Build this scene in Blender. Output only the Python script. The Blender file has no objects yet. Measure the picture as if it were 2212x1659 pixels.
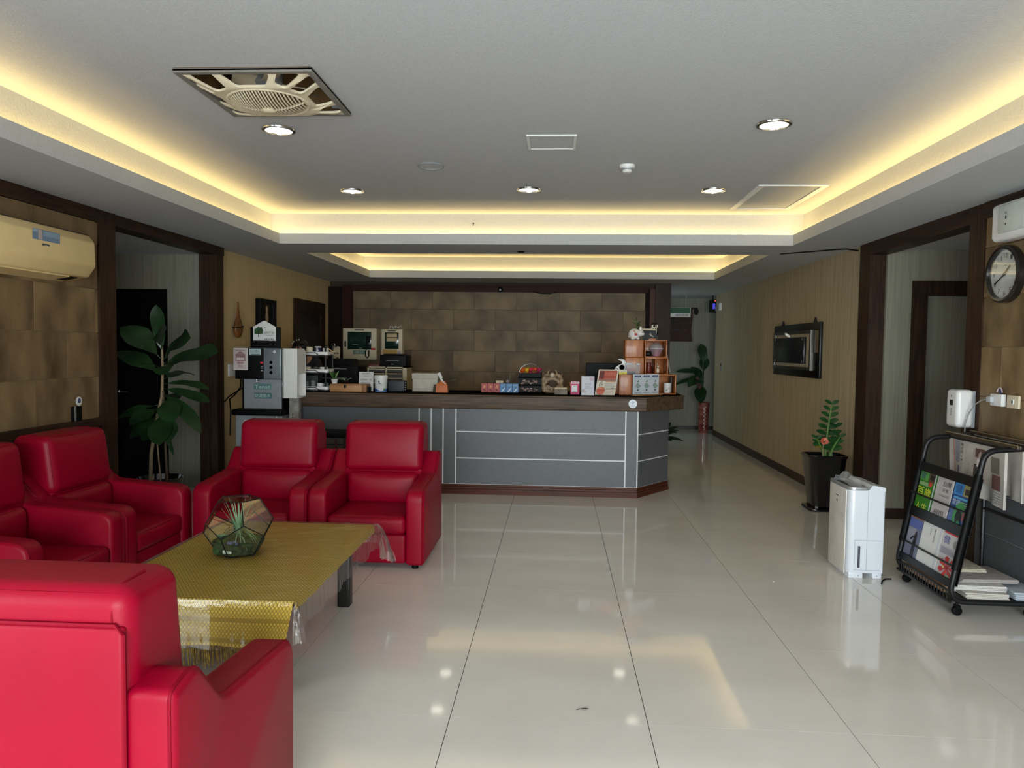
import bpy, bmesh, math, random
from mathutils import Vector, Matrix
S = bpy.context.scene
COL = S.collection
PI = math.pi
R = math.radians

# ------------------------------------------------------------------ camera
cam_d = bpy.data.cameras.new('camera')
cam = bpy.data.objects.new('camera', cam_d)
COL.objects.link(cam)
S.camera = cam
cam_d.sensor_width = 36.0
cam_d.lens = 36.0 * 1600 / 2212
cam_d.clip_start = 0.05
PIT, YAW, ROL = R(2.72), R(3.4), R(0.71)
fw = Vector((-math.sin(YAW) * math.cos(PIT), math.cos(YAW) * math.cos(PIT), -math.sin(PIT)))
rt = Vector((math.cos(YAW), math.sin(YAW), 0))
up = rt.cross(fw)
rt2 = math.cos(ROL) * rt + math.sin(ROL) * up
up2 = -math.sin(ROL) * rt + math.cos(ROL) * up
cam.matrix_world = Matrix(((rt2.x, up2.x, -fw.x, 0), (rt2.y, up2.y, -fw.y, 0), (rt2.z, up2.z, -fw.z, 1.5), (0, 0, 0, 1)))

# ------------------------------------------------------------------ world, lights, exposure
w = bpy.data.worlds.new('world')
S.world = w
w.use_nodes = True
bg = w.node_tree.nodes['Background']
sky = w.node_tree.nodes.new('ShaderNodeTexSky')
sky.sky_type = 'HOSEK_WILKIE'
sky.sun_direction = (0.3, -0.5, 0.8)
sky.turbidity = 5
w.node_tree.links.new(sky.outputs[0], bg.inputs[0])
bg.inputs[1].default_value = 0.5
S.view_settings.view_transform = 'Standard'
S.view_settings.look = 'None'
S.view_settings.gamma = 1
S.view_settings.use_curve_mapping = False
S.view_settings.exposure = 0.15
S.cycles.use_denoising = True
S.cycles.max_bounces = 10
S.cycles.diffuse_bounces = 5
S.cycles.glossy_bounces = 4
S.cycles.transmission_bounces = 8
S.cycles.transparent_max_bounces = 16
S.cycles.sample_clamp_indirect = 6.0
S.cycles.caustics_reflective = False
S.cycles.caustics_refractive = False


def area(name, loc, direction, sx, sy, power, col, spread=180):
    d = bpy.data.lights.new(name, 'AREA')
    d.shape = 'RECTANGLE'
    d.size, d.size_y = sx, sy
    d.energy = power
    d.color = col
    d.spread = R(spread)
    o = bpy.data.objects.new(name, d)
    COL.objects.link(o)
    o.location = loc
    o.rotation_euler = Vector(direction).to_track_quat('-Z', 'Y').to_euler()
    return o


DAY = (0.88, 0.96, 1.0)
WARM = (1.0, 0.69, 0.25)
# daylight through the glazed entrance behind the camera
area('entrance_daylight', (0.45, -3.15, 1.22), (0, 1, -0.46), 4.2, 2.2, 320, DAY, 130)
# added daylight from an unseen left opening, brightens faces on the right
area('added_left_daylight', (-3.40, -.25, 1.25), (1, 0.3, -0.35), 2.2, 1.9, 60, DAY, 140)
# window of the side corridor at the far end, and of the hall behind the left opening
area('corridor_window_light', (0.9, 12.9, 1.5), (1, 0.25, 0), 1.0, 1.4, 5, (0.75, 0.95, 1.0))
area('hall_window_light', (-5.6, 6.4, 0.6), (1, 0.45, -0.2), 0.9, 1.0, 1.5, (0.85, 0.94, 1.0))
T1 = (-2.72, 2.20, -0.3, 7.15)
T2 = (-2.69, 2.18, 7.85, 10.53)
SB = 0.13
COVE = 10.5
for k, (x0, x1, y0, y1) in enumerate((T1, T2)):
    e = 0.10
    P_ = COVE * (1.0 if k == 0 else 0.95)
    lz = 2.568
    for cx_, cy_, sx_, sy_ in (((x0 + x1) / 2, y1 + e, x1 - x0 + .1, .03), ((x0 + x1) / 2, y0 - e, x1 - x0 + .1, .03),
                               (x0 - e, (y0 + y1) / 2, .03, y1 - y0 + .1), (x1 + e, (y0 + y1) / 2, .03, y1 - y0 + .1)):
        a = area('cove_light', (cx_, cy_, lz), (0, 0, 1), sx_, sy_, P_ * max(sx_, sy_) / 4, WARM)
        a.rotation_euler = (PI, 0, 0)


# ------------------------------------------------------------------ colours and materials
def lin(c):
    return tuple(((v / 255) / 12.92 if v / 255 <= 0.04045 else ((v / 255 + 0.055) / 1.055) ** 2.4) for v in c)


def mat(name, rgb, rough=0.5, metal=0.0, var=0.06, scale=12.0, bump=0.0, bscale=60.0, stretch=(1, 1, 1), coat=0.0, spec=0.5,
        rgb2=None, lo=0.35, hi=0.65, emit=None, estr=0.0, sheen=0.0, detail=4.0):
    m = bpy.data.materials.new(name)
    m.use_nodes = True
    nt = m.node_tree
    N, L = nt.nodes, nt.links
    b = N['Principled BSDF']
    c1 = lin(rgb)
    c2 = lin(rgb2) if rgb2 else tuple(max(0, v * (1 - var * 2)) for v in c1)
    tc = N.new('ShaderNodeTexCoord')
    mp = N.new('ShaderNodeMapping')
    mp.inputs['Scale'].default_value = stretch
    L.new(tc.outputs['Object'], mp.inputs[0])
    nz = N.new('ShaderNodeTexNoise')
    nz.inputs['Scale'].default_value = scale
    nz.inputs['Detail'].default_value = detail
    L.new(mp.outputs[0], nz.inputs['Vector'])
    cr = N.new('ShaderNodeValToRGB')
    cr.color_ramp.elements[0].position = lo
    cr.color_ramp.elements[1].position = hi
    cr.color_ramp.elements[0].color = (*c2, 1)
    cr.color_ramp.elements[1].color = (*c1, 1)
    L.new(nz.outputs[0], cr.inputs[0])
    L.new(cr.outputs[0], b.inputs['Base Color'])
    b.inputs['Roughness'].default_value = rough
    b.inputs['Metallic'].default_value = metal
    b.inputs['Coat Weight'].default_value = coat
    b.inputs['Coat Roughness'].default_value = 0.08
    b.inputs['Specular IOR Level'].default_value = spec
    if sheen:
        b.inputs['Sheen Weight'].default_value = sheen
    if bump:
        n2 = N.new('ShaderNodeTexNoise')
        n2.inputs['Scale'].default_value = bscale
        n2.inputs['Detail'].default_value = 3
        L.new(mp.outputs[0], n2.inputs['Vector'])
        bp = N.new('ShaderNodeBump')
        bp.inputs['Strength'].default_value = bump
        bp.inputs['Distance'].default_value = 0.004
        L.new(n2.outputs[0], bp.inputs['Height'])
        L.new(bp.outputs[0], b.inputs['Normal'])
    if emit:
        b.inputs['Emission Color'].default_value = (*lin(emit), 1)
        b.inputs['Emission Strength'].default_value = estr
    return m


def per_piece(m, amt=0.25):
    """each piece of stone gets its own tone and its own cut of the pattern"""
    nt = m.node_tree
    N, L = nt.nodes, nt.links
    oi = N.new('ShaderNodeObjectInfo')
    mp = next(n for n in N if n.type == 'MAPPING')
    cb_ = N.new('ShaderNodeCombineXYZ')
    mu = N.new('ShaderNodeMath')
    mu.operation = 'MULTIPLY'
    mu.inputs[1].default_value = 37.0
    L.new(oi.outputs['Random'], mu.inputs[0])
    for i in range(3):
        L.new(mu.outputs[0], cb_.inputs[i])
    L.new(cb_.outputs[0], mp.inputs['Location'])
    b = N['Principled BSDF']
    src = b.inputs['Base Color'].links[0].from_socket
    mr = N.new('ShaderNodeMapRange')
    mr.inputs[3].default_value = 1 - amt
    mr.inputs[4].default_value = 1 + amt
    L.new(oi.outputs['Random'], mr.inputs[0])
    hs = N.new('ShaderNodeHueSaturation')
    L.new(src, hs.inputs['Color'])
    L.new(mr.outputs[0], hs.inputs['Value'])
    L.new(hs.outputs[0], b.inputs['Base Color'])


def thin_glass(name, tint=(1, 1, 1), gloss=0.12, rough=0.02, bump=0.0, bscale=30, stretch=(1, 1, 1), haze=0.0, fac=0.6):
    m = bpy.data.materials.new(name)
    m.use_nodes = True
    nt = m.node_tree
    N, L = nt.nodes, nt.links
    N.remove(N['Principled BSDF'])
    out = N['Material Output']
    tr = N.new('ShaderNodeBsdfTransparent')
    tr.inputs[0].default_value = (*tint, 1)
    gl = N.new('ShaderNodeBsdfGlossy')
    gl.inputs['Roughness'].default_value = rough
    fr = N.new('ShaderNodeLayerWeight')
    fr.inputs[0].default_value = 0.35
    mx = N.new('ShaderNodeMixShader')
    ma = N.new('ShaderNodeMath')
    ma.operation = 'MULTIPLY_ADD'
    ma.inputs[1].default_value = fac
    ma.inputs[2].default_value = gloss
    ma.use_clamp = True
    L.new(fr.outputs['Fresnel'], ma.inputs[0])
    L.new(ma.outputs[0], mx.inputs[0])
    L.new(tr.outputs[0], mx.inputs[1])
    L.new(gl.outputs[0], mx.inputs[2])
    last = mx
    if haze:
        df = N.new('ShaderNodeBsdfDiffuse')
        df.inputs[0].default_value = (.8, .8, .8, 1)
        m2 = N.new('ShaderNodeMixShader')
        m2.inputs[0].default_value = haze
        L.new(mx.outputs[0], m2.inputs[1])
        L.new(df.outputs[0], m2.inputs[2])
        last = m2
    L.new(last.outputs[0], out.inputs[0])
    if bump:
        tc = N.new('ShaderNodeTexCoord')
        mp = N.new('ShaderNodeMapping')
        mp.inputs['Scale'].default_value = stretch
        nz = N.new('ShaderNodeTexNoise')
        nz.inputs['Scale'].default_value = bscale
        nz.inputs['Detail'].default_value = 5
        nz.inputs['Distortion'].default_value = 0.8
        bp = N.new('ShaderNodeBump')
        bp.inputs['Strength'].default_value = bump
        bp.inputs['Distance'].default_value = 0.02
        L.new(tc.outputs['Object'], mp.inputs[0])
        L.new(mp.outputs[0], nz.inputs['Vector'])
        L.new(nz.outputs[0], bp.inputs['Height'])
        L.new(bp.outputs[0], gl.inputs['Normal'])
        L.new(bp.outputs[0], fr.inputs['Normal'])
    return m


def ink_mat():
    m = bpy.data.materials.new('printed_ink')
    m.use_nodes = True
    nt = m.node_tree
    at = nt.nodes.new('ShaderNodeVertexColor')
    at.layer_name = 'Col'
    nt.links.new(at.outputs[0], nt.nodes['Principled BSDF'].inputs['Base Color'])
    nt.nodes['Principled BSDF'].inputs['Roughness'].default_value = 0.55
    return m


INK = ink_mat()
red = mat('red_leather', (143, 0, 34), 0.42, var=0.05, scale=5, bump=0.12, bscale=260, spec=0.2)
red_seam = mat('red_leather_piping', (126, 1, 28), 0.6, var=0.05, bump=0.1, bscale=200, spec=0.12)
black_pl = mat('black_plastic', (9, 9, 10), 0.5, scale=30, spec=0.14)
black_mt = mat('black_metal', (17, 17, 19), 0.42, spec=0.35, scale=40, bump=0.04, bscale=200)
black_gl = mat('black_gloss_ceramic', (10, 10, 12), 0.08, scale=10, coat=0.6)
wht = mat('white_plastic', (232, 232, 230), 0.35, var=0.02, scale=20)
cream_ac = mat('cream_appliance', (236, 210, 152), 0.42, var=0.03, scale=8)
cream = mat('cream_plastic', (226, 214, 186), 0.42, var=0.03, scale=8)
grey_pl = mat('grey_plastic', (150, 154, 158), 0.4, var=0.04, scale=20)
chrome = mat('chrome_metal', (205, 205, 205), 0.18, 1.0, var=0.05, scale=30)
steel = mat('brushed_steel', (150, 152, 155), 0.3, 1.0, var=0.1, scale=20, stretch=(1, 1, 30))
wood_d = mat('dark_walnut', (62, 42, 28), 0.5, scale=6, stretch=(9, 9, .7), rgb2=(40, 26, 17), bump=0.08, bscale=20, spec=0.25)
wood_h = mat('dark_walnut_horizontal', (62, 42, 28), 0.5, scale=6, stretch=(.7, .7, 9), rgb2=(40, 26, 17), bump=0.08, bscale=20, spec=0.25)
wood_top = mat('brown_worktop_wood', (96, 76, 58), 0.5, scale=5, stretch=(.6, 8, 9), rgb2=(62, 47, 35), bump=0.06, bscale=20, spec=0.3)
wood_red = mat('reddish_wood', (92, 46, 26), 0.4, scale=6, stretch=(.6, 6, 12), rgb2=(62, 30, 17), spec=0.2)
wood_or = mat('orange_pine', (188, 112, 48), 0.42, scale=5, stretch=(6, 6, .8), rgb2=(156, 84, 32), coat=0.15)
wood_box = mat('tan_wood', (190, 142, 92), 0.45, scale=5, stretch=(.8, 6, 6), rgb2=(160, 112, 68))
gourd_m = mat('dried_gourd', (140, 86, 38), 0.45, scale=9, rgb2=(86, 50, 22))
stone = mat('stone_wall_tile', (136, 117, 84), 0.55, scale=2.6, rgb2=(82, 66, 43), lo=0.3, hi=0.68, bump=0.25, bscale=45, detail=7)
stone2 = mat('stone_wall_tile_vertical', (150, 126, 90), 0.55, scale=2.4, stretch=(1.8, 1.8, .8), rgb2=(84, 64, 40), lo=0.3, hi=0.68, bump=0.25, bscale=40, detail=7)
per_piece(stone, .12)
per_piece(stone2, .10)
grout_lit = mat('lit_joint_grout', (176, 152, 112), 0.9, scale=30)  # light caught along side-wall tile edges is put into the grout colour
grout = mat('dark_grout', (70, 58, 42), 0.9, scale=30)
paper_r = mat('striped_wallpaper', (196, 180, 148), 0.75, scale=7, stretch=(9, 9, .22), rgb2=(166, 150, 118), lo=.3, hi=.7, bump=0.08, bscale=60)
paper_g = mat('grey_wallpaper', (150, 147, 130), 0.75, scale=7, stretch=(9, 9, .22), rgb2=(130, 127, 111), lo=.3, hi=.7, bump=0.08, bscale=60)
paper_c = mat('cream_wallpaper', (216, 192, 146), 0.75, scale=7, stretch=(6, 6, .4), rgb2=(204, 180, 134), lo=.3, hi=.7, bump=0.08, bscale=70)
ceil_m = mat('ceiling_paper', (194, 197, 200), 0.85, var=0.03, scale=60, bump=0.35, bscale=90)
tile_m = None
laminate = mat('grey_laminate', (92, 95, 98), 0.45, var=0.05, scale=40, bump=0.05, bscale=200)
white_strip = mat('white_inlay_strip', (225, 228, 230), 0.3, scale=40, var=0.02)
floor_gap = mat('floor_joint', (52, 48, 42), 0.9, scale=30)
soil = mat('potting_soil', (48, 36, 26), 0.95, scale=60, bump=0.6, bscale=90)
leaf_d = mat('dark_green_leaf', (34, 66, 30), 0.4, scale=6, rgb2=(22, 46, 22))
leaf_z = mat('glossy_green_leaf', (40, 88, 42), 0.28, scale=9, rgb2=(24, 60, 30), coat=0.3)
leaf_l = mat('light_green_leaf', (92, 130, 52), 0.5, scale=9, rgb2=(62, 100, 36))
leaf_s = mat('silver_green_leaf', (150, 178, 140), 0.6, scale=9, rgb2=(112, 146, 108))
stem_m = mat('brown_stem', (84, 68, 48), 0.7, scale=20)
stem_p = mat('pale_stem', (150, 128, 100), 0.7, scale=20)
paper = mat('white_paper', (226, 226, 224), 0.7, var=0.02, scale=20)
newsprint = mat('newsprint', (196, 190, 182), 0.85, var=0.06, scale=14, bump=0.1, bscale=40)
glass = thin_glass('clear_glass', (.96, .98, .97), 0.02, fac=.22)
plastic = thin_glass('clear_plastic_sheet', (.98, .98, .97), 0.07, 0.05, bump=0.18, bscale=5, stretch=(2.2, 14, 6), haze=.02, fac=.55)
bag_pl = thin_glass('clear_plastic_bag', (.93, .95, .97), 0.04, 0.15, fac=.3, bump=0.6, bscale=18, haze=0.22)
bulb = mat('downlight_glow', (255, 250, 235), 0.5, emit=(255, 248, 230), estr=4.5)
skin = mat('skin', (204, 150, 118), 0.5, scale=12)
hair = mat('black_hair', (16, 13, 12), 0.35, scale=40, stretch=(1, 1, 12), bump=0.3, bscale=120)
cloth_b = mat('dark_cloth', (34, 34, 42), 0.85, scale=30, bump=0.2, bscale=200)


def tile_material():
    m = mat('polished_beige_tile', (233, 229, 222), 0.10, scale=1.3, rgb2=(224, 219, 211), lo=.3, hi=.7, spec=0.75, detail=6, stretch=(1, 2.2, 1))
    nt = m.node_tree
    b = nt.nodes['Principled BSDF']
    tc = nt.nodes.new('ShaderNodeTexCoord')
    nz = nt.nodes.new('ShaderNodeTexNoise')
    nz.inputs['Scale'].default_value = 9
    nz.inputs['Detail'].default_value = 5
    mr = nt.nodes.new('ShaderNodeMapRange')
    mr.inputs[3].default_value = 0.045
    mr.inputs[4].default_value = 0.075
    nt.links.new(tc.outputs['Object'], nz.inputs[0])
    nt.links.new(nz.outputs[0], mr.inputs[0])
    nt.links.new(mr.outputs[0], b.inputs['Roughness'])
    return m


tile_m = tile_material()


def gold_material():
    m = bpy.data.materials.new('gold_brocade')
    m.use_nodes = True
    nt = m.node_tree
    N, L = nt.nodes, nt.links
    b = N['Principled BSDF']
    tc = N.new('ShaderNodeTexCoord')
    sx = N.new('ShaderNodeSeparateXYZ')
    L.new(tc.outputs['UV'], sx.inputs[0])

    def math_(op, a, bb=None):
        n = N.new('ShaderNodeMath')
        n.operation = op
        for i, v in enumerate((a, bb)):
            if v is None:
                continue
            if isinstance(v, (int, float)):
                n.inputs[i].default_value = v
            else:
                L.new(v, n.inputs[i])
        return n.outputs[0]
    u, v = sx.outputs[0], sx.outputs[1]
    d1 = math_('ABSOLUTE', math_('SUBTRACT', math_('FRACT', math_('MULTIPLY', u, 62)), 0.5))
    d2 = math_('ABSOLUTE', math_('SUBTRACT', math_('FRACT', math_('MULTIPLY', v, 44)), 0.5))
    dia = math_('ABSOLUTE', math_('SUBTRACT', math_('ADD', d1, d2), 0.5))
    line = math_('LESS_THAN', dia, 0.13)
    dot = math_('LESS_THAN', math_('ADD', d1, d2), 0.2)
    band = math_('LESS_THAN', math_('FRACT', math_('MULTIPLY', v, 11.5)), 0.22)
    low = math_('LESS_THAN', v, -0.035)
    pat = math_('MAXIMUM', math_('MAXIMUM', line, math_('MULTIPLY', dot, 0.5)), math_('MULTIPLY', math_('MULTIPLY', band, low), 0.8))
    mx = N.new('ShaderNodeMix')
    mx.data_type = 'RGBA'
    mx.inputs[6].default_value = (*lin((255, 220, 88)), 1)
    mx.inputs[7].default_value = (*lin((176, 144, 38)), 1)
    L.new(pat, mx.inputs[0])
    L.new(mx.outputs[2], b.inputs['Base Color'])
    b.inputs['Roughness'].default_value = 0.42
    b.inputs['Metallic'].default_value = 0.1
    bp = N.new('ShaderNodeBump')
    bp.inputs['Strength'].default_value = 0.3
    bp.inputs['Distance'].default_value = 0.002
    L.new(pat, bp.inputs['Height'])
    L.new(bp.outputs[0], b.inputs['Normal'])
    return m


gold = gold_material()
gold_thread = mat('gold_thread', (170, 138, 40), 0.5, scale=60, rgb2=(96, 74, 22), metal=0.2)

# ------------------------------------------------------------------ mesh helpers
ORG = {}


class MB:
    def __init__(s):
        s.v = []
        s.f = []
        s.m = Matrix.Identity(4)

    def add(s, vs, fs):
        k = len(s.v)
        s.v += [s.m @ Vector(p) for p in vs]
        s.f += [tuple(i + k for i in f) for f in fs]
        return s

    def box(s, x0, y0, z0, x1, y1, z1):
        return s.add([(x0, y0, z0), (x1, y0, z0), (x1, y1, z0), (x0, y1, z0), (x0, y0, z1), (x1, y0, z1), (x1, y1, z1), (x0, y1, z1)],
                     [(0, 3, 2, 1), (4, 5, 6, 7), (0, 1, 5, 4), (1, 2, 6, 5), (2, 3, 7, 6), (3, 0, 4, 7)])

    def bbox(s, x0, y0, z0, x1, y1, z1, r=0.01, seg=2):
        """rounded box"""
        hx, hy, hz = (x1 - x0) / 2, (y1 - y0) / 2, (z1 - z0) / 2
        r = min(r, hx * .999, hy * .999, hz * .999)
        return s.cushion(((x0 + x1) / 2, (y0 + y1) / 2, (z0 + z1) / 2), (hx, hy, hz), r, seg, 1)

    def cushion(s, c, h, r, k=3, n=4, bulge=(0, 0, 0, 0, 0, 0)):
        """rounded box with puffed faces; bulge = -x +x -y +y -z +z"""
        def params(half):
            out = [(-(half - r), -math.tan(PI / 4 * (1 - i / k))) for i in range(k)]
            inner = 2 * (half - r)
            out += [(-(half - r) + inner * i / n, 0) for i in range(n + 1)]
            out += [((half - r), math.tan(PI / 4 * (i + 1) / k)) for i in range(k)]
            return out
        for ax in range(3):
            for sg in (-1, 1):
                a, b = [(1, 2), (2, 0), (0, 1)][ax]
                pa, pb = params(h[a]), params(h[b])
                vs = []
                for ca, ta in pa:
                    for cb, tb in pb:
                        p = [0, 0, 0]
                        d = [0, 0, 0]
                        p[a], p[b], p[ax] = ca, cb, sg * (h[ax] - r)
                        d[a], d[b], d[ax] = ta, tb, sg
                        q = Vector(d).normalized() * r
                        P = Vector(p) + q
                        bl = bulge[ax * 2 + (1 if sg > 0 else 0)]
                        if bl:
                            P[ax] += sg * bl * max(0, 1 - (P[a] / h[a]) ** 2) * max(0, 1 - (P[b] / h[b]) ** 2)
                        vs.append(P + Vector(c))
                na, nb = len(pa), len(pb)
                fs = []
                for i in range(na - 1):
                    for j in range(nb - 1):
                        q = (i * nb + j, (i + 1) * nb + j, (i + 1) * nb + j + 1, i * nb + j + 1)
                        fs.append(q if sg > 0 else q[::-1])
                s.add(vs, fs)
        return s

    def lathe(s, prof, c=(0, 0, 0), n=24, axis='z', sx=1, sy=1, cap=True, a0=0, a1=2 * PI):
        vs = []
        full = abs(a1 - a0 - 2 * PI) < 1e-6
        m = n if full else n + 1
        for r, z in prof:
            for i in range(m):
                a = a0 + (a1 - a0) * i / n
                p = (r * math.cos(a) * sx, r * math.sin(a) * sy, z)
                if axis == 'y':
                    p = (p[0], -p[2], p[1])
                elif axis == 'x':
                    p = (p[2], p[0], p[1])
                vs.append((p[0] + c[0], p[1] + c[1], p[2] + c[2]))
        fs = []
        for j in range(len(prof) - 1):
            for i in range(n):
                i2 = (i + 1) % m
                fs.append((j * m + i, j * m + i2, (j + 1) * m + i2, (j + 1) * m + i))
        if cap and full:
            if prof[0][0] > 1e-6:
                fs.append(tuple(range(m))[::-1])
            if prof[-1][0] > 1e-6:
                fs.append(tuple((len(prof) - 1) * m + i for i in range(m)))
        return s.add(vs, fs)

    def cyl(s, c, r, h, n=20, axis='z'):
        return s.lathe([(r, 0), (r, h)], c, n, axis)

    def ball(s, c, rx, ry=None, rz=None, n=16, m=10):
        ry = ry or rx
        rz = rz or rx
        vs = [(c[0], c[1], c[2] - rz)]
        for j in range(1, m):
            t = -PI / 2 + PI * j / m
            for i in range(n):
                a = 2 * PI * i / n
                vs.append((c[0] + rx * math.cos(t) * math.cos(a), c[1] + ry * math.cos(t) * math.sin(a), c[2] + rz * math.sin(t)))
        vs.append((c[0], c[1], c[2] + rz))
        fs = [(0, 1 + (i + 1) % n, 1 + i) for i in range(n)]
        for j in range(m - 2):
            for i in range(n):
                fs.append((1 + j * n + i, 1 + j * n + (i + 1) % n, 1 + (j + 1) * n + (i + 1) % n, 1 + (j + 1) * n + i))
        T = len(vs) - 1
        fs += [(T, 1 + (m - 2) * n + i, 1 + (m - 2) * n + (i + 1) % n) for i in range(n)]
        return s.add(vs, fs)

    def tube(s, pts, r, n=8, closed=False, taper=None):
        pts = [Vector(p) for p in pts]
        vs, fs = [], []
        N = len(pts)
        prev = None
        for i, p in enumerate(pts):
            a = pts[(i - 1) % N] if (closed or i > 0) else p
            b = pts[(i + 1) % N] if (closed or i < N - 1) else p
            t = (b - a).normalized()
            if prev is None:
                x = t.orthogonal().normalized()
            else:
                x = (prev - t * prev.dot(t)).normalized()
            prev = x
            y = t.cross(x)
            rr = r * (taper[i] if taper else 1)
            for k in range(n):
                q = 2 * PI * k / n
                vs.append(p + (x * math.cos(q) + y * math.sin(q)) * rr)
        for i in range(N if closed else N - 1):
            j = (i + 1) % N
            for k in range(n):
                fs.append((i * n + k, i * n + (k + 1) % n, j * n + (k + 1) % n, j * n + k))
        if not closed:
            fs.append(tuple(range(n))[::-1])
            fs.append(tuple((N - 1) * n + k for k in range(n)))
        return s.add(vs, fs)

    def prism(s, poly, axis, a, b):
        """extrude a 2D polygon; axis x: (y,z), y: (x,z), z: (x,y)"""
        def P(q, t):
            return {'x': (t, q[0], q[1]), 'y': (q[0], t, q[1]), 'z': (q[0], q[1], t)}[axis]
        n = len(poly)
        vs = [P(q, a) for q in poly] + [P(q, b) for q in poly]
        fs = [tuple(range(n)), tuple(range(n, 2 * n))[::-1]]
        fs += [(i, i + n, (i + 1) % n + n, (i + 1) % n) for i in range(n)]
        return s.add(vs, fs)

    def mesh(s, m):
        return s.add([v.co for v in m.vertices], [tuple(p.vertices) for p in m.polygons])


def fillet(pts, n=6):
    """pts: (a, b, radius)"""
    out = []
    N = len(pts)
    for i, (a, b, r) in enumerate(pts):
        p = Vector((a, b))
        if r <= 0:
            out.append((a, b))
            continue
        p0 = Vector(pts[i - 1][:2])
        p1 = Vector(pts[(i + 1) % N][:2])
        d0, d1 = (p0 - p), (p1 - p)
        l0, l1 = d0.length, d1.length
        d0.normalize()
        d1.normalize()
        ang = d0.angle(d1)
        t = min(r / math.tan(ang / 2), l0 * .49, l1 * .49)
        a0, a1 = p + d0 * t, p + d1 * t
        for k in range(n + 1):
            q = k / n
            v = a0 * (1 - q) ** 2 + p * 2 * q * (1 - q) + a1 * q * q
            out.append((v.x, v.y))
    return out


def shape2d(outer, holes, thick, bev=0.0):
    """flat plate with holes via a filled 2D curve -> mesh data (x, y, z=-t/2..t/2)"""
    c = bpy.data.curves.new('shape', 'CURVE')
    c.dimensions = '2D'
    c.fill_mode = 'BOTH'
    c.extrude = max(0.0001, thick / 2 - bev)
    c.bevel_depth = bev
    c.bevel_resolution = 2
    c.offset = -bev
    for poly in [outer] + list(holes):
        sp = c.splines.new('POLY')
        sp.points.add(len(poly) - 1)
        for i, q in enumerate(poly):
            sp.points[i].co = (q[0], q[1], 0, 1)
        sp.use_cyclic_u = True
    o = bpy.data.objects.new('shape', c)
    m = bpy.data.meshes.new_from_object(o)
    bpy.data.objects.remove(o)
    bpy.data.curves.remove(c)
    return m


AX = {'x': Matrix(((0, 0, 1, 0), (1, 0, 0, 0), (0, 1, 0, 0), (0, 0, 0, 1))),
      'y': Matrix(((1, 0, 0, 0), (0, 0, -1, 0), (0, 1, 0, 0), (0, 0, 0, 1))),
      'z': Matrix.Identity(4)}


def slab(mb, prof, axis, a, b, bev=0.01, holes=()):
    """profile plate with rounded edges, spanning a..b along the axis"""
    m = shape2d(prof, holes, abs(b - a), bev)
    old = mb.m
    T = Vector({'x': ((a + b) / 2, 0, 0), 'y': (0, (a + b) / 2, 0), 'z': (0, 0, (a + b) / 2)}[axis])
    mb.m = old @ Matrix.Translation(T) @ AX[axis]
    mb.mesh(m)
    mb.m = old
    bpy.data.meshes.remove(m)
    return mb


def root_of(o):
    while o.parent:
        o = o.parent
    return o


def finish(me, m, smooth=True, ang=38):
    if m:
        me.materials.append(m)
    if smooth:
        me.shade_smooth()
        me.set_sharp_from_angle(angle=R(ang))


def obj(name, mb, m, parent=None, smooth=True, label=None, ang=38):
    bm = bmesh.new()
    vs = [bm.verts.new(v) for v in mb.v]
    for f in mb.f:
        try:
            bm.faces.new([vs[i] for i in f])
        except ValueError:
            pass
    bmesh.ops.remove_doubles(bm, verts=bm.verts, dist=1e-5)
    bmesh.ops.recalc_face_normals(bm, faces=bm.faces)
    me = bpy.data.meshes.new(name)
    if parent is None:
        lo = [min(v.co[i] for v in bm.verts) for i in range(3)]
        hi = [max(v.co[i] for v in bm.verts) for i in range(3)]
        org = Vector(((lo[0] + hi[0]) / 2, (lo[1] + hi[1]) / 2, lo[2]))
    else:
        org = ORG[root_of(parent).name]
    bmesh.ops.translate(bm, verts=bm.verts, vec=-org)
    bm.to_mesh(me)
    bm.free()
    finish(me, m, smooth, ang)
    o = bpy.data.objects.new(name, me)
    COL.objects.link(o)
    if parent is None:
        o.location = org
        ORG[o.name] = org
    else:
        o.parent = parent
    if label:
        o['label'] = label
    return o


def tag(o, label, cat, group=None, kind=None):
    o['label'] = label
    o['category'] = cat
    if group:
        o['group'] = group
    if kind:
        o['kind'] = kind
    return o


def thing(name, label, cat, loc, group=None):
    o = bpy.data.objects.new(name, None)
    o.empty_display_size = 0.1
    COL.objects.link(o)
    o.location = loc
    ORG[o.name] = Vector(loc)
    return tag(o, label, cat, group)


def struct(name, mb, m, parent=None, smooth=False):
    o = obj(name, mb, m, parent, smooth)
    if parent is None:
        o['kind'] = 'structure'
    return o


def copy_tree(o, parent=None):
    c = o.copy()
    COL.objects.link(c)
    if parent:
        c.parent = parent
    for ch in o.children:
        copy_tree(ch, c)
    return c


_txt = {}


def text_mesh(s):
    if s not in _txt:
        c = bpy.data.curves.new('t', 'FONT')
        c.body = s
        c.size = 1.0
        c.resolution_u = 2
        o = bpy.data.objects.new('t', c)
        m = bpy.data.meshes.new_from_object(o)
        _txt[s] = ([(v.co.x, v.co.y) for v in m.vertices], [tuple(p.vertices) for p in m.polygons])
        bpy.data.objects.remove(o)
        bpy.data.curves.remove(c)
        bpy.data.meshes.remove(m)
    return _txt[s]


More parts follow.
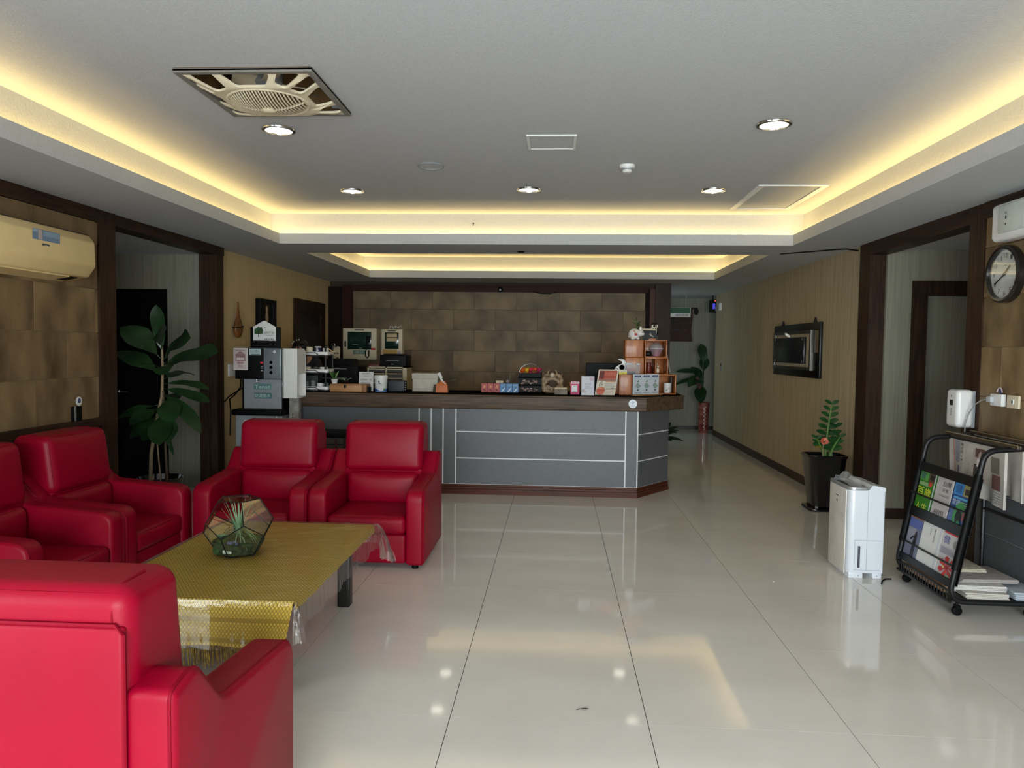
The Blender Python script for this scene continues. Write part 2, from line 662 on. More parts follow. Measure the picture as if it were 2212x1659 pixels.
class Ink:
    """flat print on a plane: origin, right, up (metres)"""

    def __init__(s, O, u, v, sx=1.0, sy=1.0):
        s.O, s.u, s.v = Vector(O), Vector(u).normalized(), Vector(v).normalized()
        s.n = s.u.cross(s.v)
        s.sx, s.sy = sx, sy
        s.vs, s.fs, s.cs = [], [], []
        s.k = 0

    def P(s, x, y):
        return s.O + s.u * x * s.sx + s.v * y * s.sy + s.n * (0.0008 + 0.0003 * s.k)

    def poly(s, pts, c):
        b = len(s.vs)
        s.vs += [s.P(*p) for p in pts]
        s.fs.append(tuple(range(b, b + len(pts))))
        s.cs.append(lin(c))
        s.k += 1
        return s

    def rect(s, x0, y0, x1, y1, c):
        return s.poly([(x0, y0), (x1, y0), (x1, y1), (x0, y1)], c)

    def disc(s, x, y, r, c, n=20, ry=None):
        ry = ry or r
        return s.poly([(x + r * math.cos(2 * PI * i / n), y + ry * math.sin(2 * PI * i / n)) for i in range(n)], c)

    def ring(s, x, y, r0, r1, c, a0=0, a1=2 * PI, n=20):
        for i in range(n):
            p, q = a0 + (a1 - a0) * i / n, a0 + (a1 - a0) * (i + 1) / n
            b = len(s.vs)
            s.vs += [s.P(x + r * math.cos(t), y + r * math.sin(t)) for r, t in ((r0, p), (r1, p), (r1, q), (r0, q))]
            s.fs.append((b, b + 1, b + 2, b + 3))
            s.cs.append(lin(c))
        s.k += 1
        return s

    def text(s, t, x, y, h, c, w=None, vert=False, rot=0):
        """h = letter height, w = total width to fit; vert = stacked; rot in degrees"""
        if vert:
            for i, ch in enumerate(t):
                s.text(ch, x, y - i * h * 1.12, h, c)
            return s
        V, F = text_mesh(t)
        if not V:
            return s
        x0, x1 = min(p[0] for p in V), max(p[0] for p in V)
        y0, y1 = min(p[1] for p in V), max(p[1] for p in V)
        sc = h / max(1e-6, y1 - y0)
        sw = (w / (x1 - x0)) if w else sc
        ca, sa = math.cos(R(rot)), math.sin(R(rot))
        b = len(s.vs)
        for p in V:
            a, q = (p[0] - x0) * sw, (p[1] - y0) * sc
            s.vs.append(s.P(x + a * ca - q * sa, y + a * sa + q * ca))
        for f in F:
            s.fs.append(tuple(i + b for i in f))
            s.cs.append(lin(c))
        s.k += 1
        return s

    def lines(s, x0, y0, x1, y1, n, c, rnd=None, fill=.5):
        rnd = rnd or random.Random(3)
        h = (y1 - y0) / n
        k = s.k
        for i in range(n):
            xe = x1 - (x1 - x0) * rnd.choice((0, 0, .1, .3))
            s.k = k
            s.rect(x0, y0 + i * h, xe, y0 + i * h + h * fill, c)
        return s

    def build(s, name, parent):
        org = ORG[root_of(parent).name]
        me = bpy.data.meshes.new(name)
        me.from_pydata([v - org for v in s.vs], [], s.fs)
        at = me.color_attributes.new('Col', 'FLOAT_COLOR', 'CORNER')
        i = 0
        for f, c in zip(s.fs, s.cs):
            for _ in f:
                at.data[i].color = (*c, 1)
                i += 1
        me.materials.append(INK)
        o = bpy.data.objects.new(name, me)
        COL.objects.link(o)
        o.parent = parent
        return o


def leaf_mb(base, d, upv, ln, wd, droop=0.3, seg=7, shape='oval', fold=0.15, wave=0.0, rnd=None):
    """a curved leaf with a midrib fold"""
    base, d, upv = Vector(base), Vector(d).normalized(), Vector(upv)
    side = d.cross(upv).normalized()
    nrm = side.cross(d).normalized()
    mb = MB()
    vs, fs = [], []
    for i in range(seg + 1):
        t = i / seg
        if shape == 'fiddle':
            wv = (math.sin(PI * min(1, t * 1.02)) ** .6) * (0.55 + 0.62 * t) * wd / 2
        elif shape == 'blade':
            wv = (1 - t) ** .7 * wd / 2
        else:
            wv = math.sin(PI * (t * .96 + .02)) ** .75 * wd / 2
        if i == seg:
            wv = wd * .02
        c = base + d * (ln * t) - Vector((0, 0, 1)) * droop * ln * t * t
        wq = wave * math.sin(t * 9 + (rnd.random() * .6 if rnd else 0)) * wd
        vs += [c - side * wv + nrm * (fold * wv + wq), c, c + side * wv + nrm * (fold * wv - wq)]
    for i in range(seg):
        a = i * 3
        fs += [(a, a + 1, a + 4, a + 3), (a + 1, a + 2, a + 5, a + 4)]
    return mb.add(vs, fs)


# ------------------------------------------------------------------ setting: floor
gx = [0.39 + 0.8 * k for k in range(-6, 5)]
gy = [2.93 + 0.815 * k for k in range(-8, 15)]
fb = MB().box(-6.2, -3.6, -0.06, 6.2, 15.2, -0.004)
floor = struct('floor', fb, floor_gap)
tm = {}
rnd = random.Random(5)
for i in range(len(gx) - 1):
    for j in range(len(gy) - 1):
        x0, y0 = gx[i], gy[j]
        if 'm' not in tm:
            b = MB().box(-0.4 + .0016, -0.4075 + .0006, -0.006, 0.4 - .0016, 0.4075 - .0006, 0)
            o = obj('tile', b, tile_m, floor, False)
            tm['m'] = o.data
            o.data.transform(Matrix.Translation(ORG[floor.name]))
        else:
            o = bpy.data.objects.new('tile', tm['m'])
            COL.objects.link(o)
            o.parent = floor
        o.location = Vector((x0 + .4, y0 + .4075, 0)) - ORG[floor.name]

# ------------------------------------------------------------------ setting: ceiling
cb = MB()
XL, XR, YN, YF, ZT = -6.2, 6.2, -3.35, 15.2, 2.88
HZ = 2.81
FAN = (-1.83, -1.17, 3.47, 4.14)


def ring(mb, o, i, z0, z1):
    mb.box(o[0], o[2], z0, i[0], o[3], z1)
    mb.box(i[1], o[2], z0, o[1], o[3], z1)
    mb.box(i[0], o[2], z0, i[1], i[2], z1)
    mb.box(i[0], i[3], z0, i[1], o[3], z1)


out1 = (T1[0] - SB, T1[1] + SB, T1[2] - SB, T1[3] + SB)
out2 = (T2[0] - SB, T2[1] + SB, T2[2] - SB, T2[3] + SB)
ymid = 7.5
ring(cb, (-3.62, 2.97, YN, ymid), out1, 2.50, ZT)
ring(cb, (-3.62, 2.97, ymid, 11.6), out2, 2.50, ZT)
for o_, t_ in ((out1, T1), (out2, T2)):
    ti = (t_[0] + .0, t_[1] - .0, t_[2] + .0, t_[3] - .0)
    to = (t_[0] - .018, t_[1] + .018, t_[2] - .018, t_[3] + .018)
    ring(cb, o_, to, 2.50, 2.515)
    ring(cb, to, ti, 2.50, 2.60)
ring(cb, out1, FAN, HZ, ZT)
cb.box(out2[0], out2[2], HZ, out2[1], out2[3], ZT)
cb.box(1.6, 11.6, 2.50, 4.2, 14.6, ZT)       # corridor
cb.box(0.2, 11.6, 2.50, 1.6, 14.6, ZT)
ceiling = struct('ceiling', cb, ceil_m)
# lower ceilings over the two side openings
struct('ceiling', MB().box(2.97, 4.9, 2.43, 5.6, 7.2, 2.5), ceil_m)
struct('ceiling', MB().box(-5.9, 5.0, 2.44, -3.62, 8.2, 2.5), ceil_m)

# ------------------------------------------------------------------ setting: stone walls


def stone_wall(name, axis, plane, nrm, a0, a1, z0, z1, rows, first, pitch, wid, mt, base_mb, seed=1, offs=(0.0, 0.3225), gap=0.004, dep=0.012):
    wl = struct(name, base_mb, grout if axis == 'y' else grout_lit)
    rr = random.Random(seed)
    for r_ in range(rows):
        za = first + r_ * pitch
        zb = za + pitch
        za, zb = max(za, z0), min(zb, z1)
        if zb - za < .02:
            continue
        s = a0 - wid + ((offs[r_ % 2] - a0) % wid)
        while s < a1:
            p, q = max(s, a0), min(s + wid, a1)
            if q - p > .02:
                d = dep + rr.uniform(-.002, .003)
                g = gap / 2
                if axis == 'x':
                    b = MB().box(min(plane, plane + nrm * d), p + g, za + g, max(plane, plane + nrm * d), q - g, zb - g)
                else:
                    b = MB().box(p + g, min(plane, plane + nrm * d), za + g, q - g, max(plane, plane + nrm * d), zb - g)
                obj('stone_tile', b, mt, wl, False)
            s += wid
    return wl


LX, RX = -3.45, 2.83
stone_wall('wall_left', 'x', LX, 1, 1.0, 5.38, 0.93, 2.40, 6, 0.605 + .325, .325, .645, stone2,
           MB().box(-3.6, 1.0, 0, LX, 5.38, 2.5).box(-3.6, -1.55, 2.34, LX, 1.0, 2.5).box(-3.6, -1.55, 0, LX, 1.0, .12).box(-3.6, -3.35, 0, LX, -1.55, 2.5), 2, offs=(4.70, 5.02))
stone_wall('wall_right', 'x', RX, -1, -3.2, 5.10, 0.90, 2.40, 6, 0.90, .325, .645, stone2,
           MB().box(RX, -3.35, 0, 2.97, 5.10, 2.5), 3, offs=(4.55, 4.87))
BY = 11.3
stone_wall('wall_back', 'y', BY, -1, -3.14, 1.33, 0.5, 2.36, 6, 2.09 - .315 * 5, .315, .645, stone,
           MB().box(-3.6, BY, 0, 1.69, 11.45, 2.5), 4, offs=(-1.26 + .3225, -1.26))
# other wall planes
struct('wall_left', MB().box(-3.62, 7.48, 0, -3.5, 11.45, 2.5), paper_c)
struct('wall_right', MB().box(RX, 7.12, 0, 2.97, 13.45, 2.5), paper_r)
struct('wall_far', MB().box(0.2, 14.3, 0, 4.2, 14.45, 2.5), paper_g)
struct('wall_far', MB().box(4.1, 11.6, 0, 4.2, 14.3, 2.5), paper_g)
struct('wall_far', MB().box(0.1, 11.45, 0, 0.2, 14.45, 2.5), paper_g)
# hall behind the left opening
struct('wall_left', MB().box(-4.07, 7.55, 0, -3.6, 7.65, 2.5).box(-5.9, 7.55, 2.08, -4.07, 7.65, 2.5).box(-5.9, 7.55, 0, -4.66, 7.65, 2.5), paper_g)
struct('wall_left', MB().box(-5.95, 5.0, 0, -5.85, 7.65, 2.5).box(-5.9, 5.0, 0, -3.6, 5.1, 2.5), paper_g)
d1 = struct('door_1', MB().box(-4.66, 7.60, 0, -4.07, 7.64, 2.08), mat('black_door', (9, 8, 8), .7, scale=9, spec=.1))
obj('door_handle', MB().cyl((-4.60, 7.60, 1.0), .012, .05, 10, 'y').tube([(-4.60, 7.55, 1.0), (-4.50, 7.55, 1.0)], .009), chrome, d1)
# passage behind the right opening
RY = 6.87
struct('wall_right', MB().box(2.95, RY, 0, 3.17, RY + .1, 2.5).box(3.17, RY, 2.15, 4.1, RY + .1, 2.5).box(4.1, RY, 0, 5.6, RY + .1, 2.5), paper_g)
struct('wall_right', MB().box(5.5, 4.9, 0, 5.6, 7.0, 2.5).box(2.9, 4.85, 0, 5.6, 4.95, 2.5), paper_g)
d2 = struct('door_2', MB().box(3.30, RY + .05, 0, 3.98, RY + .09, 2.02), paper_g)
obj('door_frame', MB().box(3.17, RY - .03, 0, 3.30, RY + .1, 2.15).box(3.30, RY - .03, 2.02, 3.98, RY + .1, 2.15).box(3.98, RY - .03, 0, 4.11, RY + .1, 2.15), wood_d, d2, False)
# entrance wall behind the camera with a glazed opening
struct('wall_entrance', MB().box(-3.6, -3.35, 0, -1.65, -3.2, 2.5).box(2.55, -3.35, 0, 2.97, -3.2, 2.5).box(-1.65, -3.35, 2.34, 2.55, -3.2, 2.5), ceil_m)
fr = MB()
for x in (-1.65, -.28, 1.12, 2.49):
    fr.box(x, -3.31, 0, x + .06, -3.25, 2.34)
fr.box(-1.65, -3.31, 2.28, 2.55, -3.25, 2.34)
wn = struct('window_1', fr, black_mt)
for x in (-1.59, -.22, 1.18):
    obj('pane', MB().box(x, -3.286, 0.02, x + 1.31, -3.28, 2.28), glass, wn, False)
fr = MB()
for y in (-1.55, -.32, .94):
    fr.box(-3.56, y, .12, -3.50, y + .06, 2.34)
fr.box(-3.56, -1.55, 2.28, -3.50, 1.0, 2.34)
wn = struct('added_window_2', fr, black_mt)  # unseen frame added to go with the extra daylight on the left
for y in (-1.49, -.26):
    obj('pane', MB().box(-3.533, y, .13, -3.527, y + 1.18, 2.28), glass, wn, False)
struct('ground', MB().box(-9, -9, -.08, 9, -3.4, -.02), mat('pavement', (150, 148, 144), .9, scale=4, bump=.2))

# ------------------------------------------------------------------ timber trims
n_tr = [0]


def trim(mb, m=wood_d):
    n_tr[0] += 1
    return struct('trim_%d' % n_tr[0], mb, m)


def post(x0, y0, x1, y1, z0, z1, e=.006):
    b = MB().box(x0, y0, z0, x1, y1, z1)
    return b


trim(post(-3.6, 5.38, -3.42, 5.585, 0, 2.5))
trim(post(-3.62, 7.34, -3.44, 7.49, 0, 2.5))
trim(MB().box(-3.62, 7.33, 0, -3.52, 7.36, 2.5))
trim(post(RX - .02, 5.10, 2.97, 5.29, 0, 2.5))
trim(post(RX - .02, 6.90, 2.985, 7.13, 0, 2.5))
trim(MB().box(-3.6, -1.6, 2.405, -3.415, 5.38, 2.502).box(-3.6, 5.585, 2.415, -3.43, 7.49, 2.502), wood_h)
trim(MB().box(RX - .03, -1.6, 2.395, 2.97, 5.1, 2.502).box(RX - .02, 5.29, 2.385, 2.96, 6.9, 2.502), wood_h)
trim(MB().box(-3.46, 1.0, 0.885, -3.40, 5.38, 0.945), wood_h)                   # rail on the left wall
trim(MB().box(RX - .035, -1.6, 0.88, RX, 5.10, 0.935), wood_h)                   # rail on the right wall
trim(MB().box(-3.5, BY - .09, 0, -3.30, BY, 2.42), mat('black_stained_wood', (22, 16, 11), .6, spec=.15, scale=6, stretch=(8, 8, .8)))
trim(MB().box(-3.30, BY - .07, 0, -3.14, BY, 2.42), mat('maroon_stained_wood', (52, 24, 14), .6, spec=.15, scale=6, stretch=(8, 8, .8)))
trim(MB().box(1.33, BY - .02, 0, 1.385, BY, 2.42), bpy.data.materials['black_stained_wood'])
trim(MB().box(1.385, BY - .07, 0, 1.46, BY, 2.42), wood_red)
trim(MB().box(1.46, BY - .10, 0, 1.69, BY + .15, 2.5), wood_d)
trim(MB().box(-3.30, BY - .06, 2.36, 1.36, BY, 2.455), mat('maroon_top_trim', (58, 30, 19), .6, spec=.2, scale=6, stretch=(.7, 8, 8)))
# wainscot of grey laminate with white inlay strips on both side walls
for nm, xx, sg, y1 in (('left', LX, 1, 5.37), ('right', RX, -1, 5.09)):
    b = MB()
    zs = [0.06, 0.335, 0.61, 0.885]
    wb = trim(MB().box(min(xx, xx + sg * .004), 1.0 if nm == 'left' else -1.6, .04, max(xx, xx + sg * .004), y1, .88), white_strip)
    ys = [y1 - 4.2, y1 - 2.1, y1 - 0.16, y1] if nm == 'left' else [y1 - 6.4, y1 - 4.3, y1 - 2.15, y1]
    for k in range(len(ys) - 1):
        for j in range(3):
            if nm == 'left' and k == 2 and j > 0:
                continue
            za, zb = (zs[j] + .003, zs[j + 1] - .003)
            if nm == 'left' and k == 2:
                za, zb = zs[0], zs[3]
            obj('panel', MB().box(min(xx, xx + sg * .014), ys[k] + .004, za, max(xx, xx + sg * .014), ys[k + 1] - .004, zb), laminate, wb, False)
# baseboards
bm_ = mat('baseboard_wood', (58, 36, 24), .4, scale=6, stretch=(5, .7, 8), rgb2=(44, 27, 18))
struct('baseboard_right', MB().box(RX - .014, 7.13, 0, RX, 13.45, .095), bm_)
struct('baseboard_right', MB().box(2.985, RY - .014, 0, 3.17, RY, .095), bm_)
struct('baseboard_far', MB().box(0.3, 14.28, 0, 4.1, 14.3, .07), bm_)
struct('baseboard_left', MB().box(-3.5, 7.49, 0, -3.486, 11.2, .095), bm_)
# door in the cream wall behind the counter
d3 = struct('door_3', MB().box(-3.52, 9.86, 0, -3.49, 10.79, 1.98), mat('black_door_leaf', (16, 13, 11), .5, scale=8))
obj('door_frame', MB().box(-3.52, 9.68, 0, -3.475, 9.87, 2.14).box(-3.52, 10.78, 0, -3.475, 10.97, 2.14).box(-3.52, 9.87, 1.97, -3.475, 10.78, 2.14), wood_d, d3, False)

# ------------------------------------------------------------------ armchairs


def make_chair(label):
    t = thing('armchair', label, 'armchair', (0, 0, 0), 'red leather armchairs around the low table')
    prof = fillet([(-.39, .03, .02), (-.39, .535, .085), (.135, .575, .10), (.275, .725, .075), (.39, .70, .03), (.39, .03, .02)], 7)
    for sg in (-1, 1):
        a, b = (sg * .40, sg * .272)
        mb = slab(MB(), prof, 'x', min(a, b), max(a, b), .022)
        arm = obj('arm', mb, red, t, ang=60)
        for xo in (sg * .397,):
            pts = [(xo, p[0], p[1]) for p in fillet([(-.388, .04, .0), (-.388, .532, .085), (.135, .573, .10), (.275, .722, .075), (.387, .70, .03), (.387, .04, 0)], 7)]
            obj('piping', MB().tube([(p[0] - sg * .012, p[1], p[2] + .0) for p in pts], .0048, 6), red_seam, arm)
    back = slab(MB(), fillet([(.385, .06, .01), (.385, .60, .01), (.13, .60, .01), (.20, .30, .02), (.20, .06, .01)], 7), 'x', -.290, .290, .012)
    bk = obj('backrest', back, red, t, ang=60)
    # rear cover with a piped border
    obj('rear_panel', MB().cushion((0, .384, .455), (.281, .012, .395), .010, 2, 5, (0, 0, 0, .010, 0, 0)), red, bk)
    bx, z0, z1 = .283, .06, .855
    obj('piping', MB().tube([(-bx, .396, z0), (-bx, .396, z1 - .02), (-bx + .02, .396, z1), (bx - .02, .396, z1), (bx, .396, z1 - .02), (bx, .396, z0)], .0055, 6), red_seam, bk)
    hm = MB().cushion((0, .255, .760), (.294, .135, .178), .05, 5, 7, (0, 0, .022, 0, 0, .004))
    for v in hm.v:
        if v.y < .25:
            v.y += .12 * (v.z - .60) - .012
    hd_ = obj('headrest', hm, red, t, ang=70)
    for sx_ in (-.289, .289):
        obj('piping', MB().tube([(sx_ - math.copysign(.038, sx_), p[0], p[1]) for p in fillet([(.391, .62, 0), (.386, .936, .07), (.25, .939, 0)], 8)], .0045, 6), red_seam, hd_)
    obj('lumbar_cushion', MB().cushion((0, .165, .455), (.27, .075, .125), .05, 4, 6, (0, 0, .028, 0, 0, 0)), red, t)
    obj('seat_cushion', MB().cushion((0, -.115, .295), (.271, .27, .062), .035, 4, 6, (0, 0, .012, 0, 0, .014)), red, t)
    obj('front_panel', MB().cushion((0, -.20, .135), (.271, .172, .10), .02, 3, 3, (0, 0, .006, 0, 0, 0)), red, t)
    for x in (-.33, .33):
        for y in (-.33, .33):
            obj('foot', MB().cyl((x, y, 0), .022, .032, 12), black_pl, t)
    return t


spots = [((-1.27, 5.27), 0, 'red armchair facing the camera beyond the gold table, beside the open floor'),
         ((-2.075, 5.27), 0, 'red armchair facing the camera in front of the water dispenser'),
         ((-2.89, 4.545), PI / 2, 'red armchair side on against the stone wall, below the leaflet holder'),
         ((-2.89, 3.74), PI / 2, 'red armchair side on against the stone wall, cut by the left frame edge'),
         ((-1.262, 2.005), PI, 'bright red armchair seen from behind in the foreground, its back to the camera')]
first = None
for (x, y), rz, lb in spots:
    if first is None:
        c = first = make_chair(lb)
    else:
        c = copy_tree(first)
        c['label'] = lb
    c.location = (x, y, 0)
    c.rotation_euler = (0, 0, rz)

# ------------------------------------------------------------------ low table, cloth, plastic
TX0, TX1, TY0, TY1, TZ = -1.94, -1.075, 2.955, 4.265, .447
t = thing('coffee_table', 'low dark wooden coffee table under a gold cloth, only one black leg showing', 'table', ((TX0 + TX1) / 2, (TY0 + TY1) / 2, 0))
obj('tabletop', MB().bbox(TX0, TY0, TZ - .035, TX1, TY1, TZ, .006), wood_d, t)
obj('apron', MB().box(TX0 + .07, TY0 + .10, TZ - .12, TX1 - .13, TY0 + .125, TZ - .035).box(TX0 + .07, TY1 - .09, TZ - .12, TX1 - .13, TY1 - .065, TZ - .035)
    .box(TX0 + .07, TY0 + .1, TZ - .12, TX0 + .095, TY1 - .08, TZ - .035).box(TX1 - .145, TY0 + .1, TZ - .12, TX1 - .12, TY1 - .08, TZ - .035), wood_d, t)
for x in (TX0 + .06, TX1 - .165):
    for y in (TY0 + .08, TY1 - .13):
        obj('leg', MB().bbox(x, y, 0, x + .072, y + .072, TZ - .035, .008), mat('black_table_leg', (16, 14, 13), .4) if 'lg' not in tm else tm['lg'], t)


def cloth_top():
    """runner draped over the table: long drop with fringe on the near side, short hem elsewhere"""
    rr = random.Random(11)
    x0, x1, y0, y1, z = TX0 - .012, TX1 + .012, TY0 - .012, TY1 + .012, TZ + .003
    mb = MB()
    nx, ny = 44, 60
    uv = []
    vs, fs = [], []
    for j in range(ny + 1):
        for i in range(nx + 1):
            x = x0 + (x1 - x0) * i / nx
            y = y0 + (y1 - y0) * j / ny
            vs.append((x, y, z + rr.uniform(0, .0008)))
            uv.append(((x - x0), (y - y0)))
    def idx(i, j):
        return j * (nx + 1) + i
    for j in range(ny):
        for i in range(nx):
            fs.append((idx(i, j), idx(i + 1, j), idx(i + 1, j + 1), idx(i, j + 1)))
    # near drop
    nd = 12
    prev = [idx(i, 0) for i in range(nx + 1)]
    for k in range(1, nd + 1):
        q = k / nd
        cur = []
        for i in range(nx + 1):
            x = x0 + (x1 - x0) * i / nx
            xx = x - .035 * q * max(0, (i / nx - .8) / .2)
            y = y0 - .008 - .012 * q + .006 * math.sin(x * 21) * q
            vs.append((xx, y, z - .006 - .185 * q))
            uv.append((x - x0, -.19 * q))
            cur.append(len(vs) - 1)
        for i in range(nx):
            fs.append((prev[i], cur[i], cur[i + 1], prev[i + 1]))
        prev = cur
    # short side hems and far hem
    for side in ('r', 'l', 'f'):
        n_ = nx if side == 'f' else ny
        prev = [idx(nx, j) if side == 'r' else idx(0, j) if side == 'l' else idx(j, ny) for j in range(n_ + 1)]
        for k in range(1, 4):
            q = k / 3
            cur = []
            for j in range(n_ + 1):
                px, py, pz = vs[prev[j]] if k == 1 else vs[prev[j]]
                dx = {'r': .006, 'l': -.006, 'f': 0}[side]
                dy = .006 if side == 'f' else 0
                vs.append((px + dx * (1 - q), py + dy * (1 - q), z - (.042 + rr.uniform(-.004, .004) * (k == 3)) * q))
                u0 = uv[prev[j]]
                uv.append((u0[0] + (.014 if side == 'r' else -.014 if side == 'l' else 0), u0[1] + (.014 if side == 'f' else 0)))
                cur.append(len(vs) - 1)
            for j in range(n_):
                fs.append((prev[j], prev[j + 1], cur[j + 1], cur[j]))
            prev = cur
    me = bpy.data.meshes.new('tablecloth')
    org = Vector(((x0 + x1) / 2, (y0 + y1) / 2, z - .19))
    me.from_pydata([Vector(v) - org for v in vs], [], fs)
    ul = me.uv_layers.new(name='UVMap')
    for lp in me.loops:
        ul.data[lp.index].uv = uv[lp.vertex_index]
    finish(me, gold)
    o = bpy.data.objects.new('tablecloth', me)
    COL.objects.link(o)
    o.location = org
    ORG[o.name] = org
    return o


cl = tag(cloth_top(), 'gold brocade cloth with diamond pattern and fringe spread over the low table', 'tablecloth')
fb = MB()
rr = random.Random(4)
n = 150
for i in range(n):
    x = TX0 + (TX1 - TX0 - .04) * (i + rr.random() * .6) / n
    z = TZ - .186
    y = TY0 - .03
    l = rr.uniform(.075, .10)
    dx, dy = rr.uniform(-.008, .008), rr.uniform(-.006, .006)
    fb.tube([(x, y, z), (x + dx * .4, y + dy, z - l * .5), (x + dx, y + dy * .4, z - l)], .0022, 4, taper=(1, .9, .5))
fo = obj('fringe', fb, gold_thread, cl)
fo['kind'] = 'stuff'


def plastic_sheet():
    rr = random.Random(21)
    x0, x1, y0, y1, z = TX0 - .03, TX1 + .026, TY0 - .036, TY1 + .03, TZ + .0065
    vs, fs = [], []
    nx, ny, nd = 80, 420, 8
    # creases: mostly across the table, denser along the right hand edge and the far end
    cr = []
    for k in range(170):
        q = rr.random()
        cxq = x1 - abs(rr.gauss(0, .30)) * 1.15 if q < .7 else rr.uniform(x0, x1)
        cyq = rr.uniform(y0, y1) if q < .8 else rr.uniform(y1 - .45, y1)
        an = rr.gauss(.10, .16)
        cr.append((cxq, cyq, math.cos(an), math.sin(an), rr.uniform(.025, .10), rr.uniform(.004, .0075), rr.uniform(.0008, .003)))
    cr.sort(key=lambda c: c[1])

    def wob(x, y):
        h = .0012 * math.sin(x * 23 + y * 11) + .0010 * math.sin(y * 31 - x * 19)
        return h
    hmap = [[0.0] * (nx + 1) for _ in range(ny + 1)]
    for cxq, cyq, ca, sa, ln, wd, ht in cr:
        j0 = max(0, int((cyq - .05 - y0) / (y1 - y0) * ny))
        j1 = min(ny, int((cyq + .05 - y0) / (y1 - y0) * ny) + 1)
        for j in range(j0, j1 + 1):
            y = y0 + (y1 - y0) * j / ny
            for i in range(nx + 1):
                x = x0 + (x1 - x0) * i / nx
                a = (x - cxq) * ca + (y - cyq) * sa
                if abs(a) > ln * 1.6:
                    continue
                b = (y - cyq) * ca - (x - cxq) * sa
                if abs(b) < wd * 3:
                    hmap[j][i] += ht * math.exp(-(b / wd) ** 2) * max(0, 1 - (a / (ln * 1.6)) ** 2)
    for j in range(ny + 1):
        for i in range(nx + 1):
            x = x0 + (x1 - x0) * i / nx
            y = y0 + (y1 - y0) * j / ny
            vs.append((x, y, z + max(0, wob(x, y) + hmap[j][i])))
    idx = lambda i, j: j * (nx + 1) + i
    for j in range(ny):
        for i in range(nx):
            fs.append((idx(i, j), idx(i + 1, j), idx(i + 1, j + 1), idx(i, j + 1)))
    for side, n_, drop, ox, oy in (('n', nx, .20, 0, -1), ('r', ny, .125, 1, 0), ('f', nx, .12, 0, 1), ('l', ny, .12, -1, 0)):
        prev = [idx(j, 0) if side == 'n' else idx(nx, j) if side == 'r' else idx(j, ny) if side == 'f' else idx(0, j) for j in range(n_ + 1)]
        base = [vs[p] for p in prev]
        for k in range(1, nd + 1):
            q = k / nd
            cur = []
            for j in range(n_ + 1):
                b = base[j]
                jj = j * 60 / n_
                am = .25 if side == 'n' else 1
                s_ = .010 * am * q * math.sin(jj * .55 + (1.3 if side == 'r' else 0)) + .004 * am * q * math.sin(jj * 1.9)
                o = .008 + .008 * q + s_
                vs.append((b[0] + ox * o, b[1] + oy * o, z - drop * q - .004 * math.sin(j * .4) * q))
                cur.append(len(vs) - 1)
            for j in range(n_):
                fs.append((prev[j], cur[j], cur[j + 1], prev[j + 1]))
            prev = cur
    # gathered corner folds
    for cx_, cy_, sx_, sy_, ext, drop in ((x1, y1, 1, 1, .085, .235), (x1, y0, 1, -1, .03, .16)):
        m_ = 14
        rows = []
        for k in range(7):
            q = k / 6
            row = []
            for a in range(m_ + 1):
                th = (PI / 2) * a / m_
                rad = .008 + (ext * (q ** .7)) * (1 + .30 * math.sin(a * 2.4 + 1) * q) + rr.uniform(-.006, .006) * q
                vs.append((cx_ + sx_ * math.cos(th) * rad, cy_ + sy_ * math.sin(th) * rad, z - drop * q ** 1.25 + rr.uniform(-.004, .004) * q))
                row.append(len(vs) - 1)
            rows.append(row)
        for k in range(6):
            for a in range(m_):
                fs.append((rows[k][a], rows[k][a + 1], rows[k + 1][a + 1], rows[k + 1][a]))
    return MB().add(vs, fs)


tag(obj('plastic_cover', plastic_sheet(), plastic), 'clear crinkled plastic sheet laid over the gold cloth and hanging past its edge', 'table cover')

# ------------------------------------------------------------------ terrarium
TC = Vector((-1.585, 3.605, TZ + .012))
phi = (1 + 5 ** .5) / 2
ed = .122
raw = [Vector(p) for p in [(x, y, z) for x in (-1, 1) for y in (-1, 1) for z in (-1, 1)] +
       [(0, a / phi, b * phi) for a in (-1, 1) for b in (-1, 1)] + [(a / phi, b * phi, 0) for a in (-1, 1) for b in (-1, 1)] +
       [(a * phi, 0, b / phi) for a in (-1, 1) for b in (-1, 1)]]
bm = bmesh.new()
for v in raw:
    bm.verts.new(v * ed * phi / 2)
bmesh.ops.convex_hull(bm, input=bm.verts)
bmesh.ops.dissolve_limit(bm, angle_limit=.05, verts=bm.verts, edges=bm.edges)
bm.faces.ensure_lookup_table()
fdn = min(bm.faces, key=lambda f: f.calc_center_median().normalized().dot(Vector((0.1, 0.3, -1))))
nd_ = fdn.normal.copy()
Q = nd_.rotation_difference(Vector((0, 0, -1))).to_matrix().to_4x4()
bmesh.ops.transform(bm, matrix=Q, verts=bm.verts)
zmin = min(v.co.z for v in bm.verts)
bot = [f for f in bm.faces if f.calc_center_median().z < zmin + 1e-4][0]
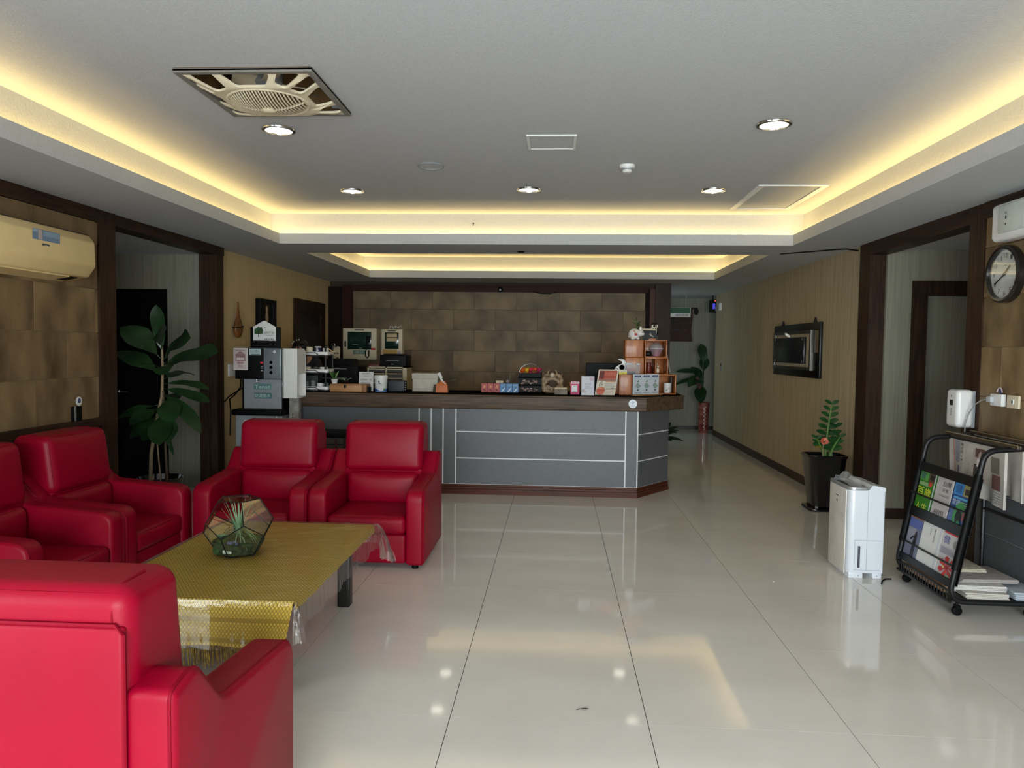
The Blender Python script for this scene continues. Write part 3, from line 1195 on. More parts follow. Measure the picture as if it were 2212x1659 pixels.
# turn one bottom edge square to the camera
e0 = [e for e in bot.edges][0]
mid = (e0.verts[0].co + e0.verts[1].co) / 2
ang = math.atan2(mid.y, mid.x)
bmesh.ops.transform(bm, matrix=Matrix.Rotation(-PI / 2 - .08 - ang + PI / 5, 4, 'Z'), verts=bm.verts)
t = thing('terrarium', 'twelve sided glass terrarium with black edges and an air plant on the gold table', 'terrarium', TC)
em = MB()
for e in bm.edges:
    em.tube([TC + e.verts[0].co - Vector((0, 0, zmin)), TC + e.verts[1].co - Vector((0, 0, zmin))], .0026, 6)
for v in bm.verts:
    em.ball(TC + v.co - Vector((0, 0, zmin)), .0042, n=8, m=6)
obj('frame', em, black_mt, t)
open_f = max(bm.faces, key=lambda f: f.calc_center_median().z * .6 - f.calc_center_median().y)
for f in bm.faces:
    if f is open_f:
        continue
    c = f.calc_center_median()
    P = [TC + v.co * .994 - Vector((0, 0, zmin)) for v in f.verts]
    n_ = f.normal * .0016
    k = len(P)
    obj('pane', MB().add(P + [p - n_ for p in P], [tuple(range(k)), tuple(range(k, 2 * k))[::-1]] + [(i, i + k, (i + 1) % k + k, (i + 1) % k) for i in range(k)]), glass, t, False)
rr = random.Random(8)
rb = ed * .82


def rad_at(z):
    return (ed * .83 + (ed * .52) * min(1, z / .10)) * .92


soilv = MB().lathe([(rad_at(.004), .004), (rad_at(.02), .02), (rad_at(.045), .045), (rad_at(.07) * .94, .062), (rad_at(.07) * .6, .074), (0, .080)], TC, 20)
obj('soil', soilv, mat('mossy_soil', (66, 84, 46), .95, scale=40, rgb2=(44, 44, 30), bump=.7, bscale=90), t)
obj('moss', MB().ball(TC + Vector((-.05, -.045, .055)), .052, .046, .026).ball(TC + Vector((.06, .02, .06)), .05, .05, .03).ball(TC + Vector((-.02, .06, .06)), .06, .05, .03)
    .ball(TC + Vector((-.065, -.07, .03)), .035, .03, .03), mat('green_moss', (58, 92, 40), .9, scale=60, rgb2=(30, 56, 24), bump=.8, bscale=160), t)
for i in range(9):
    a = rr.uniform(0, 2 * PI)
    p = TC + Vector((.004 + rr.uniform(-.032, .032), -.088 + rr.uniform(-.018, .016), .045 + rr.uniform(0, .026)))
    obj('pebble', MB().ball(p, rr.uniform(.009, .013), rr.uniform(.008, .012), .009, 8, 6), mat('blue_pebble', (88, 104, 150), .35) if i == 0 else bpy.data.materials['blue_pebble'], t)
obj('stone', MB().bbox(*(TC + Vector((-.035, -.112, .018))), *(TC + Vector((.012, -.09, .042))), .008), mat('white_quartz', (206, 214, 204), .5, scale=30), t)
for i in range(12):
    a = 2 * PI * i / 12 + rr.uniform(-.2, .2)
    b = TC + Vector((.055 + rr.uniform(-.02, .02), -.005 + rr.uniform(-.02, .02), .075))
    obj('succulent_leaf', leaf_mb(b, (math.cos(a), math.sin(a), rr.uniform(.4, 1.1)), (0, 0, 1), rr.uniform(.035, .05), .02, .1), leaf_l, t)
for i in range(9):
    a = 2 * PI * i / 9
    b = TC + Vector((-.075, -.035, .075))
    obj('succulent_leaf', leaf_mb(b, (math.cos(a), math.sin(a), .8), (0, 0, 1), .038, .013, .1), leaf_s, t)
ab = TC + Vector((.005, -.01, .075))
for i in range(44):
    a = rr.uniform(0, 2 * PI)
    el = rr.choice((.7, 1.0, 1.4, 2.2, 3.5))
    ln = rr.uniform(.13, .185) * (1.1 if el > 2 else 1)
    obj('air_plant_leaf', leaf_mb(ab + Vector((0, 0, rr.uniform(0, .04))), (math.cos(a), math.sin(a), el), (0, 0, 1), ln, .0115, .85 if el < 1.2 else .05, 8, 'blade', .2), leaf_s, t)
bm.free()

# ------------------------------------------------------------------ reception counter
t = thing('reception_counter', 'long grey reception counter with white inlay lines and a brown wooden worktop', 'counter', (-.7, 7.9, 0))
CY = 7.54
body = MB().prism([(-2.66, CY - .0015), (.838, CY - .0015), (1.219, 8.052), (1.207, 8.62), (.62, 8.62), (.62, 8.16), (-2.66, 8.16)], 'z', .10, .885)
obj('core', body, white_strip, t, False)


def panel(x0, x1, z0, z1):
    obj('panel', MB().bbox(x0 + .0065, CY - .004, z0 + .006, x1 - .0065, CY + .02, z1 - .006, .001, 1), laminate, t, False)


ex = [-1.403, -1.277, -1.152, -1.02, .713, .836]
panel(-2.66, ex[0], .10, .885)
panel(ex[0], ex[1], .10, .885)
panel(ex[1], ex[2], .10, .885)
panel(ex[2], ex[3], .10, .885)
for a, b in ((.10, .372), (.372, .645), (.645, .885)):
    panel(ex[3], ex[4], a, b)
panel(ex[4], ex[5], .10, .885)
fa, fbv = Vector((.832, CY + .003, 0)), Vector((1.212, 8.055, 0))
fd = (fbv - fa).normalized()
fn = Vector((fd.y, -fd.x, 0))
for a, b in ((.10, .372), (.372, .645), (.645, .885)):
    p = [fa + fd * .008 + fn * .012, fbv - fd * .004 + fn * .012, fbv - fd * .004 - fn * .005, fa + fd * .008 - fn * .005]
    obj('panel', MB().prism([(q.x, q.y) for q in p], 'z', a + .006, b - .006), laminate, t, False)
top = [(-2.69, 7.45), (.905, 7.45), (1.345, 7.885), (1.345, 8.75), (.55, 8.75), (.55, 8.22), (-2.69, 8.22)]
tb = MB()
slab(tb, top, 'z', .885, 1.03, .012)
wt = obj('worktop', tb, wood_top, t)
slab(tb := MB(), [(-2.70, 7.438), (.91, 7.438), (1.357, 7.88), (1.357, 8.76), (.54, 8.76), (.54, 8.23), (-2.70, 8.23)], 'z', 1.012, 1.03, .006)
obj('worktop_lip', tb, wood_top, t)
for k, z in enumerate((0, .03, .055, .08)):
    o_ = .012 - .004 * k
    obj('plinth_moulding', MB().prism([(-2.66, CY - o_ - .006), (.838 + o_ * .4, CY - o_ - .006), (1.222 + o_, 8.052), (1.222, 8.6), (-2.66, 8.1)], 'z', z, z + (.03 if k == 0 else .022)), wood_red, t, False)
ik = Ink((.769, 7.4365, .966), (1, 0, 0), (0, 0, 1))
ik.disc(0, 0, .042, (232, 240, 248), 28)
for r_ in (.012, .02, .028):
    ik.ring(0, -.006, r_ - .003, r_, (50, 60, 84), PI * .25, PI * .75, 10)
ik.disc(0, -.005, .0035, (50, 60, 84)).text('WI-FI', -.016, -.028, .009, (50, 60, 84), .032)
st = obj('sticker', MB().cyl((.769, 7.437, .966), .043, .0012, 28, 'y'), paper, t)
ik.O.y -= .0016
ik.build('sticker_print', t)

# ------------------------------------------------------------------ back office things
CT = 1.031
# rear desk that carries the drawer cabinet and the printers
t = thing('back_desk', 'dark wooden desk behind the counter carrying drawers and printers', 'desk', (-1.6, 9.2, 0))
obj('desktop', MB().bbox(-3.1, 8.92, .92, -.4, 9.55, .96, .006), wood_h, t)
for x in (-3.05, -1.75, -.48):
    obj('side_panel', MB().box(x, 8.96, 0, x + .04, 9.5, .92), wood_d, t, False)
t = thing('drawer_cabinet', 'cream desktop drawer cabinet with two columns of slim drawers behind the counter', 'cabinet', (-2.05, 9.1, .96))
z0, z1 = .96, 1.262
x0, x1, yf = -2.305, -1.82, 8.93
obj('body', MB().box(x0, yf + .01, z0, x0 + .015, 9.3, z1).box(x1 - .05, yf + .01, z0, x1, 9.3, z1).box(x0, yf + .01, z1 - .012, x1, 9.3, z1).box(x0, yf + .01, z0, x1, 9.3, z0 + .01)
    .box(-2.085, yf + .01, z0, -2.065, 9.3, z1).box(x0, 9.28, z0, x1, 9.3, z1), mat('cream_metal', (196, 184, 150), .4, scale=20), t, False)
for c_ in (0, 1):
    for r_ in range(5):
        a, b = (x0 + .018, -2.088) if c_ == 0 else (-2.062, x1 - .053)
        z = z0 + .014 + r_ * .0545
        dr = obj('drawer', MB().box(a, yf, z, b, yf + .3, z + .048), mat('dark_drawer_front', (52, 48, 44), .4) if c_ + r_ == 0 else bpy.data.materials['dark_drawer_front'], t, False)
        obj('handle', MB().bbox(a, yf - .012, z + .034, b, yf, z + .046, .003, 1), bpy.data.materials['cream_metal'], dr)
t = thing('printer', 'black inkjet printer on top of the cream drawer cabinet', 'printer', (-1.98, 9.1, 1.262))
obj('body', MB().cushion((-1.995, 9.12, 1.335), (.165, .15, .072), .015, 2, 1), black_pl, t)
obj('scanner_lid', MB().bbox(-2.12, 8.98, 1.405, -1.88, 9.25, 1.42, .004), black_pl, t)
obj('output_slot', MB().bbox(-2.08, 8.963, 1.333, -1.92, 8.972, 1.338, .002, 1), grey_pl, t)
obj('badge', MB().bbox(-2.02, 8.964, 1.29, -1.985, 8.972, 1.297, .002, 1), grey_pl, t)
tag(obj('book', MB().bbox(-2.30, 8.98, 1.263, -2.17, 9.2, 1.29, .003), mat('dark_red_cover', (88, 18, 22), .5)), 'dark red book lying beside the black printer', 'book')
t = thing('multifunction_printer', 'large black multifunction printer under the wide cream fire alarm panel', 'printer', (-2.72, 9.1, .96))
obj('body', MB().cushion((-2.72, 9.14, 1.115), (.30, .2, .155), .012, 2, 1), black_pl, t)
obj('document_feeder', MB().prism([(-2.98, 1.27), (-2.5, 1.27), (-2.53, 1.345), (-2.56, 1.35), (-2.95, 1.35), (-2.98, 1.335)], 'y', 9.0, 9.3), black_pl, t)
for z in (1.225, 1.11, 1.02):
    obj('tray_edge', MB().bbox(-2.98, 8.93, z, -2.56, 8.941, z + .008, .002, 1), grey_pl, t)


# fire alarm panels on the stone wall
def alarm(nm, label, x0, x1, z0, z1, win, yy=BY - .16):
    t = thing(nm, label, 'panel', ((x0 + x1) / 2, BY - .012, z0))
    obj('case', MB().bbox(x0, yy, z0, x1, BY - .013, z1, .008), cream, t)
    obj('window', MB().bbox(win[0], yy - .004, win[1], win[2], yy + .01, win[3], .002, 1), mat('dark_green_window', (22, 50, 42), .15, scale=9) if 'dark_green_window' not in bpy.data.materials else bpy.data.materials['dark_green_window'], t)
    return t


t = alarm('fire_alarm', 'wide cream fire alarm panel with green window and black handset on stone wall', -3.255, -2.735, 1.305, 1.782, (-3.18, 1.46, -2.815, 1.73))
yy = BY - .16
obj('latch', MB().bbox(-3.228, yy - .012, 1.50, -3.203, yy + .005, 1.59, .006), black_pl, t)
hs = obj('handset', MB().cushion((-2.855, yy - .03, 1.615), (.030, .022, .05), .018, 3, 2).cushion((-2.87, yy - .025, 1.54), (.014, .014, .05), .01, 2, 2), black_pl, t)
obj('handset_cord', MB().tube([(-2.875, yy - .02, 1.50), (-2.90, yy - .02, 1.42), (-2.895, yy - .02, 1.36), (-2.87, yy - .02, 1.335), (-2.85, yy - .02, 1.36), (-2.845, yy - .02, 1.45)], .009, 8), black_pl, hs)
ik = Ink((-3.255, yy - .0045, 1.305), (1, 0, 0), (0, 0, 1))
ik.rect(.16, .085, .36, .145, (92, 122, 112)).text('消防', .175, .095, .038, (200, 215, 205), .08).lines(.27, .095, .35, .135, 4, (150, 175, 165))
ik.rect(.44, .15, .505, .182, (196, 52, 48)).rect(.19, .445, .33, .462, (60, 54, 44)).lines(.15, .225, .24, .235, 1, (170, 190, 170)).rect(.255, .172, .30, .18, (170, 150, 110))
ik.build('panel_print', t)
t = alarm('fire_alarm_repeater', 'narrow cream wall panel with paper labels and tangled cord on top', -2.66, -2.335, 1.355, 1.775, (-2.605, 1.475, -2.395, 1.725))
ik = Ink((-2.66, yy - .0045, 1.355), (1, 0, 0), (0, 0, 1))
ik.rect(.08, .30, .24, .355, (196, 180, 140)).rect(.08, .235, .24, .292, (196, 180, 140)).rect(.02, .035, .24, .11, (196, 160, 92)).rect(.10, .388, .22, .402, (70, 62, 50)).rect(.25, .04, .30, .09, (190, 180, 182))
ik.build('panel_print', t)
cord = [(-2.57 + .022 * math.sin(i * 1.3) + i * .0085, BY - .05 + .03 * math.cos(i * 2.1), 1.782 + .022 * abs(math.sin(i * .55)) + .012 * (i % 3)) for i in range(22)]
tag(obj('cord_bundle', MB().tube(cord, .006, 6), wht), 'white cord coiled on top of the narrow wall panel', 'cord')
t = thing('notice_holder', 'tall narrow cream notice strip with clip hanging on the black post', 'notice', (-2.85, 9.62, 1.05))
obj('board', MB().bbox(-2.945, 9.60, 1.05, -2.842, 9.612, 1.50, .003, 1), mat('cream_card', (200, 188, 158), .7), t)
obj('clip', MB().lathe([(.018, -.004), (.025, 0), (.018, .004)], (-2.93, 9.60, 1.52), 14, 'y', cap=False).bbox(-2.95, 9.592, 1.49, -2.86, 9.6, 1.505, .003, 1), chrome, t)
Ink((-2.945, 9.599, 1.05), (1, 0, 0), (0, 0, 1)).rect(.012, .355, .042, .37, (50, 44, 40)).rect(.054, .355, .084, .37, (50, 44, 40)).rect(.055, .285, .085, .31, (60, 52, 46)).rect(0, .262, .1, .266, (120, 110, 92)).rect(0, .215, .1, .218, (120, 110, 92)).build('notice_print', t)
# stand that carries the notice strip
obj('stand', MB().cyl((-2.893, 9.618, 0), .012, 1.5, 10).cyl((-2.893, 9.66, 0), .12, .02, 20), black_mt, t)

# ---- person bent behind the counter
t = thing('person', 'person with black hair and white pearl clips bent behind the counter beside the mug rack', 'person', (-3.06, 8.75, 0))


def skin_body(verts, edges, radii, name, m, parent, root=0, lv=2):
    me = bpy.data.meshes.new(name)
    org = ORG[root_of(parent).name]
    me.from_pydata([Vector(v) - org for v in verts], edges, [])
    o = bpy.data.objects.new(name, me)
    COL.objects.link(o)
    sk = o.modifiers.new('skin', 'SKIN')
    ly = me.skin_vertices[0].data if me.skin_vertices else None
    if ly is None:
        bm = bmesh.new()
        bm.from_mesh(me)
        bm.verts.layers.skin.verify()
        bm.to_mesh(me)
        bm.free()
        ly = me.skin_vertices[0].data
    for i, r in enumerate(radii):
        ly[i].radius = (r, r) if not isinstance(r, tuple) else r
        ly[i].use_root = (i == root)
    sb = o.modifiers.new('sub', 'SUBSURF')
    sb.levels = sb.render_levels = lv
    dg = bpy.context.evaluated_depsgraph_get()
    nm = bpy.data.meshes.new_from_object(o.evaluated_get(dg))
    bpy.data.objects.remove(o)
    bpy.data.meshes.remove(me)
    nm.name = name
    finish(nm, m, True, 180)
    ob = bpy.data.objects.new(name, nm)
    COL.objects.link(ob)
    ob.parent = parent
    return ob


PD = Vector((.085, -.22, -.025))
HC = Vector((-3.075, 8.72, 1.50)) + PD
bv = [(-3.10, 9.05, .92), (-3.10, 9.03, 1.08), (-3.095, 8.97, 1.24), (-3.09, 8.88, 1.37), (-3.082, 8.80, 1.45), HC + Vector((0, .0, .01)), HC + Vector((0, -.03, -.05)),
      (-3.19, 8.91, 1.345), (-3.26, 8.90, 1.315), (-3.28, 8.80, 1.13), (-3.20, 8.62, 1.12), (-3.14, 8.50, 1.13),
      (-2.99, 8.91, 1.345), (-2.92, 8.90, 1.315), (-2.89, 8.80, 1.13), (-2.93, 8.60, 1.12), (-2.96, 8.48, 1.13),
      (-3.19, 9.05, .88), (-3.20, 8.95, .48), (-3.20, 9.02, .06), (-3.20, 8.92, .035), (-3.01, 9.05, .88), (-3.0, 8.95, .48), (-3.0, 9.02, .06), (-3.0, 8.92, .035)]
be = [(0, 1), (1, 2), (2, 3), (3, 4), (4, 5), (5, 6), (3, 7), (7, 8), (8, 9), (9, 10), (10, 11), (3, 12), (12, 13), (13, 14), (14, 15), (15, 16),
      (0, 17), (17, 18), (18, 19), (19, 20), (0, 21), (21, 22), (22, 23), (23, 24)]
bv = [tuple(Vector(v) + PD) if not isinstance(v, Vector) else v for v in bv]
for i_ in (19, 20, 23, 24):
    bv[i_] = (bv[i_][0], bv[i_][1], bv[i_][2] + .025)
br = [.14, .125, .13, .10, .05, .078, .066, .075, .055, .042, .030, .028, .075, .055, .042, .030, .028, .085, .058, .04, .03, .085, .058, .04, .03]
for s_, w_ in ((-1, 11), (1, 16)):
    W = Vector(bv[w_])
    for k in range(4):
        b0 = len(bv)
        off = (k - 1.5) * .017
        l_ = (.066, .074, .070, .056)[k]
        bv += [W + Vector((off, -.04, .004)), W + Vector((off * 1.1, -.04 - l_ * .55, .004)), W + Vector((off * 1.1, -.04 - l_ * .9, -.022))]
        be += [(w_, b0), (b0, b0 + 1), (b0 + 1, b0 + 2)]
        br += [.010, .009, .008]
    b0 = len(bv)
    bv += [W + Vector((-s_ * .032, -.02, 0)), W + Vector((-s_ * .042, -.055, -.008))]
    be += [(w_, b0), (b0, b0 + 1)]
    br += [.011, .009]
skin_body(bv, be, br, 'body', skin, t)
fa_ = MB().ball(HC + Vector((0, -.085, -.035)), .016, .022, .02, 10, 8)
for s_ in (-1, 1):
    fa_.ball(HC + Vector((s_ * .083, .0, -.02)), .012, .024, .034, 10, 8)
    fa_.ball(HC + Vector((s_ * .03, -.072, -.012)), .013, .01, .009, 10, 8)
obj('face', fa_, skin, t)
obj('eyes', MB().ball(HC + Vector((-.03, -.081, -.013)), .008, .004, .005, 8, 6).ball(HC + Vector((.03, -.081, -.013)), .008, .004, .005, 8, 6), hair, t)
obj('mouth', MB().ball(HC + Vector((0, -.082, -.075)), .022, .006, .006, 10, 6), mat('lip', (170, 90, 84), .45), t)
hb = MB()
hv = MB().ball(HC + Vector((0, .02, .018)), .093, .105, .098, 24, 16)
for v in hv.v:
    d = v - HC
    if d.y < -.045 and d.z < .045:
        v.y = HC.y - .045
    if d.z < -.055:
        v.z = HC.z - .055 - (abs(d.z) - .055) * .4
hb.add(hv.v, hv.f)
for i in range(40):
    a = -.3 + (PI + .6) * i / 39
    p = HC + Vector((math.cos(a) * .09, .02 + math.sin(a) * .1, -.02))
    hb.tube([p + Vector((0, 0, .04)), p, p + Vector((math.cos(a) * .006, math.sin(a) * .01, -.06))], .012, 5, taper=(1, 1, .4))
hr = obj('hair', hb, hair, t)
for p in ((-.078, -.045, .052), (-.055, -.058, .076), (-.022, -.06, .095), (.006, -.06, .10)):
    obj('pearl_clip', MB().ball(HC + Vector(p), .0085, n=10, m=8), wht, hr)
ck = [v for v in bv[:17]]
cr_ = [.155, .14, .143, .112, .05, .02, .02, .088, .068, .055, .04, .03, .088, .068, .055, .04, .03]
skin_body([bv[i] for i in (0, 1, 2, 3, 7, 8, 9, 10, 12, 13, 14, 15)], [(0, 1), (1, 2), (2, 3), (3, 4), (4, 5), (5, 6), (6, 7), (3, 8), (8, 9), (9, 10), (10, 11)],
          [.16, .145, .148, .112, .09, .07, .056, .042, .09, .07, .056, .042], 'shirt', cloth_b, t)
skin_body([bv[i] for i in (0, 17, 18, 19, 21, 22, 23)], [(0, 1), (1, 2), (2, 3), (0, 4), (4, 5), (5, 6)], [.165, .1, .074, .056, .1, .074, .056], 'trousers', cloth_b, t)

# ------------------------------------------------------------------ ceiling fittings
t = thing('ceiling_fan', 'square cream ceiling fan cover with cut-outs around a round slatted grille', 'fan', (-1.5, 3.805, HZ - .02))
fx, fy = -1.5, 3.805
H = .335
oct_ = [(fx - H, fy - H), (fx + H, fy - H), (fx + H, fy + H), (fx - H, fy + H)]


def blob(pts, r=.02):
    return fillet([(fx + a, fy + b, r) for a, b in pts], 4)


holes = [[(fx + .2 * math.cos(2 * PI * i / 40), fy + .2 * math.sin(2 * PI * i / 40)) for i in range(40)]]
for q in range(4):
    c_, s_ = math.cos(q * PI / 2), math.sin(q * PI / 2)
    for poly in ([(-.125, .306), (.135, .306), (.07, .224), (-.07, .224)], [(.165, .306), (.285, .306), (.188, .17), (.125, .21)], [(.306, .285), (.306, .158), (.242, .12), (.205, .16)]):
        holes.append(blob([(a * c_ - b * s_, a * s_ + b * c_) for a, b in poly], .022))
cvb = slab(MB(), oct_, 'z', HZ - .016, HZ - .004, .002, holes)
for v in cvb.v:
    q = min(1, max(0, (.332 - max(abs(v.x - fx), abs(v.y - fy))) / .13))
    v.z -= .042 * q * q * (3 - 2 * q)
obj('cover', cvb, cream, t)
obj('rim', slab(MB(), oct_, 'z', HZ - .024, HZ - .0, .002, [[(fx - H + .03, fy - H + .03), (fx + H - .03, fy - H + .03), (fx + H - .03, fy + H - .03), (fx - H + .03, fy + H - .03)]]), mat('fan_rim_grey', (128, 125, 118), .5), t)
gb = MB()
for k in range(25):
    o_ = -.186 + .0155 * k
    hw = math.sqrt(max(0, .2 ** 2 - o_ ** 2))
    nseg = 9
    pts = []
    for i in range(nseg + 1):
        yv = -hw + 2 * hw * i / nseg
        pts.append((fx + o_, fy + yv, HZ - .040 - .012 - .045 * (1 - (o_ ** 2 + yv ** 2) / .04)))
    o = obj('slat', MB().tube(pts, .0046, 5), cream, t)
for sg in (0, PI / 2):
    pts = [(fx + math.cos(sg) * q, fy + math.sin(sg) * q, HZ - .040 - .010 - .045 * (1 - q * q / .04)) for q in [-.2 + .04 * i for i in range(11)]]
    obj('grille_rib', MB().tube(pts, .005, 5), cream, t)
obj('grille_ring', MB().tube([(fx + .2 * math.cos(a), fy + .2 * math.sin(a), HZ - .040 - .014) for a in [2 * PI * i / 40 for i in range(40)]], .009, 8, True), cream, t)
obj('hub', MB().lathe([(0, HZ - .040 - .068), (.026, HZ - .040 - .066), (.034, HZ - .040 - .06), (.034, HZ - .040 - .05)], (fx, fy, 0), 24), cream, t)
# housing above the cover, with the blades and motor at rest
hz = MB().box(FAN[0], FAN[2], HZ + .22, FAN[1], FAN[3], HZ + .24)
for b_ in ((FAN[0], FAN[2], FAN[0] + .005, FAN[3]), (FAN[1] - .005, FAN[2], FAN[1], FAN[3]), (FAN[0], FAN[2], FAN[1], FAN[2] + .005), (FAN[0], FAN[3] - .005, FAN[1], FAN[3])):
    hz.box(b_[0], b_[1], HZ - .003, b_[2], b_[3], HZ + .22)
obj('housing', hz, mat('brown_plywood', (128, 98, 56), .8, scale=6, rgb2=(96, 70, 36)), t, False)
obj('motor', MB().lathe([(.05, 0), (.07, .01), (.07, .08), (.04, .1)], (fx, fy, HZ + .03), 20), grey_pl, t)
for k in range(4):
    a = k * PI / 2 + .5
    b = MB()
    b.m = Matrix.Translation((fx, fy, HZ + .045)) @ Matrix.Rotation(a, 4, 'Z') @ Matrix.Rotation(.35, 4, 'X')
    b.bbox(.06, -.045, -.003, .18, .045, .003, .003, 1)
    obj('blade', b, cream, t)
for dx, dy in ((-.27, .27), (.27, .27), (.27, -.27), (-.27, -.27)):
    obj('bracket', MB().box(fx + dx - .02, fy + dy - .01, HZ + .0, fx + dx + .02, fy + dy + .01, HZ + .2), grey_pl, t, False)
ik = Ink((fx + .235, fy + .02, HZ - .0165), (1, 0, 0), (0, -1, 0))
ik.ring(0, 0, .012, .018, (40, 60, 90), .3, 2.2).ring(0, 0, .012, .018, (40, 60, 90), 2.6, 4.4).ring(0, 0, .012, .018, (40, 60, 90), 4.8, 6.2)
ik.build('badge', t)

DL = [(-1.698, 4.456, 'round recessed downlight directly behind the square ceiling fan'), (1.227, 4.40, 'round recessed downlight at the right side of the ceiling, nearest the camera'),
      (-1.728, 6.183, 'leftmost of the three downlights in the row near the cove'), (-.247, 6.132, 'middle one of the three downlights in the row near the cove'),
      (1.252, 6.169, 'rightmost of the three downlights in the row, beside the square hatch')]
D2 = [(-1.35, 8.55), (.95, 8.45), (-1.40, 9.55), (.90, 9.75)]
proto = None
for x, y, lb in DL + [(x, y, None) for x, y in D2]:
    if proto is None:
        t = thing('downlight', lb, 'ceiling light', (x, y, HZ - .012), 'round recessed downlights')
        obj('trim_ring', MB().lathe([(.078, HZ - .001), (.100, HZ - .004), (.098, HZ - .011), (.08, HZ - .013), (.078, HZ - .003)], (x, y, 0), 32, cap=False), chrome, t)
        obj('diffuser', MB().lathe([(0, HZ - .009), (.06, HZ - .009), (.079, HZ - .004)], (x, y, 0), 32), bulb, t)
        proto = t
    else:
        c = copy_tree(proto)
        c.location = (x, y, HZ - .012)
        c['label'] = lb or 'downlight hidden up in the far cove tray, ' + ('left' if x < 0 else 'right') + ' one ' + ('nearer the camera' if y < 9 else 'nearer the back wall')
t = thing('ceiling_vent', 'small rectangular white ceiling hatch in the middle of the ceiling', 'vent', (-.05, 4.75, HZ - .008))
obj('frame', slab(MB(), [(-.205, 4.59), (.105, 4.59), (.105, 4.91), (-.205, 4.91)], 'z', HZ - .01, HZ - .001, .002, [[(-.185, 4.61), (.085, 4.61), (.085, 4.89), (-.185, 4.89)]]), wht, t)
obj('panel', MB().box(-.183, 4.612, HZ - .006, .083, 4.888, HZ - .001), ceil_m, t, False)
t = thing('access_panel', 'large square ceiling hatch with white frame beside the right cove', 'hatch', (1.83, 6.45, HZ - .01))
obj('frame', slab(MB(), [(1.56, 5.97), (2.10, 5.97), (2.10, 6.95), (1.56, 6.95)], 'z', HZ - .014, HZ - .001, .003, [[(1.61, 6.0), (2.05, 6.0), (2.05, 6.92), (1.61, 6.92)]]), wht, t)
obj('panel', MB().box(1.613, 6.003, HZ - .007, 2.047, 6.917, HZ - .001), ceil_m, t, False)
t = thing('speaker_grille', 'flat round ceiling speaker disc behind the left row of downlights', 'speaker', (-.92, 5.345, HZ - .008))
obj('disc', MB().lathe([(0, HZ - .007), (.088, HZ - .006), (.09, HZ - .001)], (-.92, 5.345, 0), 32), ceil_m, t)
obj('ring', MB().tube([(-.92 + .094 * math.cos(a), 5.345 + .094 * math.sin(a), HZ - .005) for a in [2 * PI * i / 40 for i in range(40)]], .006, 6, True), grey_pl, t)
t = thing('smoke_detector', 'small white smoke detector hanging from the ceiling', 'detector', (.481, 5.358, HZ - .06))
obj('base', MB().lathe([(.05, HZ - .022), (.055, HZ - .01), (.055, HZ)], (.481, 5.358, 0), 24), wht, t)
obj('sensor', MB().lathe([(0, HZ - .055), (.026, HZ - .053), (.034, HZ - .045), (.036, HZ - .022)], (.481, 5.358, 0), 24), wht, t)
obj('slot_band', MB().lathe([(.037, HZ - .036), (.038, HZ - .03), (.037, HZ - .026)], (.481, 5.358, 0), 24, cap=False), grey_pl, t)
tag(obj('sensor_puck', MB().lathe([(0, 2.488), (.03, 2.489), (.04, 2.5)], (-.38, 7.66, 0), 20), black_pl), 'small dark round sensor on the soffit between the two ceiling trays', 'sensor')
tag(obj('hook', MB().ball((-.83, T1[3] + SB - .01, 2.72), .008, n=8, m=6).tube([(-.83, T1[3] + SB - .008, 2.72), (-.83, T1[3] + SB - .015, 2.70)], .004, 6), black_mt), 'tiny dark hook on the lit wall of the cove', 'hook')
tag(obj('ceiling_cable', MB().tube([(2.253, 7.731, 2.497), (2.4, 7.6, 2.494), (2.55, 7.47, 2.493), (2.68, 7.36, 2.494), (2.75, 7.29, 2.488), (2.82, 7.2, 2.462)], .006, 6), black_pl), 'black cable running along the soffit to the right door post', 'cable')
t = thing('wall_camera', 'small dark round camera on the maroon trim above the stone wall', 'camera', (-.86, BY - .1, 2.37))
obj('body', MB().ball((-.86, BY - .085, 2.39), .04, .04, .04, 14, 10).cyl((-.86, BY - .062, 2.40), .03, .012, 14, 'y'), black_pl, t)
obj('lens', MB().lathe([(0, 0), (.014, .002), (.016, .01)], (-.86, BY - .128, 2.385), 12, 'y'), grey_pl, t)
tag(obj('trim_wire', MB().tube([(-.38, BY - .07, 2.37), (-.25, BY - .075, 2.34), (-.12, BY - .075, 2.335), (0, BY - .07, 2.365)], .007, 6), black_pl), 'black wire sagging below the maroon trim over the stone wall', 'wire')

# ------------------------------------------------------------------ left wall
t = thing('air_conditioner', 'cream split air conditioner high on the left stone wall', 'air conditioner', (-3.3, 4.45, 1.9))
acp = fillet([(-3.437, 2.262, 0), (-3.235, 2.245, .03), (-3.195, 2.19, .03), (-3.19, 2.03, .05), (-3.245, 1.955, .03), (-3.437, 1.925, 0)], 5)
ab_ = MB()
old = ab_.m
acm = shape2d([(a, b) for a, b in acp], [], .98, .012)
ab_.m = Matrix.Translation((0, 4.49, 0)) @ AX['y']
ab_.mesh(acm)
obj('casing', ab_, cream_ac, t)
obj('top_groove', MB().box(-3.25, 4.015, 2.2415, -3.232, 4.965, 2.2475), mat('shadow_gap', (60, 54, 44), .8), t, False)
obj('louvre', MB().prism([(-3.40, 1.932), (-3.262, 1.952), (-3.262, 1.944), (-3.40, 1.922)], 'y', 4.06, 4.80), cream_ac, t, False)
obj('vent_slot', MB().prism([(-3.36, 1.935), (-3.272, 1.9495), (-3.272, 1.9445), (-3.36, 1.929)], 'y', 4.74, 4.90), black_pl, t, False)
ik = Ink((-3.193, 4.36, 2.135), (0, 1, 0), (0.02, 0, 1))
ik.rect(0, 0, .25, .065, (112, 138, 164)).rect(.05, .004, .085, .062, (190, 176, 172)).rect(.095, .03, .24, .06, (140, 166, 186)).rect(.0, .045, .045, .063, (160, 180, 196))
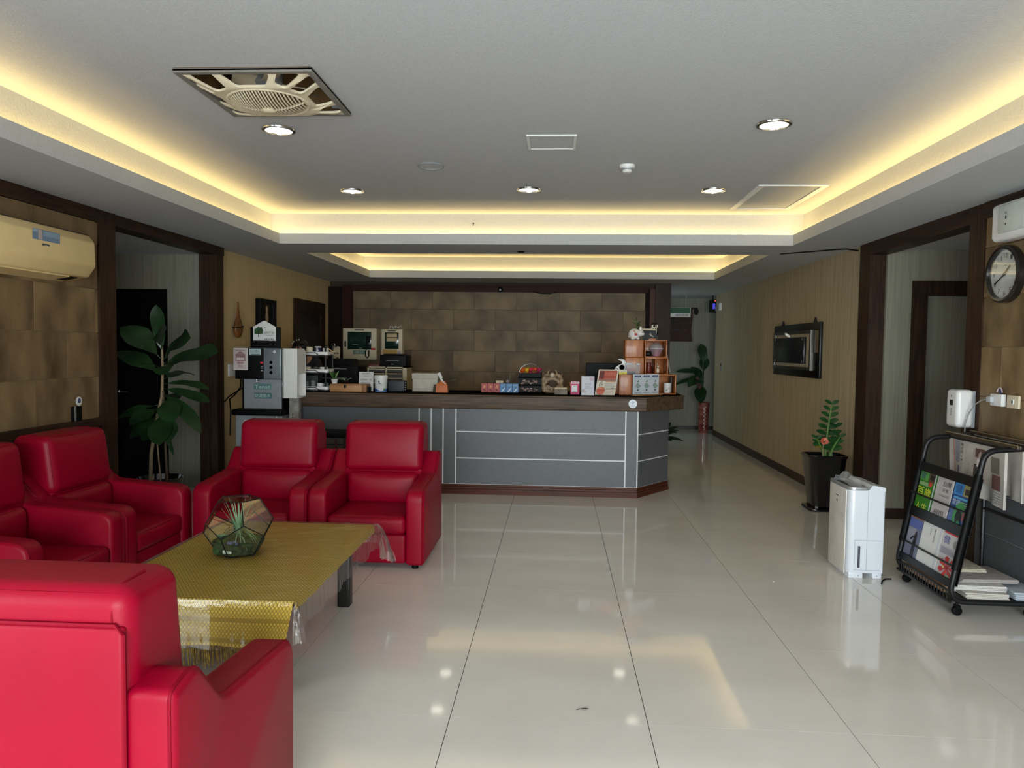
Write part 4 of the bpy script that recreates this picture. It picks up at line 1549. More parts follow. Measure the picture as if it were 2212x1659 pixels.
ik.poly([(.08, -.03), (.10, -.03), (.12, -.024), (.15, -.03), (.155, -.02), (.13, -.016), (.085, -.018)], (70, 78, 84))
ik.O.x += .005
ik.build('sticker', t)
t = thing('leaflet_holder', 'small black leaflet stand with a round white badge on the wooden rail', 'holder', (-3.42, 5.08, .945))
obj('stand', MB().box(-3.437, 5.05, .946, -3.40, 5.118, 1.05), black_pl, t, False)
obj('edge_strip', MB().box(-3.40, 5.035, .946, -3.392, 5.046, 1.055), chrome, t, False)
hb_ = obj('badge', MB().lathe([(0, 0), (.032, 0), (.032, .004)], (-3.405, 5.09, 1.088), 24, 'x', sy=1), wht, t)
Ink((-3.4005, 5.09, 1.088), (0, 1, 0), (0, 0, 1)).disc(0, .004, .018, (70, 84, 120)).poly([(-.02, -.012), (.0, .01), (.02, -.012)], (40, 52, 80)).lines(-.014, -.022, .014, -.016, 1, (120, 120, 130)).build('badge_print', t)

# fiddle leaf fig in the left opening
FX, FY = -3.42, 6.2
t = thing('fiddle_leaf_fig', 'tall fiddle leaf fig with big dark leaves standing before the black door', 'plant', (FX - .02, FY, 0))
obj('pot', MB().lathe([(.13, 0), (.15, .02), (.19, .33), (.2, .35), (.185, .35), (.17, .30), (0, .30)], (FX + .0, FY, 0), 28), black_gl, t)
obj('soil', MB().lathe([(0, .305), (.172, .302)], (FX, FY, 0), 24), soil, t)
st1 = [(FX - .09, FY, .30), (FX - .08, FY, .55), (FX - .03, FY, .85), (FX + .02, FY, 1.05), (FX + .03, FY, 1.3), (FX + .02, FY, 1.62)]
obj('stem', MB().tube(st1, .014, 8, taper=(1.2, 1.1, 1, .9, .8, .5)), stem_p, t)
obj('stem', MB().tube([(FX + .05, FY + .02, .30), (FX + .035, FY + .01, .8), (FX + .03, FY, 1.1)], .011, 8), stem_m, t)
obj('support_cane', MB().tube([(FX + .02, FY - .03, .30), (FX - .02, FY - .02, .72)], .006, 6), stem_p, t)
rr = random.Random(2)
# base height, direction(x, y, z), length, width, droop
LV = [(1.42, (-.05, -.1, 1), .40, .15, .05), (1.36, (.6, -.3, .62), .46, .36, .3), (1.34, (1, -.2, .28), .52, .30, .08), (1.38, (-.6, -.25, .8), .44, .26, .25),
      (1.30, (-.95, .0, .35), .40, .17, .05), (1.24, (-.9, -.1, .75), .40, .20, .30), (1.16, (1, -.15, .15), .40, .10, .25), (1.12, (1, -.2, -.12), .42, .13, .12), (1.06, (.8, -.3, -.3), .42, .15, .35),
      (1.02, (.55, -.6, -.15), .30, .22, .35), (.98, (-.8, -.3, -.15), .32, .14, .2), (.96, (-.3, -.7, -.15), .26, .20, .3), (.93, (.25, -.6, -.65), .30, .22, .1), (.90, (-.5, -.4, -.45), .26, .22, .1),
      (.92, (.45, -.5, -.7), .26, .20, .1), (.88, (-.35, -.5, -.75), .22, .19, 0), (1.2, (.2, .8, .3), .34, .2, .3), (1.05, (-.2, .9, .1), .32, .2, .3), (.80, (.45, -.2, -.95), .24, .045, 0),
      (1.46, (.25, -.5, .75), .30, .22, .3), (1.30, (.5, -.75, .2), .30, .2, .4)]
for k, (z, d, ln, wd, dr) in enumerate(LV):
    b = Vector((FX + .025 + d[0] * .02, FY + d[1] * .02, z))
    D = Vector(d).normalized()
    obj('leaf', leaf_mb(b + D * .04, D, (0, -.55, .85) if abs(d[2]) < .9 else (0, -1, .2), ln, wd, dr, 9, 'fiddle', .12, .05, rr).tube([b, b + D * .045], .004, 5), leaf_d, t, ang=80)

t = thing('gourd', 'dried brown gourd with a long neck hanging on the cream wall', 'ornament', (-3.47, 7.88, 1.58))
obj('body', MB().lathe([(0, 1.58), (.035, 1.59), (.065, 1.64), (.068, 1.69), (.05, 1.75), (.028, 1.81), (.016, 1.88), (.009, 1.95), (.012, 1.965), (0, 1.975)], (-3.455, 7.87, 0), 20, sx=.6, sy=1.25), gourd_m, t)
obj('leather_band', MB().tube([(-3.455 + .045 * math.cos(a), 7.87 + .088 * math.sin(a), 1.70 + .012 * math.sin(a)) for a in [2 * PI * i / 24 for i in range(24)]], .006, 6, True), black_pl, t)
t = thing('shadow_frame', 'narrow black shadow box frame hanging on the cream wall above the water dispenser', 'picture', (-3.48, 8.68, 1.70))
obj('frame', slab(MB(), [(8.44, 1.70), (8.92, 1.70), (8.92, 2.05), (8.44, 2.05)], 'x', -3.498, -3.43, .004, [[(8.55, 1.76), (8.82, 1.76), (8.82, 2.0), (8.55, 2.0)]]), black_pl, t)
obj('backing', MB().box(-3.498, 8.54, 1.75, -3.48, 8.83, 2.01), mat('brown_backing', (74, 56, 38), .8, scale=9), t, False)
obj('relief', MB().lathe([(0, 1.78), (.03, 1.79), (.034, 1.85), (.018, 1.90), (.026, 1.95), (0, 1.985)], (-3.462, 8.69, 0), 14, sx=.5), mat('pale_clay', (168, 146, 116), .7), t)
t = thing('wall_socket', 'white wall socket with a black plug on the cream wall left of the dispenser', 'socket', (-3.49, 7.80, 1.16))
obj('plate', MB().bbox(-3.498, 7.70, 1.165, -3.478, 7.93, 1.30, .006), wht, t)
pg = obj('plug', MB().bbox(-3.478, 7.86, 1.19, -3.42, 7.92, 1.24, .008), black_pl, t)
obj('cord', MB().tube([(-3.43, 7.89, 1.19), (-3.42, 7.85, 1.05), (-3.42, 7.72, .98), (-3.44, 7.62, .93), (-3.42, 7.60, .8), (-3.42, 7.58, .55)], .007, 6)
    .tube([(-3.46, 7.52, .90), (-3.44, 7.6, .96), (-3.40, 7.66, 1.0), (-3.30, 7.66, 1.06)], .006, 6), black_pl, pg)

# ------------------------------------------------------------------ water dispenser group
DY = 7.25
t = thing('water_dispenser', 'floor standing grey and black water dispenser between the door post and the counter', 'water dispenser', (-2.97, 7.4, 0))
lower = obj('lower_cabinet', MB().bbox(-3.215, DY, .02, -2.735, DY + .34, .80, .012), grey_pl, t)
obj('kick_plate', MB().box(-3.19, DY + .03, 0, -2.76, DY + .3, .03), black_pl, t, False)
obj('drip_shelf', MB().bbox(-3.235, DY - .06, .802, -2.715, DY + .34, .862, .02), black_pl, t)
obj('splash_back', MB().bbox(-3.17, DY + .10, .85, -2.77, DY + .34, 1.17, .006), grey_pl, t)
obj('side_trim', MB().box(-2.772, DY + .09, .86, -2.755, DY + .34, 1.17).box(-3.195, DY + .12, .86, -3.17, DY + .34, 1.17), black_pl, t, False)
hd = obj('head', MB().bbox(-3.20, DY - .04, 1.165, -2.725, DY + .34, 1.478, .012), mat('grey_blue_steel', (120, 128, 136), .35, .35, scale=20), t)
obj('control_panel', MB().bbox(-3.195, DY - .046, 1.168, -2.905, DY - .03, 1.474, .004), black_pl, hd)
for k in range(3):
    obj('button', MB().lathe([(.0, -.012), (.013, -.011), (.016, 0)], (-2.832, DY - .04, 1.335 - k * .05), 16, 'y'), black_pl, hd)
obj('spout', MB().cyl((-3.0, DY + .02, 1.14), .012, .03, 12), chrome, t)
obj('valve_handle', MB().tube([(-2.785, DY - .012, .806), (-2.785, DY - .02, .70), (-2.78, DY - .012, .62)], .006, 6), wht, t)
ik = Ink((-3.20, DY - .0465, 1.165), (1, 0, 0), (0, 0, 1))
ik.rect(.15, .24, .27, .305, (176, 196, 202)).text('5小時水', .16, .268, .024, (50, 62, 72), .10).lines(.17, .246, .26, .258, 1, (70, 84, 92))
ik.rect(.262, .156, .292, .176, (214, 44, 60)).rect(.266, .125, .292, .131, (170, 170, 176)).rect(.266, .110, .292, .116, (170, 170, 176)).rect(.27, .082, .292, .096, (150, 150, 156))
ik.disc(.408, .276, .015, (226, 232, 236)).poly([(.402, .28), (.408, .27), (.414, .28)], (90, 104, 120))
ik.build('panel_print', hd)
ik = Ink((-3.17, DY + .0995, .85), (1, 0, 0), (0, 0, 1))
ik.rect(.105, .205, .285, .265, (86, 130, 132)).text('Tenat', .115, .214, .04, (190, 212, 210), .16)
ik.rect(.11, .115, .29, .172, (70, 112, 116)).text('防燙開水', .118, .124, .038, (196, 214, 212), .16)
ik.build('label_print', t)
tag(obj('notice_sheet', MB().bbox(-3.205, DY - .062, 1.255, -3.06, DY - .048, 1.475, .002, 1), paper), 'pinkish printed notice taped over the black control panel of the dispenser', 'notice')
nsh = bpy.data.objects['notice_sheet']
ik = Ink((-3.205, DY - .0625, 1.255), (1, 0, 0), (0, 0, 1))
ik.rect(.006, .006, .139, .214, (206, 190, 190)).rect(.022, .09, .122, .16, (150, 112, 112)).poly([(.03, .162), (.072, .19), (.114, .162)], (160, 120, 120)).rect(.032, .10, .112, .124, (214, 204, 204)).rect(.04, .06, .104, .084, (172, 138, 138)).lines(.045, .03, .1, .055, 3, (150, 120, 120)).lines(.02, .196, .12, .204, 1, (120, 90, 96))
ik.build('notice_print', nsh)
tag(obj('paper_sheet', MB().box(-3.125, DY - .004, .40, -2.88, DY - .001, .752), paper, None, False), 'blank white sheet taped to the front of the dispenser cabinet', 'paper')
t = thing('wifi_board', 'small black board standing on top of the water dispenser', 'board', (-2.97, DY + .15, 1.478))
obj('board', MB().bbox(-3.11, DY + .12, 1.479, -2.80, DY + .15, 1.69, .006), black_pl, t)
Ink((-3.11, DY + .1195, 1.479), (1, 0, 0), (0, 0, 1)).lines(.035, .058, .17, .066, 1, (150, 140, 120)).lines(.195, .07, .275, .076, 1, (170, 162, 140)).lines(.20, .038, .27, .044, 1, (120, 112, 96)).lines(.035, .02, .2, .025, 1, (60, 58, 52)).build('board_print', t)
hx, hzz = -2.957, 1.552
t = thing('house_sign', 'white house shaped sign with a green tree leaning on the black board', 'sign', (hx, DY + .1, 1.553))
hp = [(hx - .118, 1.553), (hx + .118, 1.553), (hx + .118, 1.69), (hx + .01, 1.752), (hx - .01, 1.752), (hx - .118, 1.69)]
obj('plate', slab(MB(), hp, 'y', DY + .106, DY + .118, .002), wht, t)
ik = Ink((hx - .118, DY + .1055, 1.553), (1, 0, 0), (0, 0, 1))
ik.poly([(.016, .066), (.10, .066), (.104, .105), (.094, .13), (.088, .138), (.078, .132), (.072, .13), (.062, .14), (.052, .136), (.036, .124), (.016, .112)], (28, 62, 26))
ik.poly([(.020, .070), (.056, .070), (.056, .13), (.036, .12), (.020, .108)], (38, 84, 40)).poly([(.062, .07), (.098, .07), (.09, .095), (.075, .10)], (62, 84, 24))
ik.poly([(.056, .036), (.066, .036), (.062, .075), (.064, .12), (.058, .12), (.056, .07)], (14, 20, 12))
ik.poly([(.112, .134), (.12, .124), (.134, .124), (.132, .132), (.124, .128)], (30, 30, 34)).rect(.134, .108, .138, .114, (90, 90, 94))
ik.text('日月尸白', .113, .066, .028, (44, 44, 50), .104).lines(.115, .053, .215, .058, 1, (110, 110, 112))
for k, q in enumerate((.126, .146, .168, .19, .212)):
    ik.poly([(q - .008, .012), (q + .008, .012), (q + .004, .018 + .003 * (k % 2)), (q - .003, .02)], (40, 40, 44))
ik.build('sign_print', t)
for p in ((-3.05, DY + .1, 1.479), (-2.87, DY + .1, 1.479)):
    obj('rest', MB().box(p[0] - .008, p[1] + .006, 1.479, p[0] + .008, p[1] + .018, 1.5535), black_pl, t, False)
t = thing('cup_cabinet', 'white open side cabinet with rounded top mounted beside the water dispenser', 'cabinet', (-2.57, DY - .05, .98))
y0_, y1_ = DY - .10, DY + .16
sp_ = fillet([(y0_, .985, 0), (y1_, 1.0, .0), (y1_, 1.476, .085), (y0_, 1.476, 0)], 8)
obj('front_board', MB().bbox(-2.692, y0_, .985, -2.545, y0_ + .012, 1.476, .003), wht, t)
obj('left_board', MB().prism(sp_, 'x', -2.692, -2.682), wht, t, False)
up_ = fillet([(y0_ + .012, 1.236, 0), (y1_, 1.236, 0), (y1_, 1.476, .085), (y0_ + .012, 1.476, 0)], 8)
obj('right_board', MB().prism(up_, 'x', -2.557, -2.547), wht, t, False)
obj('inner_board', MB().box(-2.62, y0_ + .012, .99, -2.612, y1_ - .01, 1.236), wht, t, False)
obj('shelf', MB().bbox(-2.682, y0_ + .012, 1.226, -2.543, y1_ - .002, 1.240, .002, 1), wht, t)
obj('bottom', MB().bbox(-2.682, y0_ + .012, .985, -2.543, y1_ - .004, 1.0, .002, 1), wht, t)
obj('rear_board', MB().box(-2.682, y1_ - .01, .99, -2.545, y1_ - .002, 1.39), wht, t, False)
obj('top_board', MB().prism(fillet([(y0_ + .01, 1.466, 0), (y0_ + .01, 1.476, 0), (y1_ - .08, 1.476, 0), (y1_ - .02, 1.44, 0), (y1_, 1.39, 0), (y1_ - .008, 1.385, 0), (y1_ - .03, 1.435, 0), (y1_ - .085, 1.466, 0)], 3), 'x', -2.683, -2.556), wht, t, False)
obj('bracket', MB().box(-2.727, DY - .02, 1.1, -2.69, DY + .02, 1.14), grey_pl, t, False)
t = thing('side_carton', 'narrow pale grey carton with black scribbles wedged beside the dispenser', 'carton', (-2.64, 7.40, 0))
obj('carton', MB().bbox(-2.70, 7.35, 0, -2.60, 7.43, .975, .004), mat('grey_carton', (178, 174, 168), .8, scale=14, rgb2=(140, 136, 130)), t)
Ink((-2.70, 7.3495, .70), (1, 0, 0), (0, 0, 1)).text('下', .02, .09, .03, (40, 40, 42)).text('叫', .03, .035, .05, (40, 40, 42)).text('水', .02, -.01, .03, (40, 40, 42)).build('scribble', t)
t = thing('side_cabinet', 'low dark wood bin cabinet with chrome edge half hidden between two armchairs', 'cabinet', (-2.2, 7.22, 0))
obj('body', MB().bbox(-2.40, 7.06, 0, -2.06, 7.38, .62, .008), mat('dark_veneer', (58, 48, 40), .4, scale=6, stretch=(8, 8, .8)), t)
obj('top', MB().bbox(-2.42, 7.04, .615, -2.04, 7.40, .66, .006), black_pl, t)
obj('chrome_edge', MB().box(-2.135, 7.05, .3, -2.118, 7.062, .61), chrome, t, False)
obj('door_gap', MB().box(-2.40, 7.056, .545, -2.06, 7.061, .552), black_pl, t, False)
lf = tag(obj('leaflet', MB().bbox(-2.29, 7.045, .30, -2.15, 7.057, .465, .002, 1), paper), 'blue and white printed leaflet stuck on the low dark cabinet', 'leaflet')
Ink((-2.29, 7.0445, .30), (1, 0, 0), (0, 0, 1)).rect(.003, .003, .137, .162, (150, 176, 206)).poly([(.01, .1), (.05, .13), (.09, .1), (.05, .085)], (52, 84, 150)).poly([(.06, .15), (.13, .155), (.12, .125), (.08, .13)], (40, 70, 140)).rect(.01, .03, .12, .07, (72, 104, 160)).build('leaflet_print', lf)

# ------------------------------------------------------------------ mug rack and cups
t = thing('mug_rack', 'black three tier rack with white trays of mugs on the left end of the counter', 'rack', (-2.54, 7.75, CT))
mx0, mx1, my0, my1 = -2.70, -2.41, 7.62, 7.86
for x in (mx0, mx1):
    for y in (my0, my1):
        obj('post', MB().bbox(x - .009, y - .009, CT, x + .009, y + .009, 1.515, .003, 1), black_mt, t)
tiers = [1.045, 1.225, 1.408]
for z in tiers:
    obj('shelf_frame', MB().box(mx0, my0 - .006, z - .012, mx1, my0 + .006, z).box(mx0, my1 - .006, z - .012, mx1, my1 + .006, z).box(mx0 - .006, my0, z - .012, mx0 + .006, my1, z).box(mx1 - .006, my0, z - .012, mx1 + .006, my1, z), black_mt, t, False)
    tr_ = slab(MB(), fillet([(mx0 + .01, my0 - .012, .03), (mx1 + .03, my0 - .012, .03), (mx1 + .03, my1 - .012, .03), (mx0 + .01, my1 - .012, .03)], 4), 'z', z, z + .008, .002)
    slab(tr_, fillet([(mx0 + .01, my0 - .012, .03), (mx1 + .03, my0 - .012, .03), (mx1 + .03, my1 - .012, .03), (mx0 + .01, my1 - .012, .03)], 4), 'z', z, z + .036, .002,
         [fillet([(mx0 + .016, my0 - .006, .026), (mx1 + .024, my0 - .006, .026), (mx1 + .024, my1 - .018, .026), (mx0 + .016, my1 - .018, .026)], 4)])
    ty = obj('tray', tr_, wht, t)
    obj('tray_rail', MB().tube([(mx0, my0 - .02, z + .025), (mx0 + .19, my0 - .02, z + .025), (mx0 + .23, my0 - .018, z - .002), (mx1, my0 - .012, z - .004)], .0045, 6), black_mt, t)


def mug(name, label, x, y, z, r, h, m, handle=None, cat='mug', grp='mugs and glasses on the rack', flare=1.0, glassy=False):
    t = thing(name, label, cat, (x, y, z), grp)
    th = .003
    obj('body', MB().lathe([(r * .9 / flare, 0), (r, .006), (r, h - .003), (r - th * .5, h), (r - th, h - .003), (r - th, .008), (0, .007)], (x, y, z), 24), m, t)
    if handle is not None:
        a = handle
        pts = [(x + math.cos(a) * (r + .022 * math.sin(q) - .002), y + math.sin(a) * (r + .022 * math.sin(q) - .002), z + h * .5 + h * .3 * math.cos(q)) for q in [PI * i / 8 for i in range(9)]]
        obj('handle', MB().tube(pts, .0042, 6), m, t)
    return t


z3 = tiers[2] + .009
mug('mug', 'cream mug on the top tray of the rack, beside the person', -2.615, 7.73, z3, .034, .078, cream, 2.6)
tt = mug('mug', 'dark blue and white patterned mug with white lid in the middle of the top tray', -2.525, 7.73, z3, .035, .072, mat('navy_glaze', (52, 52, 92), .2))
obj('lid', MB().lathe([(.036, .072), (.036, .078), (.03, .084), (0, .085)], (-2.525, 7.73, z3), 24), wht, tt)
ik = Ink((-2.525, 7.6935, z3), (1, 0, 0), (0, 0, 1))
ik.rect(-.006, .0, .008, .07, (190, 196, 206)).rect(-.028, .004, -.01, .026, (176, 172, 164)).rect(.012, .004, .026, .03, (110, 84, 84))
ik.build('mug_print', tt)
mug('mug', 'plain white mug with a wooden handle at the right of the top tray', -2.44, 7.73, z3, .033, .066, wht)
tag(obj('stirrer', MB().tube([(-2.405, 7.70, z3 + .04), (-2.40, 7.69, z3 + .055), (-2.385, 7.69, z3 + .052), (-2.365, 7.69, z3 + .034), (-2.32, 7.69, z3 + .032)], .005, 6)
        .tube([(-2.37, 7.69, z3 + .03), (-2.368, 7.70, z3 + .004)], .004, 6), mat('pale_wood', (214, 176, 130), .5)), 'pale wooden stirrer sticking out beside the white mug', 'stirrer')
z2 = tiers[1] + .009
mug('cup', 'small cream cup at the left of the middle tray', -2.63, 7.72, z2, .03, .05, cream, cat='cup')
mug('bowl', 'dark upturned grey bowl in the middle of the middle tray', -2.545, 7.72, z2, .026, .048, mat('grey_glaze', (88, 92, 84), .3), cat='bowl')
t_ = bpy.data.objects['bowl']
obj('skirt', MB().lathe([(.046, 0), (.044, .004), (.027, .046)], (-2.545, 7.72, z2), 24, cap=False), bpy.data.materials['grey_glaze'], t_)
mug('cup', 'wide white cup at the right of the middle tray', -2.46, 7.72, z2, .042, .048, wht, cat='cup')
z1 = tiers[0] + .009
gl2 = thin_glass('drinking_glass', (.90, .92, .93), .0, .12, haze=.10, fac=.08)
mug('drinking_glass', 'clear drinking glass at the left of the bottom tray', -2.645, 7.72, z1, .026, .075, gl2, cat='glass')
mug('drinking_glass', 'second clear drinking glass on the bottom tray, beside the white pot', -2.57, 7.71, z1, .026, .085, gl2, cat='glass')
mug('cup', 'white pot shaped cup on the bottom tray', -2.495, 7.71, z1, .033, .058, wht, .3, cat='cup')
mug('drinking_glass', 'clear drinking glass at the right of the bottom tray by the post', -2.435, 7.73, z1, .025, .062, gl2, cat='glass')
tag(obj('black_card', MB().box(-2.68, 7.80, z1, -2.55, 7.806, z1 + .135), mat('dark_card', (58, 60, 62), .6), None, False), 'dark grey card standing behind the glasses on the bottom tray', 'card')

# ------------------------------------------------------------------ things along the counter top
t = thing('wooden_box', 'long tan wooden box with a dark clasp on the counter beside the mug rack', 'box', (-2.15, 7.65, CT))
obj('box', MB().bbox(-2.35, 7.57, CT, -1.975, 7.74, CT + .082, .006), wood_box, t)
obj('end_cap', MB().bbox(-2.012, 7.568, CT, -1.962, 7.742, CT + .08, .004), mat('darker_tan_wood', (150, 104, 62), .5, scale=5), t)
obj('lid_line', MB().box(-2.351, 7.569, CT + .070, -1.974, 7.571, CT + .0725), mat('gap_brown', (90, 62, 38), .8), t, False)
obj('clasp', MB().cushion((-2.187, 7.568, CT + .058), (.013, .006, .016), .005, 2, 1), black_mt, t)
tag(obj('keyboard_case', MB().bbox(-1.972, 7.60, CT, -1.945, 7.70, CT + .055, .005), black_pl), 'small black block at the right end of the tan wooden box', 'block')
# small pot plants on the box
t = thing('potted_plant', 'small feathery plant in a white pot on the tan wooden box', 'plant', (-2.325, 7.66, CT + .083))
pz = CT + .083
obj('pot', MB().lathe([(.026, 0), (.036, .042), (.039, .046), (.034, .046), (.028, .036), (0, .036)], (-2.325, 7.66, pz), 20), wht, t)
rr = random.Random(6)
for i in range(14):
    a = rr.uniform(0, 2 * PI)
    obj('leaf', leaf_mb((-2.325, 7.66, pz + .03), (math.cos(a) * .5, math.sin(a) * .5, rr.uniform(.7, 1.6)), (0, 0, 1) if i % 2 else (.3, -1, .2), rr.uniform(.09, .15), .016, .2), leaf_l if i % 3 else leaf_z, t)
t = thing('potted_plant', 'small dark twiggy plant in a dark pot on the tan wooden box', 'plant', (-2.215, 7.68, pz))
obj('pot', MB().lathe([(.024, 0), (.032, .03), (.034, .034), (.03, .034), (.026, .026), (0, .026)], (-2.215, 7.68, pz), 18), black_gl, t)
for i in range(12):
    a = rr.uniform(0, 2 * PI)
    obj('leaf', leaf_mb((-2.215, 7.68, pz + .02), (math.cos(a) * .9, math.sin(a) * .5, rr.uniform(.5, 1.4)), (0, -.4, 1), rr.uniform(.06, .10), .012, .3), leaf_s if i % 2 else leaf_d, t)


def standee(name, label, cat, x0, x1, yb, h, lean, thick=.004, m=paper, foot=True, z=CT):
    """a card leaning back; local print plane returned"""
    t = thing(name, label, cat, ((x0 + x1) / 2, yb, z))
    ty = math.tan(lean) * h
    hz_ = h
    obj('card', MB().add([(x0, yb, z), (x1, yb, z), (x1, yb + thick, z), (x0, yb + thick, z), (x0, yb + ty, z + hz_), (x1, yb + ty, z + hz_), (x1, yb + ty + thick, z + hz_), (x0, yb + ty + thick, z + hz_)],
                         [(0, 3, 2, 1), (4, 5, 6, 7), (0, 1, 5, 4), (1, 2, 6, 5), (2, 3, 7, 6), (3, 0, 4, 7)]), m, t, False)
    if foot:
        obj('strut', MB().add([((x0 + x1) / 2 - .02, yb + ty + thick, z + hz_ * .7), ((x0 + x1) / 2 + .02, yb + ty + thick, z + hz_ * .7), ((x0 + x1) / 2 + .02, yb + ty + .06, z), ((x0 + x1) / 2 - .02, yb + ty + .06, z),
                               ((x0 + x1) / 2 - .02, yb + ty + thick + .003, z + hz_ * .7), ((x0 + x1) / 2 + .02, yb + ty + thick + .003, z + hz_ * .7), ((x0 + x1) / 2 + .02, yb + ty + .063, z), ((x0 + x1) / 2 - .02, yb + ty + .063, z)],
                              [(0, 1, 2, 3), (7, 6, 5, 4), (0, 4, 5, 1), (1, 5, 6, 2), (2, 6, 7, 3), (3, 7, 4, 0)]), black_pl, t, False)
    ik = Ink((x0, yb, z), (1, 0, 0), (0, ty, hz_))
    return t, ik


t, ik = standee('price_card', 'white printed notice card standing between the tan box and the white bucket', 'notice', -2.095, -1.94, 7.76, .205, .06)
ik.rect(.0, .0, .155, .205, (206, 206, 206)).text('溫馨提醒您', .03, .178, .016, (60, 60, 66), .095).text('住宿須知', .05, .154, .014, (70, 70, 76), .06)
ik.text('退房時間十一點', .02, .112, .02, (50, 50, 56), .115).text('歡迎光臨', .03, .085, .014, (120, 120, 126), .09).lines(.02, .03, .135, .07, 4, (150, 150, 154))
ik.build('card_print', t)
t = thing('bucket', 'small white plastic bucket with blue and green print on the counter', 'bucket', (-1.845, 7.72, CT))
obj('body', MB().lathe([(.058, 0), (.06, .004), (.069, .146), (.069, .15)], (-1.845, 7.72, CT), 32), wht, t)
obj('lid', MB().lathe([(.073, .148), (.073, .163), (.070, .172), (.058, .176), (0, .176)], (-1.845, 7.72, CT), 32), wht, t)


def wrap(ik_pts, c, R0):
    return ik_pts


ik = Ink((-1.845, 7.72 - .0705, CT), (1, 0, 0), (0, 0, 1))
cyl_pts = lambda u, v: (-1.845 + (.0605 + .009 * v / .15) * math.sin(u / .065), 7.72 - (.0605 + .009 * v / .15 + .0012) * math.cos(u / .065), CT + v)


class WrapInk(Ink):
    def P(s, x, y):
        return Vector(s.fn(x, y, .0003 * s.k))


def wrap_ink(cx, cy, cz, r0, r1, h):
    k = WrapInk((0, 0, 0), (1, 0, 0), (0, 0, 1))
    k.fn = lambda u, v, e: (cx + (r0 + (r1 - r0) * v / h + .001 + e) * math.sin(u / r0), cy - (r0 + (r1 - r0) * v / h + .001 + e) * math.cos(u / r0), cz + v)
    return k


ik = wrap_ink(-1.845, 7.72, CT, .06, .069, .146)
for i in range(16):
    u0, u1 = -.09 + .18 * i / 16, -.09 + .18 * (i + 1) / 16
    kk = ik.k
    h0 = .022 + .012 * math.sin(i * .5)
    ik.poly([(u0, .004), (u1, .004), (u1, .022 + .012 * math.sin((i + 1) * .5)), (u0, h0)], (52, 104, 178))
    ik.k = kk
ik.k += 1
ik.poly([(-.06, .03), (-.03, .02), (-.02, .024), (-.045, .04)], (96, 158, 62)).poly([(.03, .022), (.055, .02), (.06, .042), (.045, .036)], (96, 158, 62))
ik.rect(-.010, .086, .0, .118, (60, 66, 78)).rect(-.010, .086, .014, .094, (60, 66, 78)).text('ANTI-MOSS', -.032, .07, .009, (70, 78, 90), .06).poly([(-.008, .055), (.006, .06), (.0, .048)], (170, 150, 70))
ik.build('bucket_print', t)
t = thing('card_terminal', 'dark navy box shaped case beside the white bucket on the counter', 'case', (-1.68, 7.76, CT))
obj('case', MB().cushion((-1.68, 7.77, CT + .06), (.088, .07, .06), .012, 3, 2), mat('navy_plastic', (22, 26, 38), .45), t)
for k in range(4):
    obj('key', MB().ball((-1.585, 7.72, CT + .025 + k * .024), .006, n=8, m=6), grey_pl, t)
t = thing('storage_box', 'pale grey cardboard storage box with lid on the counter', 'box', (-1.37, 7.93, CT))
gc = mat('pale_grey_board', (196, 190, 176), .75, scale=18)
obj('box', MB().bbox(-1.535, 7.85, CT, -1.265, 8.05, CT + .145, .003, 1), gc, t)
obj('lid', MB().bbox(-1.541, 7.844, CT + .135, -1.259, 8.056, CT + .195, .004, 1), gc, t)
obj('tab', MB().bbox(-1.551, 7.88, CT + .115, -1.535, 7.93, CT + .128, .003, 1), black_pl, t)
t = thing('gift_bag', 'small orange paper bag tied with white ribbon on the counter', 'bag', (-1.2, 7.76, CT))
og = mat('orange_paper', (206, 112, 56), .55, scale=9)
obj('bag', MB().add([(-1.262, 7.71, CT), (-1.135, 7.72, CT), (-1.135, 7.80, CT), (-1.262, 7.80, CT), (-1.258, 7.725, CT + .08), (-1.14, 7.73, CT + .075), (-1.14, 7.78, CT + .075), (-1.258, 7.78, CT + .08), (-1.215, 7.75, CT + .122), (-1.165, 7.75, CT + .116), (-1.165, 7.765, CT + .116), (-1.215, 7.765, CT + .122)],
                    [(0, 3, 2, 1), (0, 1, 5, 4), (1, 2, 6, 5), (2, 3, 7, 6), (3, 0, 4, 7), (4, 5, 9, 8), (5, 6, 10, 9), (6, 7, 11, 10), (7, 4, 8, 11), (8, 9, 10, 11)]), og, t, False)
obj('gusset', MB().add([(-1.298, 7.75, CT), (-1.262, 7.712, CT), (-1.262, 7.80, CT), (-1.29, 7.76, CT + .08), (-1.258, 7.727, CT + .082), (-1.258, 7.78, CT + .082)], [(0, 2, 1), (3, 4, 5), (0, 1, 4, 3), (1, 2, 5, 4), (2, 0, 3, 5)]), mat('grey_paper', (84, 80, 76), .7), t, False)
obj('ribbon', MB().tube([(-1.19, 7.745, CT + .115), (-1.215, 7.74, CT + .15), (-1.24, 7.742, CT + .20), (-1.23, 7.742, CT + .21), (-1.2, 7.742, CT + .15)], .012, 6).tube([(-1.19, 7.742, CT + .115), (-1.16, 7.735, CT + .09)], .006, 6), wht, t)
tag(obj('spoon', MB().tube([(-1.17, 7.80, CT + .112), (-1.08, 7.80, CT + .13)], .004, 6).ball((-1.07, 7.80, CT + .132), .016, .01, .004, 10, 6).tube([(-1.16, 7.80, CT), (-1.16, 7.80, CT + .112)], .003, 6), chrome), 'thin metal spoon shaped clip rising beside the orange bag', 'spoon')

